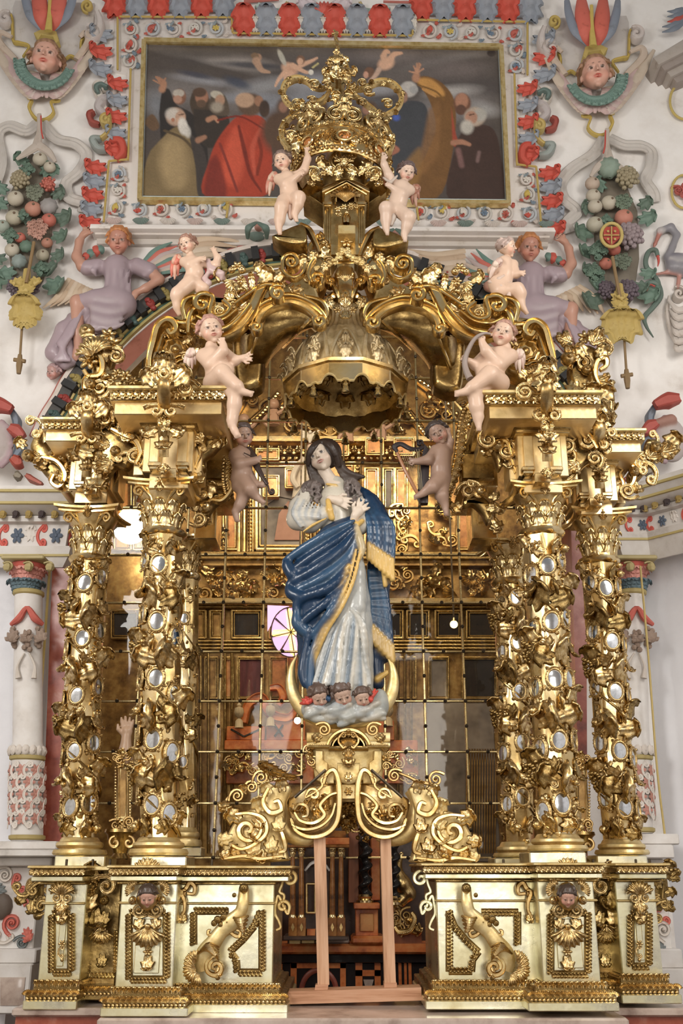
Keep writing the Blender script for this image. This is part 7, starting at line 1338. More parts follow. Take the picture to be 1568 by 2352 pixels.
def crown():
 Y = .30; t = thing('imperial_crown', 'great open gilt crown with amber jewels and a small cross on top', 'crown', P(785, 345, Y)); s = float(S(785, 320, Y)); R = 106 * s
 cx = X(785, 330, Y); zb = Z(343, Y - R); h = Z(292, Y - R) - zb
 tilt = lambda x, z_: z_ - (x - cx) * .10
 def rv(nm, pr, mt, n=72): m = M(); revolve(m, cx, Y, pr, n); m.v = [np.stack([v[:, 0], v[:, 1], tilt(v[:, 0], v[:, 2])], 1) for v in m.v]; m.build(nm, mt, t)
 rv('crown_band', [(zb, R), (zb, R * .94), (zb + h, R * .97), (zb + h, R * 1.03), (zb + h * .5, R * 1.0), (zb, R)], GOLD)
 rv('lower_rim', [(zb - .015, R * .97), (zb - .02, R * 1.02), (zb, R * 1.05), (zb + .02, R * 1.02)], GOLD2); rv('upper_rim', [(zb + h, R * 1.02), (zb + h + .01, R * 1.06), (zb + h + .04, R * 1.05), (zb + h + .05, R)], GOLD2)
 m = M(); rg = random.Random(2)
 for i in range(64):
  A = i * 2 * pi / 64; d = np.array([cos(A), sin(A), 0]); tg = np.array([-sin(A), cos(A), 0]); o = np.array([cx, Y, zb + h + .035]) + d * R * 1.05; o[2] = tilt(o[0], o[2]); place(m, 'rose' if i % 3 == 0 else 'bead', o, tg * .055, (0, 0, .055), d * .05); o = o.copy(); o[2] -= h + .03; place(m, 'bead', o, tg * .04, (0, 0, .04), d * .05)
  for q in range(2): o = np.array([cx, Y, zb + h * rg.uniform(.2, .85)]) + d * R * 1.01; o[2] = tilt(o[0], o[2]); a = rg.uniform(0, 6); place(m, rg.choice(('vol', 'leaf2', 'cs', 'leaf')), o, (tg * cos(a) + np.array([0, 0, sin(a)])) * .085, (-tg * sin(a) + np.array([0, 0, cos(a)])) * .085, d * .09)
 m.build('band_filigree', GOLD, t, kind='stuff')
 AMB = mk('amber_stone', [(.30, .09, .02), (.55, .22, .05)], 0, .12, 6, 0, coat=.5)
 for k in range(8):
  A = -pi / 2 + .05 + k * pi / 4
  if sin(A) > .3: continue
  d = np.array([cos(A), sin(A), 0]); tg = np.array([-sin(A), cos(A), 0]); o = np.array([cx, Y, zb + h * .52]) + d * R * 1.03; o[2] = tilt(o[0], o[2])
  m = M(); m2 = M(); a = np.linspace(0, 2 * pi, 25)[:-1]; sweep(m2, [o + tg * .062 * cos(q) + np.array([0, 0, .048 * sin(q)]) + d * .02 for q in a], .012, closed=True, up=tuple(d)); f = m2.build('jewel_setting', GOLD2, t)
  Vs = SPHH[0]; m.add(o + Vs[:, :1] * tg * .052 + Vs[:, 1:2] * d * .03 + Vs[:, 2:] * np.array([0, 0, .04]), SPHH[1]); m.build('amber_jewel', AMB, f)
  for j, (dz, sz, kk) in enumerate(((.13, .16, 'vol'), (.20, .13, 'spray'), (.10, .15, 'leaf2'))):
   for sg in (-1, 1): o2 = np.array([cx, Y, zb + h + dz]) + d * R * .98 + tg * .07 * sg * (j < 1); o2[2] = tilt(o2[0], o2[2]); part_at('cresting_scroll', tmesh(kk, GOLD), t, o2, tg * sz * sg, (0, 0, sz), d * sz)
 # the open arches
 arcs = [([(665, 342, .2), (648, 318, .1), (650, 290, .05), (668, 268, .05), (690, 255, .05)], 7), ([(690, 250, .05), (662, 238, .05), (650, 215, .05), (656, 192, .05), (680, 180, .05), (705, 186, .05), (722, 200, .05), (742, 203, .05), (756, 192, .05)], 7), ([(755, 210, .1), (745, 228, .1), (722, 240, .1), (706, 248, .1)], 6),
   ([(895, 350, .2), (902, 325, .1), (890, 300, .05), (880, 280, .0), (862, 258, .0), (842, 240, .0), (822, 225, .05), (806, 212, .1)], 7), ([(806, 200, .1), (826, 205, .05), (846, 198, .05), (868, 188, .05), (895, 190, .05), (915, 205, .05), (922, 225, .05), (912, 248, .05), (890, 262, .05), (878, 268, .05)], 7), ([(700, 252, .1), (700, 270, .15), (712, 292, .2), (724, 304, .25)], 5)]
 for pts, w in arcs:
  m = M(); scroll(m, pts, Y, w, .07, n=34); m.build('crown_arch', GOLDM, t); m = M(); row(m, 'bead', [(a, b) for a, b, c in pts], Y - .12, 4.5, 26); q = resample(np.array([(a, b) for a, b, c in pts], float), 12); g = np.gradient(q, axis=0); g /= np.linalg.norm(g, axis=1)[:, None]
  for i in range(1, 12): sgn = 1 if i % 2 else -1; orn(m, 'leaf2' if i % 3 else 'vol', q[i][0] + g[i][1] * 6 * sgn, q[i][1] - g[i][0] * 6 * sgn, Y - .08, 13, math.degrees(math.atan2(-g[i][1], g[i][0])) + 90 * sgn + 20)
  m.build('arch_beading', GOLD, t, kind='stuff')
 carved(t, [('vol', 722, 194, 24, 0, .12), ('vol', 682, 236, 22, 90, .12), ('vol', 717, 230, 20, 0, .14), ('vol', 708, 246, 22, 180, .14), ('vol', 832, 190, 22, 90, .12), ('vol', 846, 208, 24, 180, .12), ('vol', 890, 238, 24, 0, .12), ('vol', 832, 235, 20, 0, .1), ('spray', 690, 262, 30, 180, .12), ('spray', 886, 268, 30, 180, .12), ('big', 690, 250, 26, 0, .1), ('vol', 670, 312, 26, 0, .2), ('spray', 680, 330, 36, 40, .24), ('big', 690, 348, 40, 20, .26), ('vol', 712, 288, 26, 0, .24), ('cs', 738, 268, 34, 0, .3), ('spray', 728, 250, 18, 0, .3), ('leaf2', 752, 276, 22, 0, .3), ('scrl', 774, 262, 30, 0, .34), ('cs', 820, 270, 34, 0, .3), ('scrl', 808, 262, 30, 90, .34), ('leaf2', 790, 280, 26, 0, .36), ('big', 774, 235, 30, 10, .2), ('big', 798, 232, 30, -10, .2), ('leaf2', 786, 250, 28, 0, .25), ('vol', 866, 290, 26, 60, .2), ('cs', 846, 282, 30, -30, .25), ('big', 880, 340, 34, -20, .22), ('spray', 890, 330, 30, -30, .2), ('big', 778, 215, 26, 160, .2), ('big', 798, 218, 26, -160, .2),
               ('big', 760, 188, 34, 20, .12), ('vol', 752, 196, 22, 0, .14), ('spray', 775, 178, 36, 10, .16), ('leaf2', 758, 172, 26, 50, .14), ('big', 790, 190, 34, -15, .16), ('rose', 770, 160, 26, 0, .16), ('spray', 765, 150, 24, 20, .16), ('leaf2', 785, 150, 26, -30, .16), ('shell', 772, 140, 28, 0, .16), ('vol', 758, 150, 18, 0, .16), ('big', 800, 172, 28, -50, .14), ('rose', 782, 130, 18, 0, .16), ('spray', 772, 125, 16, 0, .14), ('leaf2', 798, 198, 24, -90, .14), ('big', 772, 205, 26, 170, .16), ('rose', 788, 168, 22, 0, .18), ('knob', 758, 205, 16, 0, .16)], Y)
 m = M(); plathe(m, 776, Y, [(118, 4), (126, 8), (140, 14), (160, 16), (180, 15), (196, 18), (204, 14), (210, 16), (222, 12), (240, 10), (262, 14)], 20); m.build('finial_core', GOLD, t)
 m = M(); scroll(m, [(792, 140, .14), (800, 165, .14), (800, 195, .14), (796, 210, .14)], Y, 5, .06); row(m, 'bead', [(796, 140), (803, 165), (804, 195)], Y - .2, 4.5, 12); m.build('beaded_strap', GOLD2, t)
 m = M(); tube(m, [(776, 125), (775, 105), (771, 90), (769, 72)], [3.5, 3.5, 4.5, 2.5], Y, 14, 8); tube(m, [(762, 78), (777, 76)], 3, Y, 4, 8); rg = random.Random(1)
 for i in range(16): u = i / 15; orn(m, 'bead', 770 + 7 * u + rg.uniform(-4, 4), 70 + u * 52, Y - .03, 6)
 m.build('cross', GOLD2, t)
 return t
crown()
# ================================================================ glazed screen filling the arch
GY = 2.94
def inside_arch(x, y): return y > float(np.interp(x, _in[:, 0], _in[:, 1])) - 46 and 165 < x < 1330
def screen():
 t = thing('glass_screen', 'tall screen of square glass panes in thin brass bars behind the Virgin', 'glazed screen', P(789, 1968, GY))
 xs = [240, 331, 422, 513, 605, 697, 789, 880, 969, 1059, 1149, 1240]; ys = [680, 775, 870, 968, 1065, 1167, 1275, 1385, 1497, 1611, 1727, 1845, 1970]
 zs = [Z(y, GY) for y in ys]; X0 = [X(x, 1400, GY) for x in xs]; s = float(S(789, 1400, GY))
 pm = {}; n = 0
 m = M(); kn = M()
 for j, z in enumerate(zs): box(m, X0[0], X0[-1], GY - .018, GY + .018, z - .010, z + .010, .004); box(m, X0[0], X0[-1], GY - .030, GY - .018, z - .004, z + .004)
 m.build('glazing_bar', BRASS, t, smooth=False)
 for x in X0:
  m = M(); box(m, x - .011, x + .011, GY - .022, GY + .022, zs[-1], zs[0], .004); box(m, x - .004, x + .004, GY - .034, GY - .022, zs[-1], zs[0]); m.build('glazing_bar', BRASS, t, smooth=False)
 for j in range(len(zs) - 1):
  for i in range(len(xs) - 1):
   if any(inside_arch(px_, py_) is False for px_ in (xs[i], xs[i + 1]) for py_ in (ys[j], ys[j + 1])) and ys[j] < 1000: continue
   if 1900 < (ys[j] + ys[j + 1]) / 2 and 620 < xs[i] < 960: continue
   if ys[j] > 1800 and 513 < xs[i] < 1000: continue
   m = M(); box(m, X0[i] + .008, X0[i + 1] - .008, GY - .003, GY + .003, zs[j + 1] + .008, zs[j] - .008); m.build('pane', GLASS, t, smooth=False)
 pts = [(x, GY - .035, z) for x in X0 for z in zs] + [((X0[i] + X0[i + 1]) / 2, GY - .03, z) for i in range(len(X0) - 1) for z in zs] + [(x, GY - .035, (zs[j] + zs[j + 1]) / 2) for x in X0 for j in range(len(zs) - 1)]
 balls(kn, pts, [.019] * len(pts)); kn.build('bar_knobs', IRON, t, kind='stuff')
screen()
# ================================================================ the chapel seen through the glass
RY = 7.6
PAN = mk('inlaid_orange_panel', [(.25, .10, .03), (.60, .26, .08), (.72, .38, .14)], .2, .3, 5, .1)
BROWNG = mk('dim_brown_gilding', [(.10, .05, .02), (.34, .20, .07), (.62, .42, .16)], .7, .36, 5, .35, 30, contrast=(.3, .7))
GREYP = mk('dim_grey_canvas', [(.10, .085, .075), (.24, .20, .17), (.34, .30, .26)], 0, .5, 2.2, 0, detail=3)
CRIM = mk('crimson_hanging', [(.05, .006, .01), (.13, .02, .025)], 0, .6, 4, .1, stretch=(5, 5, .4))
def room():
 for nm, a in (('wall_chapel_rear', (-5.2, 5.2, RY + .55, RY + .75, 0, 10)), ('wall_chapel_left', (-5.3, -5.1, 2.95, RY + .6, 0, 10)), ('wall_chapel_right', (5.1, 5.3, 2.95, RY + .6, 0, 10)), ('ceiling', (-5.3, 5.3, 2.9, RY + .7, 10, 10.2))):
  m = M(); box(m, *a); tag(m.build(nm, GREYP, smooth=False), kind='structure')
room()
def altarpiece():
 t = thing('far_altarpiece', 'gilt altarpiece with orange marble panels seen through the glass', 'altarpiece', P(780, 1990, RY))
 def bx(nm, x0, y0, x1, y1, mt, f=0, b=.5, bv=.01): m = M(); pbox(m, x0, y0, x1, y1, RY - f, RY + b, bv); return m.build(nm, mt, t)
 rg = random.Random(8)
 def framed(x0, y0, x1, y1, inner, f=.05, w=7, mt=GOLD):
  bx('panel', x0, y0, x1, y1, inner, f, .3)
  m = M(); c = [(x0, y0), (x1, y0), (x1, y1), (x0, y1)]
  for a, b in zip(c, c[1:] + c[:1]): tube(m, [a, b], w * .55, RY - f - .02, 3, 8, (1, .8)); tube(m, [(a[0] + (w if a[0] == x0 else -w), a[1] + (w if a[1] == y0 else -w)), (b[0] + (w if b[0] == x0 else -w), b[1] + (w if b[1] == y0 else -w))], w * .28, RY - f - .02, 3, 6)
  m.build('panel_frame', mt, t)
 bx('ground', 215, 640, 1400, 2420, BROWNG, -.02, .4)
 # top: curved cornices and painted vault figures
 for x0, x1, y, f in ((430, 1180, 1000, .22), (440, 1170, 1030, .16)): bx('cornice', x0, y, x1, y + 14, GOLD2, f);
 m = M(); row(m, 'leaf2', [(440, 1026), (1165, 1026)], RY - .2, 22, 34, 180); row(m, 'bead', [(440, 1052), (1165, 1052)], RY - .17, 12, 50); m.build('leaf_moulding', GOLD, t)
 for pts, w in (([(470, 1000), (520, 960), (560, 905), (590, 880)], 16), ([(1110, 1000), (1060, 960), (1010, 905), (960, 870)], 16), ([(640, 940), (700, 905), (780, 890), (860, 905), (930, 945)], 12), ([(540, 1000), (600, 950), (640, 900)], 8), ([(980, 1000), (940, 950), (900, 900)], 8)):
  m = M(); scroll(m, pts, RY - .1, w, .2); row(m, 'bead', pts, RY - .22, 12, 16); m.build('broken_pediment', GOLD2, t)
 m = M(); clutter(m, [(500, 900), (1080, 900), (1080, 995), (500, 995)], RY - .08, 34, 38, 3, ('vol', 'big', 'leaf2', 'spray', 'cs')); m.build('top_carving', GOLD, t)
 for i, (x, y, c) in enumerate(((628, 950, (.50, .30, .20)), (560, 985, (.45, .28, .20)), (800, 990, (.52, .32, .22)), (875, 985, (.48, .30, .22)))):
  m = M(); m.cc = c; pball(m, x, y - 22, 13, RY - .22, t=SPHH); tube(m, [(x, y - 8), (x, y + 26)], [11, 14], RY - .2, 6, 8, (1, .7)); tube(m, [(x - 8, y), (x - 22, y + 16), (x - 12, y + 30)], [5, 5, 3], RY - .24, 8, 6); tube(m, [(x + 8, y), (x + 22, y - 8), (x + 32, y - 22)], [5, 5, 3], RY - .24, 8, 6); m.split('carved_figure', POLY, t)
 # main tier: painting, orange pilasters
 for x0, x1, mt in ((448, 478, PAN), (488, 512, GREYP), (518, 545, PAN), (838, 868, PAN), (880, 905, GREYP), (908, 935, PAN), (1050, 1085, PAN), (1098, 1130, GREYP), (262, 300, PAN), (306, 330, GREYP)): framed(x0, 1075, x1, 1262, mt, .06, 5)
 m = M()
 for x in (548, 560, 570, 580, 700, 712, 722, 826): tube(m, [(x, 1066), (x, 1270)], 4.5, RY - .08, 2, 8)
 for x in (574, 706, 820): row(m, 'bead', [(x, 1070), (x, 1268)], RY - .14, 10, 24, 90)
 m.split('fluted_strip', GOLD, t)
 framed(588, 1062, 700, 1262, GREYP, .1, 9, GOLD2); framed(735, 1062, 815, 1262, PAN, .1, 7)
 m = M(); m.cc = (.42, .20, .13); prism(m, [(630, 1240), (640, 1180), (662, 1150), (690, 1180), (694, 1240)], RY - .13, .02); m.cc = (.30, .25, .22); prism(m, [(596, 1170), (640, 1140), (690, 1150), (690, 1110), (596, 1120)], RY - .125, .02); m.build('painted_figures', OIL, t)
 framed(540, 1085, 575, 1110, GREYP, .12, 4); framed(588, 1010 + 20, 640, 1056, PAN, .24, 4)
 for x0, x1, y0, y1 in ((604, 640, 1092, 1140), (655, 690, 1075, 1120), (745, 800, 1010, 1046), (840, 880, 1006, 1044), (905, 950, 1006, 1046), (520, 570, 1012, 1046)): framed(x0, y0, x1, y1, PAN, .26, 4, GOLD)
 m = M(); clutter(m, [(908, 1160), (945, 1160), (945, 1262), (908, 1262)], RY - .12, 9, 28, 31, ('vol', 'cs', 'big')); clutter(m, [(1000, 1090), (1040, 1090), (1040, 1260), (1000, 1260)], RY - .12, 14, 30, 32, ('vol', 'cs', 'big', 'spray')); clutter(m, [(480, 1190), (515, 1190), (515, 1262), (480, 1262)], RY - .12, 8, 26, 33, ('leaf2', 'spray')); m.build('gilt_carving', GOLD2, t)
 # middle entablature
 bx('cornice', 430, 1266, 1150, 1284, GOLDD, .22); bx('cornice', 440, 1284, 1140, 1300, BROWNG, .14)
 m = M()
 for cx in (490, 548, 640, 900, 1000, 1110): clutter(m, [(cx - 34, 1306), (cx + 34, 1306), (cx + 40, 1372), (cx - 40, 1372)], RY - .1, 9, 34, int(cx), ('big', 'vol', 'spray', 'leaf2', 'shell'));
 m.split('capital_carving', GOLD, t)
 bx('cornice', 430, 1372, 1150, 1388, GOLD2, .18)
 for x0, x1 in ((446, 472), (482, 512), (532, 600), (618, 690), (860, 925), (935, 985), (1000, 1060), (1072, 1140), (255, 320)): framed(x0, 1402, x1, 1466, BLACKM if (x1 - x0) > 40 else BROWNG, .06, 6, GOLDD)
 m = M()
 for y in (1394, 1474, 1482, 1490): tube(m, [(430, y), (1150, y)], 4, RY - .12, 2, 8)
 m.split('string_moulding', GOLDD, t)
 # lower tier
 for x0, x1, mt in ((440, 462, BROWNG), (470, 500, BROWNG), (508, 535, PAN), (546, 604, CRIM), (620, 660, PAN), (905, 955, BROWNG), (985, 1030, GREYP), (1062, 1140, BLACKM)): framed(x0, 1510, x1, 1604 if x0 > 430 else 1600, mt, .06, 4, GOLDD)
 for x in (516, 532, 478, 450, 914, 930, 944, 460):
  m = M(); tube(m, [(x, 1500), (x, 1960)], 3.2, RY - .12, 2, 8); m.build('gilt_rod', GOLDD, t)
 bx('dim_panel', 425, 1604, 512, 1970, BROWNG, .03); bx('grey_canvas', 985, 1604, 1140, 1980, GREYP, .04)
 m = M()
 for i in range(12): tube(m, [(1072 + i * 6, 1720), (1070 + i * 6, 1960)], 2.0, RY - .16, 2, 6)
 m.split('organ_pipes', BROWNG, t)
 # orange marble altar with striped urns
 for nm, a, mt, f in (('marble_block', (520, 1668, 608, 1700), MARBO, .2), ('marble_block', (612, 1655, 700, 1700), MARBO, .24), ('marble_block', (870, 1655, 905, 1700), MARBO, .24), ('marble_block', (515, 1700, 720, 1722), MARBO, .3), ('marble_block', (520, 1735, 720, 1800), MARBO, .16), ('marble_block', (868, 1700, 960, 1800), MARBO, .16)): bx(nm, *a, mt, f)
 m = M(); scroll(m, [(560, 1660), (570, 1620), (600, 1605), (622, 1640), (660, 1650), (682, 1630)], RY - .2, 13, .25); scroll(m, [(640, 1620), (650, 1600), (640, 1580), (620, 1580)], RY - .15, 10, .2); m.build('marble_scroll', MARBO, t)
 for x, y in ((549, 1640), (621, 1636), (892, 1636)):
  m = M(); pa = lambda A, z: 1 + .05 * np.cos(A * 12); m.cc = (.60, .48, .30); plathe(m, x, RY - .3, [(y - 38, .5), (y - 26, 2), (y - 20, 5), (y - 16, 3), (y - 14, 9), (y - 4, 11), (y + 6, 8), (y + 10, 3), (y + 16, 8), (y + 30, 9), (y + 32, 11)], 24, pa); m.build('striped_urn', PAINT, t)
 m = M()
 for a, b in (((530, 1675), (560, 1692)), ((560, 1692), (598, 1675)), ((630, 1665), (650, 1692)), ((650, 1665), (630, 1692))): tube(m, [a, b], 2.5, RY - .27, 2, 6)
 m.split('black_inlay', BLACKM, t)
 m = M(); clutter(m, [(515, 1728), (700, 1728), (700, 1770), (515, 1770)], RY - .25, 26, 22, 77, ('vol', 'leaf2', 'big', 'cs')); clutter(m, [(880, 1728), (960, 1728), (960, 1800), (880, 1800)], RY - .2, 16, 22, 78, ('vol', 'leaf2', 'big')); m.build('gilt_foliage', GOLD2, t)
 return t
altarpiece()
# little figures of the far altar, dove, two lamps, a glare ball, stained glass
t = thing('stained_glass_window', 'round pink and yellow stained glass window glowing left of the Virgin', 'window', P(672, 1550, RY - .45))
lead = M(); cx, cy, R = 668, 1452, 46
def sg(nm, poly, mt): m = M(); prism(m, poly, RY - .40, .015); m.build(nm, mt, t, smooth=False)
PK = emis('lit_pink_glass', (.80, .50, .86), 1.0); YL = emis('lit_yellow_glass', (1.0, .84, .22), 1.05)
for i in range(8):
 a0, a1 = i * pi / 4 + .2, (i + 1) * pi / 4 + .12; pl = [(cx, cy)] + [(cx + R * cos(a), cy - R * 1.25 * sin(a)) for a in np.linspace(a0, a1, 5)]; sg('pink_pane', pl, PK)
for a in (pi * 1.02, -pi / 2 + .15, .1, pi / 2 + .1):
 dx, dy = cos(a), -sin(a); sg('yellow_ray', [(cx + dy * 7, cy - dx * 7), (cx + dx * 40 + dy * 8, cy + dy * 48 - dx * 8), (cx + dx * 46, cy + dy * 56), (cx + dx * 40 - dy * 8, cy + dy * 48 + dx * 8), (cx - dy * 7, cy + dx * 7)], YL)
m = M()
for i in range(8): a = i * pi / 4 + .2; tube(m, [(cx, cy), (cx + R * cos(a), cy - R * 1.25 * sin(a))], 1.1, RY - .41, 2, 6)
tube(m, [(cx + R * cos(a), cy - R * 1.25 * sin(a)) for a in np.linspace(0, 2 * pi, 30)[:-1]], 1.5, RY - .41, None, 6, closed=True); m.build('leading', IRON, t)
sg('surround_pane', [(614, 1390), (664, 1392), (640, 1408), (622, 1436), (614, 1450)], PK)
for lab, x, y, r, st in (('large white glowing ball imitating a glare on the glass between the two left columns', 300, 1210, 40, 22), ('small yellow lamp glowing behind the glass right of the Virgin', 1042, 1434, 9, 6), ('small white lamp glowing low behind the glass beside the urns', 683, 1655, 8, 6)):  # the large ball is added to imitate light reflected on the glass
 t = thing('lamp', lab, 'lamp', P(x, y, RY - .9)); m = M(); pball(m, x, y, r, RY - 1.0, t=SPHH); m.build('glow_ball', emis('lamp_and_glare_glow_%d' % r, (1, .93, .78) if r != 9 else (1, .8, .3), st), t)
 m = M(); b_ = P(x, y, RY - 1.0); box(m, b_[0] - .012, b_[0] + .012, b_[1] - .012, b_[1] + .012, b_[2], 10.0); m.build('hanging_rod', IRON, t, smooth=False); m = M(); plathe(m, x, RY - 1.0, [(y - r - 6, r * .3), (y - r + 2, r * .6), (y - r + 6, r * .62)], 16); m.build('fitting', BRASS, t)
t = thing('carved_dove', 'small white carved dove with spread wings above the Virgin behind the glass', 'carving', P(712, 1010, RY - .4)); m = M(); m.cc = (.85, .78, .66)
tube(m, [(712, 996), (712, 1006), (711, 1018)], [4, 7, 2], RY - .4, 8, 8); pball(m, 712, 992, 4, RY - .45)
for f in (-1, 1):
 for i in range(4): tube(m, [(712, 1003), (712 + f * (10 + i * 2), 994 + i * 3), (712 + f * (22 - i * 2), 988 + i * 6)], [4, 3.5, 1], RY - .4, 8, 6, (1, .4))
m.build('bird', POLY, t)
t = thing('small_statue', 'small white robed statue behind the glass, left of the head of the Virgin', 'statue', P(690, 1140, RY - .4)); m = M(); hm = M(); head(m, hm, 712, 1030, 24, RY - .4, res=.05, child=False, skin=(.75, .58, .46)); hm.build('hair', POLY, t); m.cc = (.70, .62, .52)
tube(m, [(712, 1042), (706, 1065), (696, 1100), (690, 1145)], [8, 16, 18, 20], RY - .35, 12, 10, (1, .6)); tube(m, [(698, 1052), (680, 1075), (672, 1100), (684, 1120)], [6, 7, 7, 6], RY - .45, 12, 8); m.build('robed_body', POLY, t)
# ================================================================ marble tabernacle in the lower opening
def tabernacle():
 Y = 3.0; t = thing('marble_altar', 'orange marble altar with black inlay seen through the lower opening', 'altar', P(800, 2300, Y))
 def bx(nm, a, mt, f=0, b=.8, bv=.006): m = M(); pbox(m, *a, Y - f, Y + b, bv); return m.build(nm, mt, t)
 bx('table_edge', (600, 2168, 1010, 2192), MARBO, .16, .9, .02); bx('black_frieze', (600, 2192, 1010, 2212), BLACKM, .06)
 bx('table_front', (600, 2212, 1010, 2330), BLACKM, .0)
 for a in ((667, 2210, 794, 2224), (667, 2210, 681, 2275), (781, 2210, 794, 2275), (816, 2212, 832, 2275), (860, 2212, 874, 2275), (816, 2228, 874, 2242), (915, 2210, 922, 2268), (928, 2210, 934, 2268), (938, 2212, 945, 2268), (628, 2214, 648, 2275)): bx('marble_inlay', a, MARBO, .012, .01, 0)
 m = M(); tube(m, [(732 + 40 * cos(a), 2278 - 50 * sin(a)) for a in np.linspace(0, pi, 18)], 6, Y - .01, None, 8, (1, .4)); m.build('arched_inlay', MARBR, t)
 m = M(); prism(m, [(834, 2250), (858, 2250), (852, 2272), (840, 2272)], Y - .014, .02); m.build('cream_inlay', MARBW, t, smooth=False)
 bx('pedestal_block', (812, 2074, 872, 2088), MARBO, .22); bx('pedestal_block', (816, 2088, 868, 2150), MARBO, .12); bx('pedestal_block', (806, 2150, 884, 2170), MARBO, .2, .8, .02); bx('pedestal_panel', (826, 2098, 858, 2140), PAN, .14)
 bx('side_block', (630, 2100, 640, 2168), MARBO, .1); bx('book_shelf', (660, 2158, 800, 2170), DARKW, .1)
 for i, a in enumerate(((664, 2158, 690, 2170), (692, 2158, 722, 2168), (750, 2158, 802, 2166), (724, 2160, 748, 2167))): bx('gilt_ledge', a, GOLDM if i != 2 else MARBW, .14)
 bx('orange_panel', (852, 1918, 872, 2068), MARBO, -.02); bx('dark_reveal', (800, 1900, 824, 2074), REDW, .06); bx('dark_ground', (620, 1880, 980, 2170), DARKW, -.3)
 # twisted black columns
 for x, y0, y1, s in ((838, 1912, 2056, 1), (905, 1930, 2060, .8)):
  m = M(); v = np.linspace(0, 1, 70); yy = y0 + (y1 - y0) * v; zz = np.array([Z(q, Y) for q in yy]); xx = np.array([X(x, q, Y) for q in yy]); sc = float(S(x, 2000, Y)) * s; a = v * 2 * pi * 4.3
  ring = np.arange(14) * 2 * pi / 14; ccx = xx + 5 * sc * np.sin(a); ccy = Y - .1 + 5 * sc * np.cos(a); rr = 12 * sc
  V = np.stack([ccx[:, None] + rr * np.cos(ring), ccy[:, None] + rr * np.sin(ring), np.repeat(zz[:, None], 14, 1)], -1); m.add(V.reshape(-1, 3), gridf(70, 14, False, True)); m.build('twisted_black_column', BLACKM, t)
  m = M(); plathe(m, x, Y - .1, [(y1 - 2, 14 * s), (y1 + 3, 17 * s), (y1 + 8, 15 * s), (y1 + 12, 20 * s), (y1 + 18, 20 * s)], 20); m.build('column_base', GOLD2, t)
 t2 = thing('tabernacle', 'small temple of brown columns with gilt capitals behind the left pine upright', 'tabernacle', P(740, 2160, Y - .4)); Yt = Y - .35
 def b2(nm, a, mt, f=0, b=.3, bv=.005): m = M(); pbox(m, *a, Yt - f, Yt + b, bv); return m.build(nm, mt, t2)
 TORT = mk('tortoiseshell', [(.04, .015, .008), (.30, .12, .035), (.46, .22, .07)], 0, .12, 9, 0)
 for x in (672, 692, 763, 783):
  m = M(); plathe(m, x, Yt - .05, [(1966, 5), (2040, 6.5), (2104, 6.5)], 16); m.build('shaft', TORT, t2); m = M()
  for i in range(7): a = i * 2 * pi / 7; d = np.array([cos(a), sin(a), 0]); place(m, 'leaf2', P(x, 1966, Yt - .05) + d * .02, np.array([-sin(a), cos(a), 0]) * .05, (0, 0, .07), d * .05)
  plathe(m, x, Yt - .05, [(1948, 9), (1952, 9), (1954, 5), (1966, 5)], 16); plathe(m, x, Yt - .05, [(2100, 7), (2104, 9), (2108, 9)], 16); m.build('gilt_capital', GOLD2, t2); b2('column_plinth', (x - 10, 2108, x + 10, 2152), TORT, .12); m = M(); prism(m, [(x, 2120), (x + 4, 2130), (x, 2140), (x - 4, 2130)], Yt - .13, .01); m.build('lozenge', GOLD2, t2, smooth=False)
 b2('architrave', (655, 1940, 802, 1947), TORT, .14); b2('architrave', (746, 1924, 802, 1940), MARBO, .14); b2('frieze', (752, 1908, 795, 1924), TORT, .1); b2('platform', (650, 2150, 800, 2160), DARKW, .14); b2('inner_niche', (700, 1990, 756, 2150), DARKW, -.1)
 m = M(); scroll(m, [(700, 2000), (714, 1984), (728, 1980), (744, 1984), (757, 2000)], Yt, 4, .05); m.split('niche_arch', STONE, t2)
 m = M(); c = [(704, 2030), (724, 2030), (724, 2096), (704, 2096)]
 for a, b in zip(c, c[1:] + c[:1]): tube(m, [a, b], 3, Yt - .06, 3, 6)
 m.build('door_frame', GOLD2, t2); b2('inner_base', (704, 2134, 724, 2150), MARBO, .05)
 t3 = thing('gilt_statue', 'crouching gilt figure beside the right pine upright, in the opening', 'statue', P(920, 2160, 3.2)); sc = PS(3.0, 920, 2060, 7)
 sc.st([(922, 1962), (912, 1990), (905, 2012)], [6, 9, 8]); sc.st([(912, 2000), (925, 2030), (938, 2052), (925, 2062), (900, 2058)], [12, 18, 16, 10, 6]); sc.st([(905, 2058), (920, 2070), (940, 2060)], [8, 12, 8])
 for i in range(6): sc.st([(908 + i * 4, 1998 + i * 4), (918 + i * 4, 2030), (925 + i * 3, 2055)], [2, 3, 2], k=2)
 m = M(); sc.run(m, .014); m.build('body', GOLD2, t3, sharp=None)
 m = M(); scroll(m, [(906, 2128), (916, 2140), (940, 2136), (952, 2110), (945, 2095)], 2.9, 7, .12); row(m, 'bead', [(912, 2146), (940, 2140), (954, 2120)], 2.84, 5, 14); clutter(m, [(905, 2090), (955, 2090), (950, 2130), (905, 2135)], 2.95, 8, 26, 4, ('big', 'vol')); m.build('scroll_base', GOLD, t3)
 m = M(); pbox(m, 905, 2140, 968, 2168, 3.0, 3.3); m.build('inlaid_plinth', REDW, t3)
tabernacle()
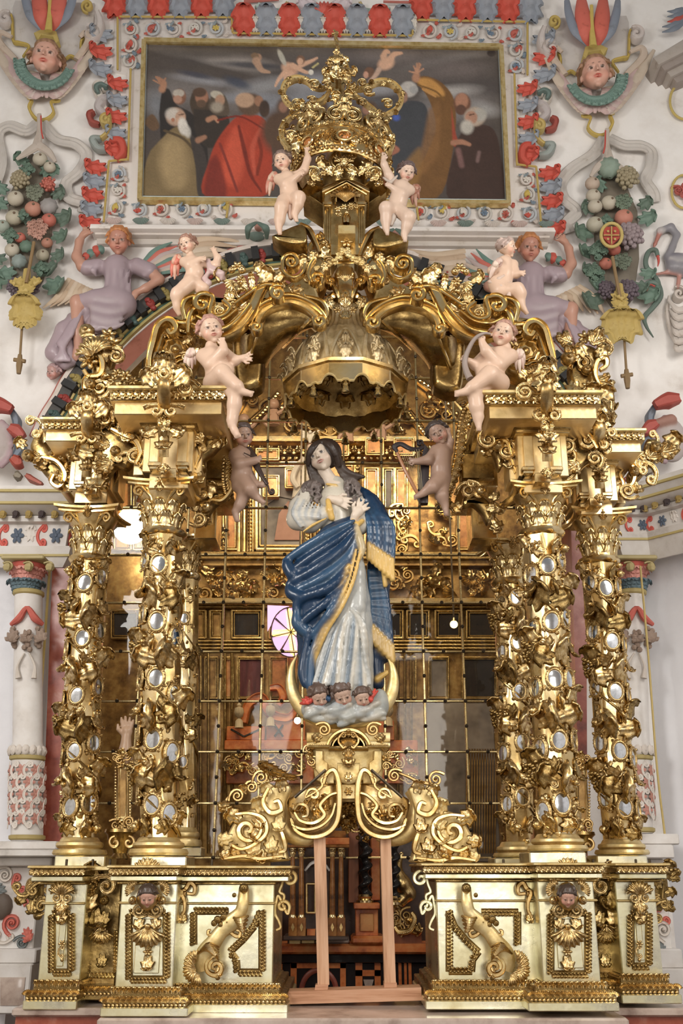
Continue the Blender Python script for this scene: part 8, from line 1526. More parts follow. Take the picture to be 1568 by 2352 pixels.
# ================================================================ reliquaries, board, clamps and small pieces
def reliquary(label, x, dy, Y, hnd):
 t = thing('reliquary', label, 'reliquary', P(x, 1960 + dy, Y), 'reliquaries behind the columns'); y = lambda v: v + dy
 m = M(); plathe(m, x - 6, Y, [(y(1905), 34), (y(1912), 36), (y(1918), 30), (y(1930), 28), (y(1945), 20), (y(1960), 16), (y(1972), 24)], 24); m.build('bowl_foot', GOLDD, t)
 m = M(); scroll(m, pspiral(x - 18, y(1935), 15, 1.3, 90, False), Y - .16, 4, .06); scroll(m, pspiral(x + 14, y(1935), 15, 1.3, 90, True), Y - .16, 4, .06); m.split('foot_scroll', GOLD, t)
 m = M(); pbox(m, x - 15, y(1750), x + 15, y(1892), Y, Y + .06, .01); m.build('body', GOLDM, t)
 m = M(); c = [(x + 10 * cos(a), y(1820) - (56 + 10 * sin(a)) if sin(a) > 0 else y(1820) + 56 - 10 * sin(a)) for a in np.linspace(0, 2 * pi, 25)[:-1]]; tube(m, c, 3, Y - .01, None, 8, closed=True); row(m, 'bead', [(x + 17, y(1760)), (x + 17, y(1885))], Y - .01, 6, 18); row(m, 'bead', [(x - 17, y(1760)), (x - 17, y(1885))], Y - .01, 6, 18); m.build('beaded_rim', GOLD, t)
 m = M(); pbox(m, x - 8, y(1766), x + 8, y(1874), Y - .008, Y); m.build('relic_glass', BROWNG, t)
 m = M(); clutter(m, [(x - 18, y(1730)), (x + 18, y(1730)), (x + 20, y(1755)), (x - 20, y(1755))], Y - .02, 7, 20, 4, ('vol', 'leaf2')); clutter(m, [(x - 18, y(1885)), (x + 18, y(1885)), (x + 18, y(1905)), (x - 18, y(1905))], Y - .02, 6, 20, 5, ('vol', 'leaf2')); m.split('carved_trim', GOLD, t)
 if hnd: sc = PS(Y + .03, x, 1690, 4); sc.c = (.45, .30, .20); sc.st([(x + 6, 1742, 0), (x + 6, 1722, 0), (x + 8, 1694, 0)], [18, 14, 11]); sc.st([(x - 8, 1726, 4), (x + 20, 1726, 4)], [4, 4]); hand(sc, x + 8, 1694, 0, 52, 86, spread=8, curl=.2, thumb=-1); m = M(); sc.run(m, .009); m.build('raised_hand', POLY, t, sharp=None)
reliquary('gilt arm reliquary with a raised hand between the two left columns', 282, 0, .62, True)
reliquary('gilt upright reliquary half hidden between the right columns', 1336, 6, .55, False)
t = thing('brown_board', 'tall red-brown wooden board behind the tallest right column', 'board', P(1305, 2000, 1.5)); m = M(); prism(m, [(1286, 1176), (1310, 1176), (1350, 2560), (1310, 2560)], 1.50, .05); m.build('plank', REDW, t, smooth=False)
PINS = ['in front of the outer left plinth', 'right of the outer left plinth', 'under the arm reliquary', 'just right of the front left plinth', 'nearest the left corner scroll', 'nearest the right corner scroll', 'just right of the front right plinth', 'below the right reliquary', 'in front of the outer right plinth', 'at the far right end of the ledge']
for i, (x, y) in enumerate(((152, 1990), (212, 1992), (252, 1990), (428, 1990), (486, 1990), (1156, 1984), (1362, 1984), (1396, 1984), (1460, 1982), (1492, 1982))):
 Y = .18 if x < 260 or x > 1300 else .05; m = M(); b = P(x, y, Y); s = float(S(x, y, Y)); revolve(m, b[0], b[1], [(Z(1992, Y) - .0, .001), (Z(1992, Y), 5 * s), (Z(1990, Y), 3 * s), (Z(1974, Y), 3 * s), (Z(1973, Y), .001)], 10); o = m.build('iron_pin', IRON); tag(o, 'grey iron pin on the pedestal ledge, ' + PINS[i], 'pin', 'iron pins on the pedestals')
festoon('dark gilt scroll hanging off the left side of the outer left pier', [(70, 2000), (98, 2005), (96, 2110), (80, 2095), (46, 2060), (52, 2015)], .3, 10, 34, 51, mat=GOLDD)
festoon('dark gilt scroll hanging off the right side of the outer right pier', [(1512, 2000), (1538, 2005), (1540, 2060), (1520, 2110), (1508, 2080)], .3, 9, 34, 52, mat=GOLDD)
for lab, x, y in (('green carved calyx on the ledge left of the niche', 590, 532), ('green carved calyx at the feet of the right crown cherub', 906, 546)):
 t = thing('carved_calyx', lab, 'relief', P(x, y + 20, WY)); m = M(); m.cc = (.16, .22, .19); pball(m, x, y, 25, WY - .1, (1, .8, .95), SPHH); m.build('husk', PAINT, t)
 for u in (-1, 1): m = M(); m.cc = (.13, .19, .16); tube(m, [(x + u * 22, y + 16, .16), (x + u * 20, y - 8, .30), (x + u * 2, y - 20, .28)], [4, 9, 3], WY - .1, 12, 8, (1, .6)); m.build('husk_leaf', PAINT, t)
 m = M(); m.cc = (.42, .22, .17); pball(m, x + 4, y - 10, 10, WY - .25, t=SPHH); m.build('seed', PAINT, t)
for lab, x, y, f in (('brown carved bracket under the feet of the left crown cherub', 648, 540, 1), ('brown carved bracket under the feet of the right crown cherub', 912, 548, -1)):
 t = thing('carved_bracket', lab, 'bracket', P(x, y + 10, .1)); m = M(); prism(m, [(x - 24 * f, y), (x + 44 * f, y - 26), (x + 56 * f, y + 12), (x + 30 * f, y + 20), (x - 8 * f, y + 12)][::f], -.02, .2, .015, n=24); m.build('block', GOLDD, t)
 m = M(); scroll(m, [(x + 40 * f, y - 24), (x + 62 * f, y - 10), (x + 78 * f, y + 20), (x + 86 * f, y + 40)], .05, 6, .1); m.build('curved_stay', GOLD, t)
t = thing('carved_cherub', 'small carved pink face on the rim of the arch, far left', 'relief', P(120, 870, WY)); m = M(); hm = M(); head(m, hm, 122, 856, 38, WY - .1, yaw=-20, skin=(.48, .28, .25), hair=(.36, .24, .24), seed=4, res=.04); m.build('face', POLY, t, sharp=None); hm.build('hair', POLY, t, sharp=None)
# ================================================================ cherubs of the retable
def wing(t, Y, root, tips, w, cols, nm='wing', d=0):
 m = M(); n = len(tips)
 for lay in range(2):
  for i, tp in enumerate(tips):
   k = 1 - .42 * lay; m.cc = cols[(i + lay) % len(cols)]; e = (root[0] + (tp[0] - root[0]) * k, root[1] + (tp[1] - root[1]) * k); s = float(S(*root, Y))
   tube(m, [(root[0] + (i - n / 2), root[1], d * s + .01 + lay * .02), ((root[0] + e[0]) / 2 + (i - n / 2) * 2.5, (root[1] + e[1]) / 2, d * s + .03 + lay * .02), (*e, d * s)], [w * .7, w, w * .8, w * .3], Y, 12, 8, (1, .5))
 m.build(nm, POLY, t, sharp=None)
def putto(label, Y, hd, strokes, hands=(), feet=(), skin=(.66, .465, .345), hair=(.26, .14, .10), hk={}, seed=0, cloth=(), base=None):
 bx = base or strokes[0][0][0]; t = thing('carved_cherub', label, 'cherub', P(bx[0], bx[1] + 60, Y), 'painted cherubs of the gilt retable')
 sc = PS(Y, hd[0], hd[1], 5); sc.c = skin
 for p, r in strokes: sc.st(p, r)
 for h in hands: hand(sc, *h[:5], **h[5])
 for f in feet: foot(sc, *f)
 m = M(); sc.run(m, .009); hm = M(); s = float(S(hd[0], hd[1], Y)); head(m, hm, hd[0], hd[1], hd[2], Y - hd[3] * s, yaw=hd[4], pitch=hd[5], roll=hd[6], skin=skin, hair=hair, seed=seed, res=.024, **hk)
 m.build('body', POLY, t, sharp=None); hm.build('hair', POLY, t, sharp=None)
 for cl, items in cloth:
  c = PS(Y, hd[0], hd[1], 3); c.c = cl
  for p, r in items: c.st(p, r)
  m = M(); c.run(m, .012); m.build('drapery', POLY, t, sharp=None)
 return t
PW = [(.66, .50, .42), (.72, .58, .48), (.60, .42, .36)]
RW = [(.58, .16, .11), (.62, .36, .26), (.60, .20, .14)]
t = putto('cherub seated on the left entablature with a fist at its mouth', -.46, (485, 760, 68, 14, 16, 4, 12),
 [([(485, 795, 6), (487, 806, 2)], [14, 16]), ([(470, 816, 2), (512, 812, 0)], [17, 16]), ([(488, 822, 4), (500, 850, 6), (498, 874, 0)], [27, 27, 28]), ([(512, 862, 10), (520, 850, 8)], [20, 18]),
     ([(466, 818, 6), (484, 838, 22), (512, 806, 34), (514, 794, 36)], [16, 15, 12, 8]), ([(518, 814, 0), (540, 828, 10), (552, 824, 14)], [14, 12, 8]),
     ([(490, 880, 10), (510, 858, 36), (512, 860, 38), (545, 888, 40), (553, 898, 38)], [24, 21, 19, 14, 10]), ([(520, 888, 14), (540, 902, 26), (538, 930, 22), (533, 965, 18), (533, 974, 18)], [19, 17, 16, 12, 10])],
 [(512, 794, 38, 26, 100, dict(curl=1.0, thumb=-1)), (552, 824, 14, 34, 12, dict(spread=16, curl=.35, thumb=1))], [(556, 900, 38, 30, -12), (534, 980, 18, 34, -62)], hair=(.34, .18, .14), seed=1)
wing(t, -.44, (440, 800), [(424, 846), (432, 852), (441, 848), (448, 838)], 6, PW, d=-6)
t = putto('cherub seated on the right entablature blowing a curved horn', -.46, (1154, 769, 64, 14, -14, 8, -14),
 [([(1160, 797, 4), (1156, 808, 2)], [13, 16]), ([(1172, 818, 2), (1122, 812, 0)], [17, 16]), ([(1148, 822, 4), (1128, 850, 6), (1134, 876, 0)], [27, 27, 28]), ([(1112, 862, 10), (1108, 850, 8)], [20, 18]),
     ([(1172, 818, 6), (1144, 838, 24), (1116, 806, 34), (1108, 790, 36)], [16, 15, 12, 9]), ([(1116, 814, 0), (1090, 838, 8), (1078, 830, 18)], [14, 12, 8]),
     ([(1146, 880, 10), (1124, 862, 36), (1120, 864, 38), (1084, 890, 40), (1072, 898, 38)], [24, 22, 19, 14, 10]), ([(1110, 890, 14), (1090, 904, 26), (1094, 935, 22), (1098, 958, 18), (1098, 966, 18)], [19, 17, 16, 12, 10])],
 [(1108, 788, 38, 26, 115, dict(curl=.9)), (1076, 830, 20, 26, 150, dict(curl=.8, thumb=-1))], [(1070, 900, 38, 32, 190), (1098, 968, 18, 26, -85)], hair=(.34, .19, .14), seed=2)
wing(t, -.44, (1194, 802), [(1186, 850), (1194, 858), (1202, 850), (1204, 836)], 6, PW, d=-6)
m = M(); m.cc = (.30, .24, .21); s_ = float(S(1090, 800, -.46)); tube(m, [(1126, 767, 40 * s_), (1110, 766, 44 * s_), (1090, 778, 44 * s_), (1074, 806, 36 * s_), (1067, 832, 30 * s_), (1072, 856, 30 * s_), (1079, 870, 32 * s_)], [2.5, 3.5, 4.5, 5.5, 6.5, 7.5, 8.5], -.46, 40, 12); o = m.build('curved_horn', POLY, None); tag(o, 'grey curved wooden horn held by the seated right cherub', 'horn')
t = putto('cherub perched on the left scrolls, arms raised as if playing, red wing', -.28, (430, 563, 46, 10, -22, 0, 14),
 [([(436, 584, 4), (438, 594, 2)], [9, 12]), ([(424, 602, 2), (462, 604, 0)], [12, 12]), ([(442, 606, 4), (448, 628, 4), (440, 645, 0)], [19, 19, 20]), ([(424, 602, 6), (436, 610, 16), (458, 596, 20)], [11, 11, 7]), ([(464, 606, 0), (496, 610, 8), (500, 592, 10), (494, 582, 10)], [9, 9, 8, 6]),
     ([(436, 650, 10), (408, 674, 22), (405, 680, 22), (408, 705, 14), (413, 720, 10)], [18, 15, 13, 10, 7]), ([(452, 652, 4), (468, 662, 8), (456, 668, 4)], [14, 11, 8])],
 [(458, 596, 21, 20, 15, dict(curl=.4)), (494, 580, 10, 20, 120, dict(curl=.3))], [], hair=(.26, .14, .10), seed=3, cloth=[((.52, .38, .36), [([(478, 600, 8), (484, 620, 10), (505, 630, 14), (515, 640, 10)], [7, 8, 8, 5]), ([(490, 612, 14), (512, 628, 20), (508, 642, 14)], [3, 5, 4]), ([(484, 620, 8), (470, 640, 6)], [6, 6]), ([(468, 640, 4), (478, 650, 6), (470, 665, 4)], [6, 8, 6])])])
wing(t, -.26, (408, 585), [(394, 636), (401, 642), (408, 634), (414, 618)], 6, RW, d=-4)
t = putto('cherub perched on the right scrolls seen from behind, face in profile', -.28, (1166, 570, 46, 6, 68, 0, 0),
 [([(1164, 592, 0), (1160, 602, 2)], [9, 12]), ([(1142, 608, 2), (1178, 608, 0)], [12, 12]), ([(1158, 606, 4), (1160, 630, 4), (1152, 655, 0)], [19, 18, 24]), ([(1140, 652, 4), (1148, 668, 8)], [20, 20]), ([(1178, 608, 4), (1186, 630, 10), (1195, 628, 16)], [10, 9, 6]), ([(1140, 610, 6), (1128, 622, 10), (1150, 612, 16)], [10, 9, 8]),
     ([(1154, 668, 10), (1188, 664, 20), (1194, 674, 18), (1196, 698, 12), (1200, 706, 12)], [18, 15, 14, 9, 7])],
 [(1194, 628, 18, 18, 10, dict(curl=.7))], [(1200, 706, 12, 22, -55)], hair=(.40, .30, .26), seed=4, cloth=[((.60, .46, .38), [([(1122, 646, 10), (1145, 642, 20), (1158, 632, 22)], [3, 6, 3]), ([(1123, 647, 12), (1150, 658, 24), (1172, 650, 18)], [4, 5, 4]), ([(1172, 652, 20), (1168, 680, 22), (1170, 695, 18)], [4, 5, 7])])])
wing(t, -.30, (1148, 594), [(1124, 640), (1132, 626), (1142, 618)], 7, PW, d=10)
RB2 = [(.50, .22, .16), (.58, .40, .30)]
t = putto('cherub left of the niche reaching one hand up to the crown', .02, (648, 372, 47, 8, -14, -4, 10),
 [([(655, 393, 2), (658, 402, 2)], [9, 12]), ([(640, 412, 2), (680, 406, 0)], [12, 12]), ([(660, 414, 4), (664, 440, 5), (663, 458, 2)], [21, 20, 21]), ([(680, 406, 0), (698, 392, 8), (706, 365, 12), (706, 356, 12)], [11, 10, 8, 6]), ([(640, 412, 6), (656, 424, 18), (688, 400, 20)], [11, 11, 6]),
     ([(652, 462, 10), (646, 476, 20), (642, 505, 14), (640, 522, 12)], [17, 15, 12, 8]), ([(674, 460, 10), (686, 454, 24), (684, 470, 22), (676, 492, 16)], [16, 15, 12, 8])],
 [(706, 354, 12, 22, 95, dict(curl=.3)), (686, 400, 22, 18, 30, dict(curl=.6))], [(640, 522, 12, 22, -80), (676, 494, 16, 20, -70)], hair=(.15, .10, .08), seed=5, cloth=[((.50, .34, .26), [([(654, 470, 14), (664, 476, 16), (668, 500, 10)], [4, 7, 6])])])
wing(t, .04, (630, 395), [(612, 444), (618, 450), (626, 438), (632, 424)], 6, RB2, d=-4)
t = putto('cherub right of the niche holding up the crown, looking down', .02, (934, 396, 46, 8, 18, -18, -6),
 [([(928, 416, 2), (924, 424, 2)], [9, 12]), ([(940, 436, 2), (905, 424, 0)], [12, 12]), ([(922, 434, 4), (914, 462, 5), (910, 478, 2)], [21, 20, 21]), ([(905, 424, 0), (892, 402, 8), (882, 378, 12), (880, 370, 12)], [11, 10, 8, 6]), ([(942, 438, 6), (922, 446, 18), (896, 428, 20)], [11, 11, 6]),
     ([(900, 482, 10), (886, 478, 22), (886, 505, 14), (886, 524, 12)], [16, 15, 12, 8]), ([(920, 486, 10), (938, 500, 22), (934, 520, 16), (928, 538, 12)], [16, 16, 12, 8])],
 [(880, 368, 12, 22, 80, dict(curl=.3)), (896, 428, 22, 18, 150, dict(curl=.7))], [(887, 524, 12, 20, -80), (928, 540, 12, 20, -80)], hair=(.09, .06, .055), seed=6, skin=(.62, .46, .36), cloth=[((.50, .42, .36), [([(880, 408, 10), (896, 420, 16), (912, 404, 16)], [3, 4, 3]), ([(900, 486, 14), (904, 500, 14), (898, 516, 10)], [4, 6, 5])])])
wing(t, .04, (954, 424), [(948, 470), (956, 476), (962, 458), (964, 440)], 6, [(.34, .15, .10), (.42, .24, .17)], d=-4)
DK = (.40, .265, .20)  # skin colour darkened to stand for the shade at the side arches
t = putto('dusky cherub with a viol hanging from the left side arch', .20, (559, 1002, 56, 12, 18, -2, 6),
 [([(556, 1026, 2), (553, 1036, 2)], [11, 14]), ([(540, 1044, 2), (572, 1044, 0)], [15, 12]), ([(553, 1050, 4), (556, 1080, 5), (552, 1100, 2)], [24, 22, 23]), ([(540, 1048, 6), (550, 1066, 22), (586, 1058, 26)], [15, 13, 9]), ([(574, 1090, -4), (586, 1112, 6), (600, 1114, 12)], [10, 9, 8]),
     ([(560, 1108, 10), (574, 1124, 22), (588, 1140, 16)], [19, 16, 10]), ([(550, 1116, 4), (562, 1130, 10), (550, 1160, 6), (541, 1174, 4)], [18, 16, 12, 9])],
 [(586, 1056, 27, 22, 20, dict(curl=.9)), (598, 1114, 12, 20, 20, dict(curl=.9))], [(590, 1143, 16, 26, -38), (540, 1178, 4, 26, -75)], skin=DK, hair=(.07, .05, .045), seed=7)
m = M(); m.cc = (.055, .035, .028); s_ = float(S(590, 1060, .2)); tube(m, [(568, 1028, 6 * s_), (580, 1050, 10 * s_), (588, 1068, 12 * s_), (603, 1096, 16 * s_), (614, 1112, 18 * s_)], [7, 11, 8, 5, 4], .2, 24, 10, (1, .5)); scroll(m, [(614, 1112, 18 * s_), (617, 1122, 18 * s_)] + [(a, b, 18 * s_) for a, b in pspiral(624, 1128, 7, 1.2, 180, False)], .2, 3, .03); tube(m, [(586, 1052, 30 * s_), (560, 1040, 30 * s_)], 1.3, .2, 3, 6); tag(m.build('viol', POLY), 'dark wooden viol held by the shade-darkened cherub at the left side arch', 'viol')
t = putto('dusky cherub with a harp hanging from the right side arch', .20, (1006, 996, 56, 12, -8, 2, 30),
 [([(1012, 1018, 2), (1014, 1030, 2)], [11, 14]), ([(1000, 1036, 2), (1028, 1036, 0)], [14, 13]), ([(1014, 1044, 4), (1012, 1078, 5), (1012, 1098, 2)], [23, 22, 24]), ([(1000, 1036, 6), (984, 1056, 20), (958, 1060, 26)], [13, 12, 8]), ([(1030, 1034, 0), (1034, 1015, 8), (1029, 996, 14)], [10, 8, 6]),
     ([(1008, 1104, 12), (992, 1118, 26), (972, 1132, 22)], [19, 15, 9]), ([(1014, 1112, 4), (1014, 1138, 10), (1022, 1160, 6)], [18, 15, 9])],
 [(956, 1060, 27, 24, 170, dict(curl=.3, thumb=-1)), (1029, 994, 14, 18, 100, dict(curl=.4))], [(970, 1134, 22, 26, 205), (1022, 1164, 6, 26, -80)], skin=DK, hair=(.06, .045, .04), seed=8)
t = thing('harp', 'small black and brown harp held by the shade-darkened cherub at the right side arch', 'harp', P(970, 1150, .2)); s_ = float(S(960, 1060, .2)); m = M(); m.cc = (.035, .025, .025)
tube(m, [(912, 1038, 10 * s_), (906, 1026, 12 * s_), (920, 1020, 12 * s_), (940, 1030, 10 * s_), (960, 1032, 6 * s_), (972, 1026, 4 * s_)], [4, 7, 6, 6, 5, 5], .2, 26, 8, (1, .6)); scroll(m, [(972, 1022, 4 * s_)] + [(a, b, 4 * s_) for a, b in pspiral(964, 1018, 7, 1.1, 40, False)], .2, 3, .03); m.build('neck', POLY, t)
m = M(); m.cc = (.035, .025, .025); prism(m, [(974, 1020), (984, 1030), (986, 1060), (983, 1155), (966, 1156), (958, 1140), (966, 1060)], .18, .06, .006); m.build('soundbox', POLY, t)
m = M(); m.cc = (.42, .20, .10); tube(m, [(912, 1040, 12 * s_), (930, 1080, 20 * s_), (948, 1114, 20 * s_), (962, 1140, 14 * s_)], [3.5, 4.5, 4.5, 4], .2, 12, 8); m.build('fore_pillar', POLY, t)
for i in range(9): m = M(); m.cc = (.6, .5, .3); tube(m, [(918 + i * 5.5, 1032, 10 * s_), (946 + i * 3, 1108 + i * 3, 10 * s_)], .45, .2, 2, 5); m.build('string', POLY, t)
# ================================================================ the Virgin
def virgin():
 Y = .30; t = thing('virgin_statue', 'painted statue of a woman in a blue mantle above a golden crescent moon', 'statue', P(788, 1665, Y))
 FL = (.72, .61, .50); HR = (.04, .026, .02); BL = (.010, .036, .085); BG = (.15, .20, .25); TU = (.47, .48, .46); TC = (.62, .57, .47); GD = (.72, .47, .14); SL = (.60, .56, .48); DKB = (.012, .03, .07)
 sc = PS(Y, 770, 1150, 5); sc.c = FL
 sc.st([(744, 1082, 14), (756, 1104, 8), (768, 1120, 8)], [16, 17, 24]); hand(sc, 768, 1148, 44, 44, -16, spread=9, curl=.15, thumb=-1, col=FL); sc.st([(758, 1146, 40), (768, 1148, 44)], [10, 10]); hand(sc, 815, 1184, 46, 46, 52, spread=17, curl=.25, thumb=-1, col=FL); sc.st([(812, 1194, 42), (815, 1184, 46)], [9, 9])
 m = M(); sc.run(m, .0075); hm = M(); head(m, None, 736, 1052, 76, Y - 24 * sc.s, yaw=-8, pitch=20, roll=28, skin=(.62, .52, .42), child=False, rosy=.10, lip=(.45, .20, .17), res=.020, wide=1.08, hair=HR, eye=(.06, .05, .05))
 m.build('face_and_hands', POLY, t, sharp=None)
 sc = PS(Y, 740, 1070, 3); sc.c = HR; sc.bl(748, 1042, 12, 37, 37, 30, ang=-24); [sc.st(q_, r_, n=12, k=2) for q_, r_ in (([(738, 1014, 34), (722, 1022, 44), (710, 1040, 42), (707, 1066, 30)], [5, 6, 6, 5]), ([(740, 1013, 34), (758, 1022, 44), (770, 1040, 38), (778, 1068, 26)], [5, 7, 7, 6]), ([(736, 1016, 38), (724, 1026, 48), (714, 1044, 44)], [3, 4, 3]), ([(742, 1016, 38), (756, 1026, 48), (768, 1046, 42)], [3, 4, 3]))]; rg = random.Random(3)
 for i in range(10): sc.st([(738 + i * 2.4, 1020 + i * .8, 26 - i), (764 + i * 2, 1034 + i * 3, 24 - i), (772 + i * 3, 1066 + i * 2, 18), (790 + i * 5, 1104 - i, 14)], [3, 5, 5, 4], n=12, col=HR if i % 2 else (.09, .065, .05))
 for i in range(7): sc.st([(728 - i * 1.5, 1022 + i, 26 - i * 2), (707 + i, 1046 + i * 2, 22 - i), (710 + i * 2, 1080, 16), (720 + i * 5, 1112, 14)], [3, 4, 5, 5], n=12, col=HR if i % 2 else (.09, .065, .05))
 for i in range(54):
  f = i % 2; x = rg.uniform(690, 738) if f else rg.uniform(784, 828); y = rg.uniform(1104, 1145) if f else rg.uniform(1100, 1148); a = rg.uniform(0, 6); sc.st([(x, y, 22 + rg.uniform(0, 8)), (x + 6 * cos(a), y + 8, 30), (x - 3 * cos(a), y + 15, 26)], [2.4, 3, 1.5], k=1, col=(.20, .165, .15) if i % 3 else (.14, .11, .10))
 sc.bl(716, 1124, 4, 26, 22, 20, col=(.2, .165, .15)); sc.bl(806, 1124, 4, 24, 26, 20, col=(.2, .165, .15)); m = M(); sc.run(m, .0085); m.build('hair', POLY, t, sharp=None)
 sc = PS(Y, 770, 1250, 5); sc.c = SL     # sleeves and bodice
 sc.st([(770, 1118, 4), (768, 1150, 8), (772, 1210, 4)], [26, 36, 38], col=TC); sc.st([(704, 1136, 10), (688, 1166, 16), (684, 1192, 20), (712, 1200, 30), (746, 1182, 36)], [20, 25, 26, 24, 20]); sc.st([(822, 1150, 0), (834, 1190, 14), (826, 1208, 24), (812, 1204, 34)], [22, 22, 20, 12])
 for i in range(9): a = i * 7; sc.st([(684 + a, 1146 + i * 1.5, 38), (672 + a * 1.05, 1178 + i, 51 + i), (690 + a * .85, 1210 - i * 2, 47)], [2, 4.5, 3], k=1.5, n=8, col=(.66, .62, .53) if i % 2 else (.42, .44, .45))
 sc.st([(753, 1150, 48), (757, 1172, 54), (762, 1190, 50)], [6, 8, 7], k=2, col=GD); sc.st([(810, 1196, 50), (820, 1206, 52), (832, 1196, 44)], [5, 6, 5], k=2, col=GD); sc.st([(750, 1112, 34), (772, 1114, 36)], [3, 3], k=1, col=GD)
 m = M(); sc.run(m, .009); m.build('sleeves', GLOSSY, t, sharp=None)
 sc = PS(Y, 790, 1450, 5); sc.c = TU     # tunic
 sc.st([(790, 1250, 8), (802, 1400, 14), (798, 1500, 8), (794, 1585, 4)], [40, 50, 58, 62], n=8); sc.st([(778, 1430, 24), (752, 1510, 22), (738, 1580, 16)], [28, 34, 34], n=6); sc.st([(822, 1300, 34), (818, 1395, 46)], [16, 24], n=6)
 for i in range(13):
  x0, x1 = 795 + i * 3.2, 722 + i * 10.5; z = 69 - abs(i - 6) * 2.6; sc.st([(x0, 1340 + abs(i - 8) * 12, 58), ((x0 + x1) / 2 + 6 * sin(i), 1450, z), (x1, 1570 + (i % 3) * 5, z)], [2, 4, 5.5], k=2, n=10, col=(TU, TC, BG)[(i * 2) % 3])
 for i in range(5): sc.st([(805 + i * 6, 1398 + i * 6, 68), (835, 1430 + i * 16, 66), (845, 1480 + i * 18, 56)], [2, 4, 3], k=3, n=8, col=TC if i % 2 else TU)
 m = M(); sc.run(m, .010); m.build('tunic', GLOSSY, t, sharp=None)
 sc = PS(Y, 720, 1300, 5); sc.c = BL      # mantle across the front
 sc.st([(806, 1205, 26), (770, 1240, 30), (720, 1290, 26)], [20, 40, 36], n=8); sc.st([(700, 1285, 20), (678, 1300, 18)], [24, 12]); sc.st([(700, 1300, 30), (690, 1345, 26), (706, 1400, 24), (706, 1450, 18), (704, 1540, 6)], [26, 30, 24, 22, 14], n=10); sc.st([(760, 1280, 26), (718, 1345, 20), (692, 1352, 16)], [46, 40, 20], n=6); sc.st([(740, 1320, 28), (722, 1400, 18), (714, 1480, 10), (716, 1560, 2)], [41, 38, 30, 19], n=8); sc.st([(770, 1330, 34), (748, 1400, 30), (728, 1480, 26)], [30, 24, 14], n=6)
 F = [([(812, 1196), (760, 1222), (700, 1258), (654, 1288)], 8), ([(814, 1208), (768, 1244), (712, 1282), (668, 1312)], 7), ([(816, 1220), (784, 1262), (730, 1304), (664, 1340)], 9), ([(818, 1236), (792, 1286), (742, 1326), (680, 1356)], 7), ([(818, 1254), (796, 1308), (752, 1352), (690, 1376), (678, 1408)], 9), ([(818, 1275), (794, 1338), (750, 1384), (704, 1420), (690, 1440)], 7), ([(815, 1300), (786, 1360), (756, 1410), (726, 1450), (700, 1470)], 7), ([(806, 1330), (776, 1390), (744, 1450), (722, 1500)], 7), ([(712, 1440), (700, 1500), (694, 1545), (700, 1575)], 7), ([(730, 1450), (716, 1510), (712, 1580)], 6), ([(664, 1286), (660, 1300), (672, 1322)], 9), ([(662, 1342), (668, 1362), (690, 1372)], 9), ([(682, 1400), (682, 1430), (702, 1452)], 9)]
 for i, (p, r) in enumerate(F): sc.st([(x, y, 70 - abs(x - 765) * .26 - (10 if y > 1440 else 0)) for x, y in p], [r * .5, r * 1.2, r * 1.3, r * .8][:len(p)] if len(p) < 5 else [r * .5, r * 1.15, r * 1.3, r * 1.2, r * .7], k=5, n=18, col=BL if i % 3 else (.035, .085, .16))
 for i, p in enumerate(([(806, 1200), (756, 1232), (706, 1268)], [(810, 1230), (775, 1280), (730, 1318)], [(800, 1262), (775, 1310), (735, 1345)], [(750, 1190), (720, 1205), (695, 1222)])): sc.st([(x, y, 70 - abs(x - 765) * .3) for x, y in p], [2, 3.5, 2], k=2, n=12, col=BG if i < 3 else GD)
 for off, r in ((0, 4.5), (9, 3)): sc.st([(828 - off, 1262, 66), (812 - off * 1.2, 1330, 74), (786 - off * 1.3, 1392, 72), (752 - off, 1446, 62), (728 - off * .6, 1500, 50), (716, 1542, 42)], [r * .7, r, r, r, r, r * .4], k=2, n=26, col=GD)
 for i in range(15): u = i / 14; sc.st([(802 - u * 78, 1300 + u * 190, 72 - u * 22), (796 - u * 74, 1306 + u * 190, 72 - u * 22)], [4.5, 3], k=1, col=GD)
 sc.st([(700, 1560, 16), (712, 1572, 20), (706, 1588, 16)], [5, 6, 3], k=2, col=GD); sc.st([(818, 1205, 54), (826, 1236, 60), (832, 1262, 62), (822, 1292, 62)], [5, 8, 8, 3], k=2, n=10, col=(.60, .48, .28))
 m = M(); sc.run(m, .0095); m.build('mantle_front', GLOSSY, t, sharp=None)
 sc = PS(Y, 870, 1300, 5); sc.c = BL      # mantle falling on the right
 sc.st([(822, 1132, -6), (852, 1160, 2), (872, 1210, 8), (880, 1270, 6)], [18, 24, 28, 26], n=8); sc.st([(880, 1290, -6), (874, 1400, -16), (876, 1500, -18)], [20, 18, 24], n=6, col=DKB); sc.st([(858, 1300, -14), (862, 1500, -16), (868, 1570, -16)], [16, 18, 14], col=DKB)
 for i in range(7): x = 846 + i * 9; sc.st([(826 + i * 5, 1146 + i * 5, 22 + i), (x, 1205, 38 - i * 2), (x + 1, 1262 + i * 5, 34 - i * 2)], [3, 5.5, 6], k=3, n=10, col=BL if i % 2 else (.04, .10, .19)); sc.st([(x, 1250 + i * 6, 40 - i * 2), (x + 1, 1282 + i * 8, 36 - i * 2)], [5.5, 6.5], k=2, col=GD)
 for i in range(5): x = 884 + i * 4; sc.st([(x - 6, 1300 + i * 6, 24 - i * 3), (x, 1345 - i * 4, 18 - i * 3)], [5, 5], k=3, col=BL if i % 2 else GD)
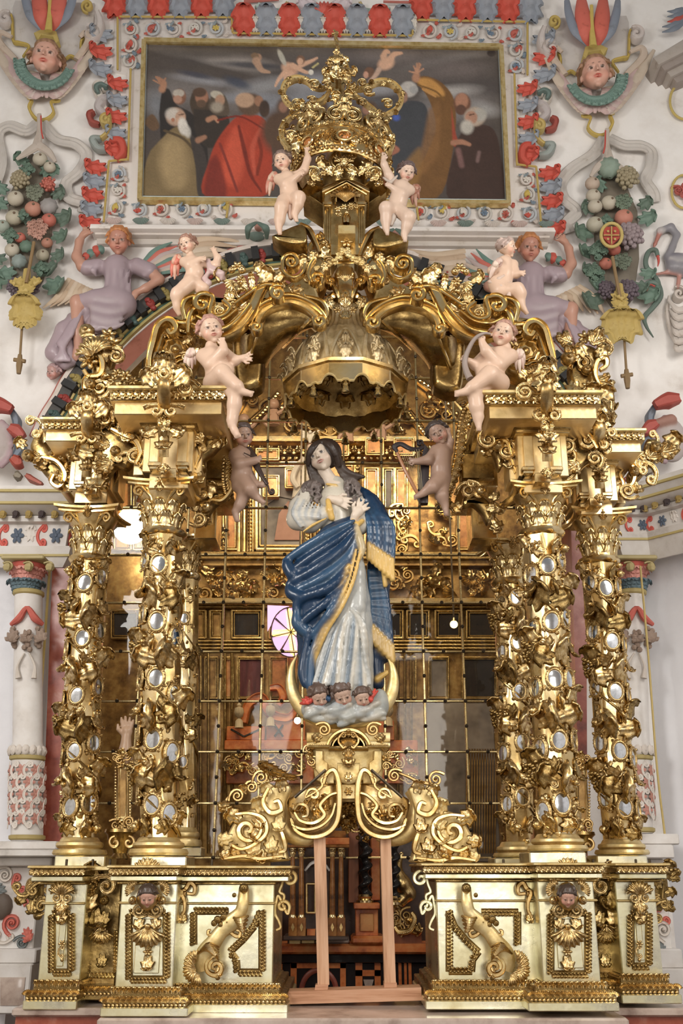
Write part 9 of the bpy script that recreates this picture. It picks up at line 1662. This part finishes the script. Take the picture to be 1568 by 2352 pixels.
 for i in range(6): x0 = 846 + i * 6; x1 = 856 + i * 9; sc.st([(x0, 1310, 4), ((x0 + x1) / 2 + 2, 1390, 6), (x1, 1470 + i * 9, 8 - i)], [4, 6, 6.5], k=3, n=10, col=BL if i % 2 else (.04, .10, .18)); sc.st([(x1 - 1, 1440 + i * 9, 12 - i), (x1, 1472 + i * 9, 10 - i)], [6.5, 7], k=2, col=GD)
 sc.st([(866, 1560, -2), (888, 1545, 0)], [6, 6], k=2, col=GD); m = M(); sc.run(m, .0095); m.build('mantle_side', GLOSSY, t, sharp=None)
 m = M(); tube(m, [(a, b, .02) for a, b in [(683, 1502), (671, 1530), (668, 1565), (676, 1600), (700, 1634), (740, 1655), (787, 1660), (834, 1655), (872, 1634), (896, 1600), (904, 1565), (900, 1530), (886, 1502)]], [.8, 7, 12, 15, 16, 15, 14, 15, 16, 15, 12, 7, .8], Y, 60, 16, (1, .7)); m.build('crescent_moon', GOLDM, t, sharp=None)
 sc = PS(Y, 790, 1630, 7); rg = random.Random(12); CL = (.42, .43, .40)
 sc.c = CL; sc.st([(715, 1628, 20), (790, 1636, 26), (866, 1626, 20)], [24, 30, 26]); sc.bl(872, 1612, 16, 20, 30, 20)
 for i in range(44): x = rg.uniform(712, 876); y = rg.uniform(1620, 1662) - (abs(x - 790) * .12); r = rg.uniform(8, 15); sc.bl(x, y, 56 - abs(y - 1628) * .4 - abs(x - 790) * .12, r * 1.6, r * .8, r, k=1.5, ang=rg.uniform(-25, 25), col=(CL, (.52, .49, .42), (.36, .39, .40))[i % 3])
 m = M(); sc.run(m, .010); m.build('cloud', GLOSSY, t, sharp=None)
 for nm, x, y, sz, yw, pt, ro in (('left', 733, 1600, 52, 14, -26, 10), ('mid', 786, 1596, 60, 6, -24, 14), ('right', 832, 1602, 48, 8, -18, 8)):
  m = M(); hm = M(); head(m, hm, x, y, sz, Y - 56 * sc.s, yaw=yw, pitch=pt, roll=ro, skin=(.60, .42, .33), hair=(.10, .065, .05), seed=int(x), res=.026); m.build('cherub_face', POLY, t, sharp=None); hm.build('cherub_hair', POLY, t, sharp=None)
 for cl, rt, tips in (((.52, .07, .05), (716, 1612), [(688, 1616), (692, 1606), (700, 1600)]), ((.04, .09, .18), (752, 1610), [(744, 1582), (752, 1580), (758, 1586)]), ((.52, .07, .05), (848, 1612), [(868, 1586), (862, 1582), (856, 1590)])): wing(t, Y - 46 * sc.s, rt, tips, 6, [cl, tuple(q * 1.25 for q in cl)], 'cherub_wing')
virgin()
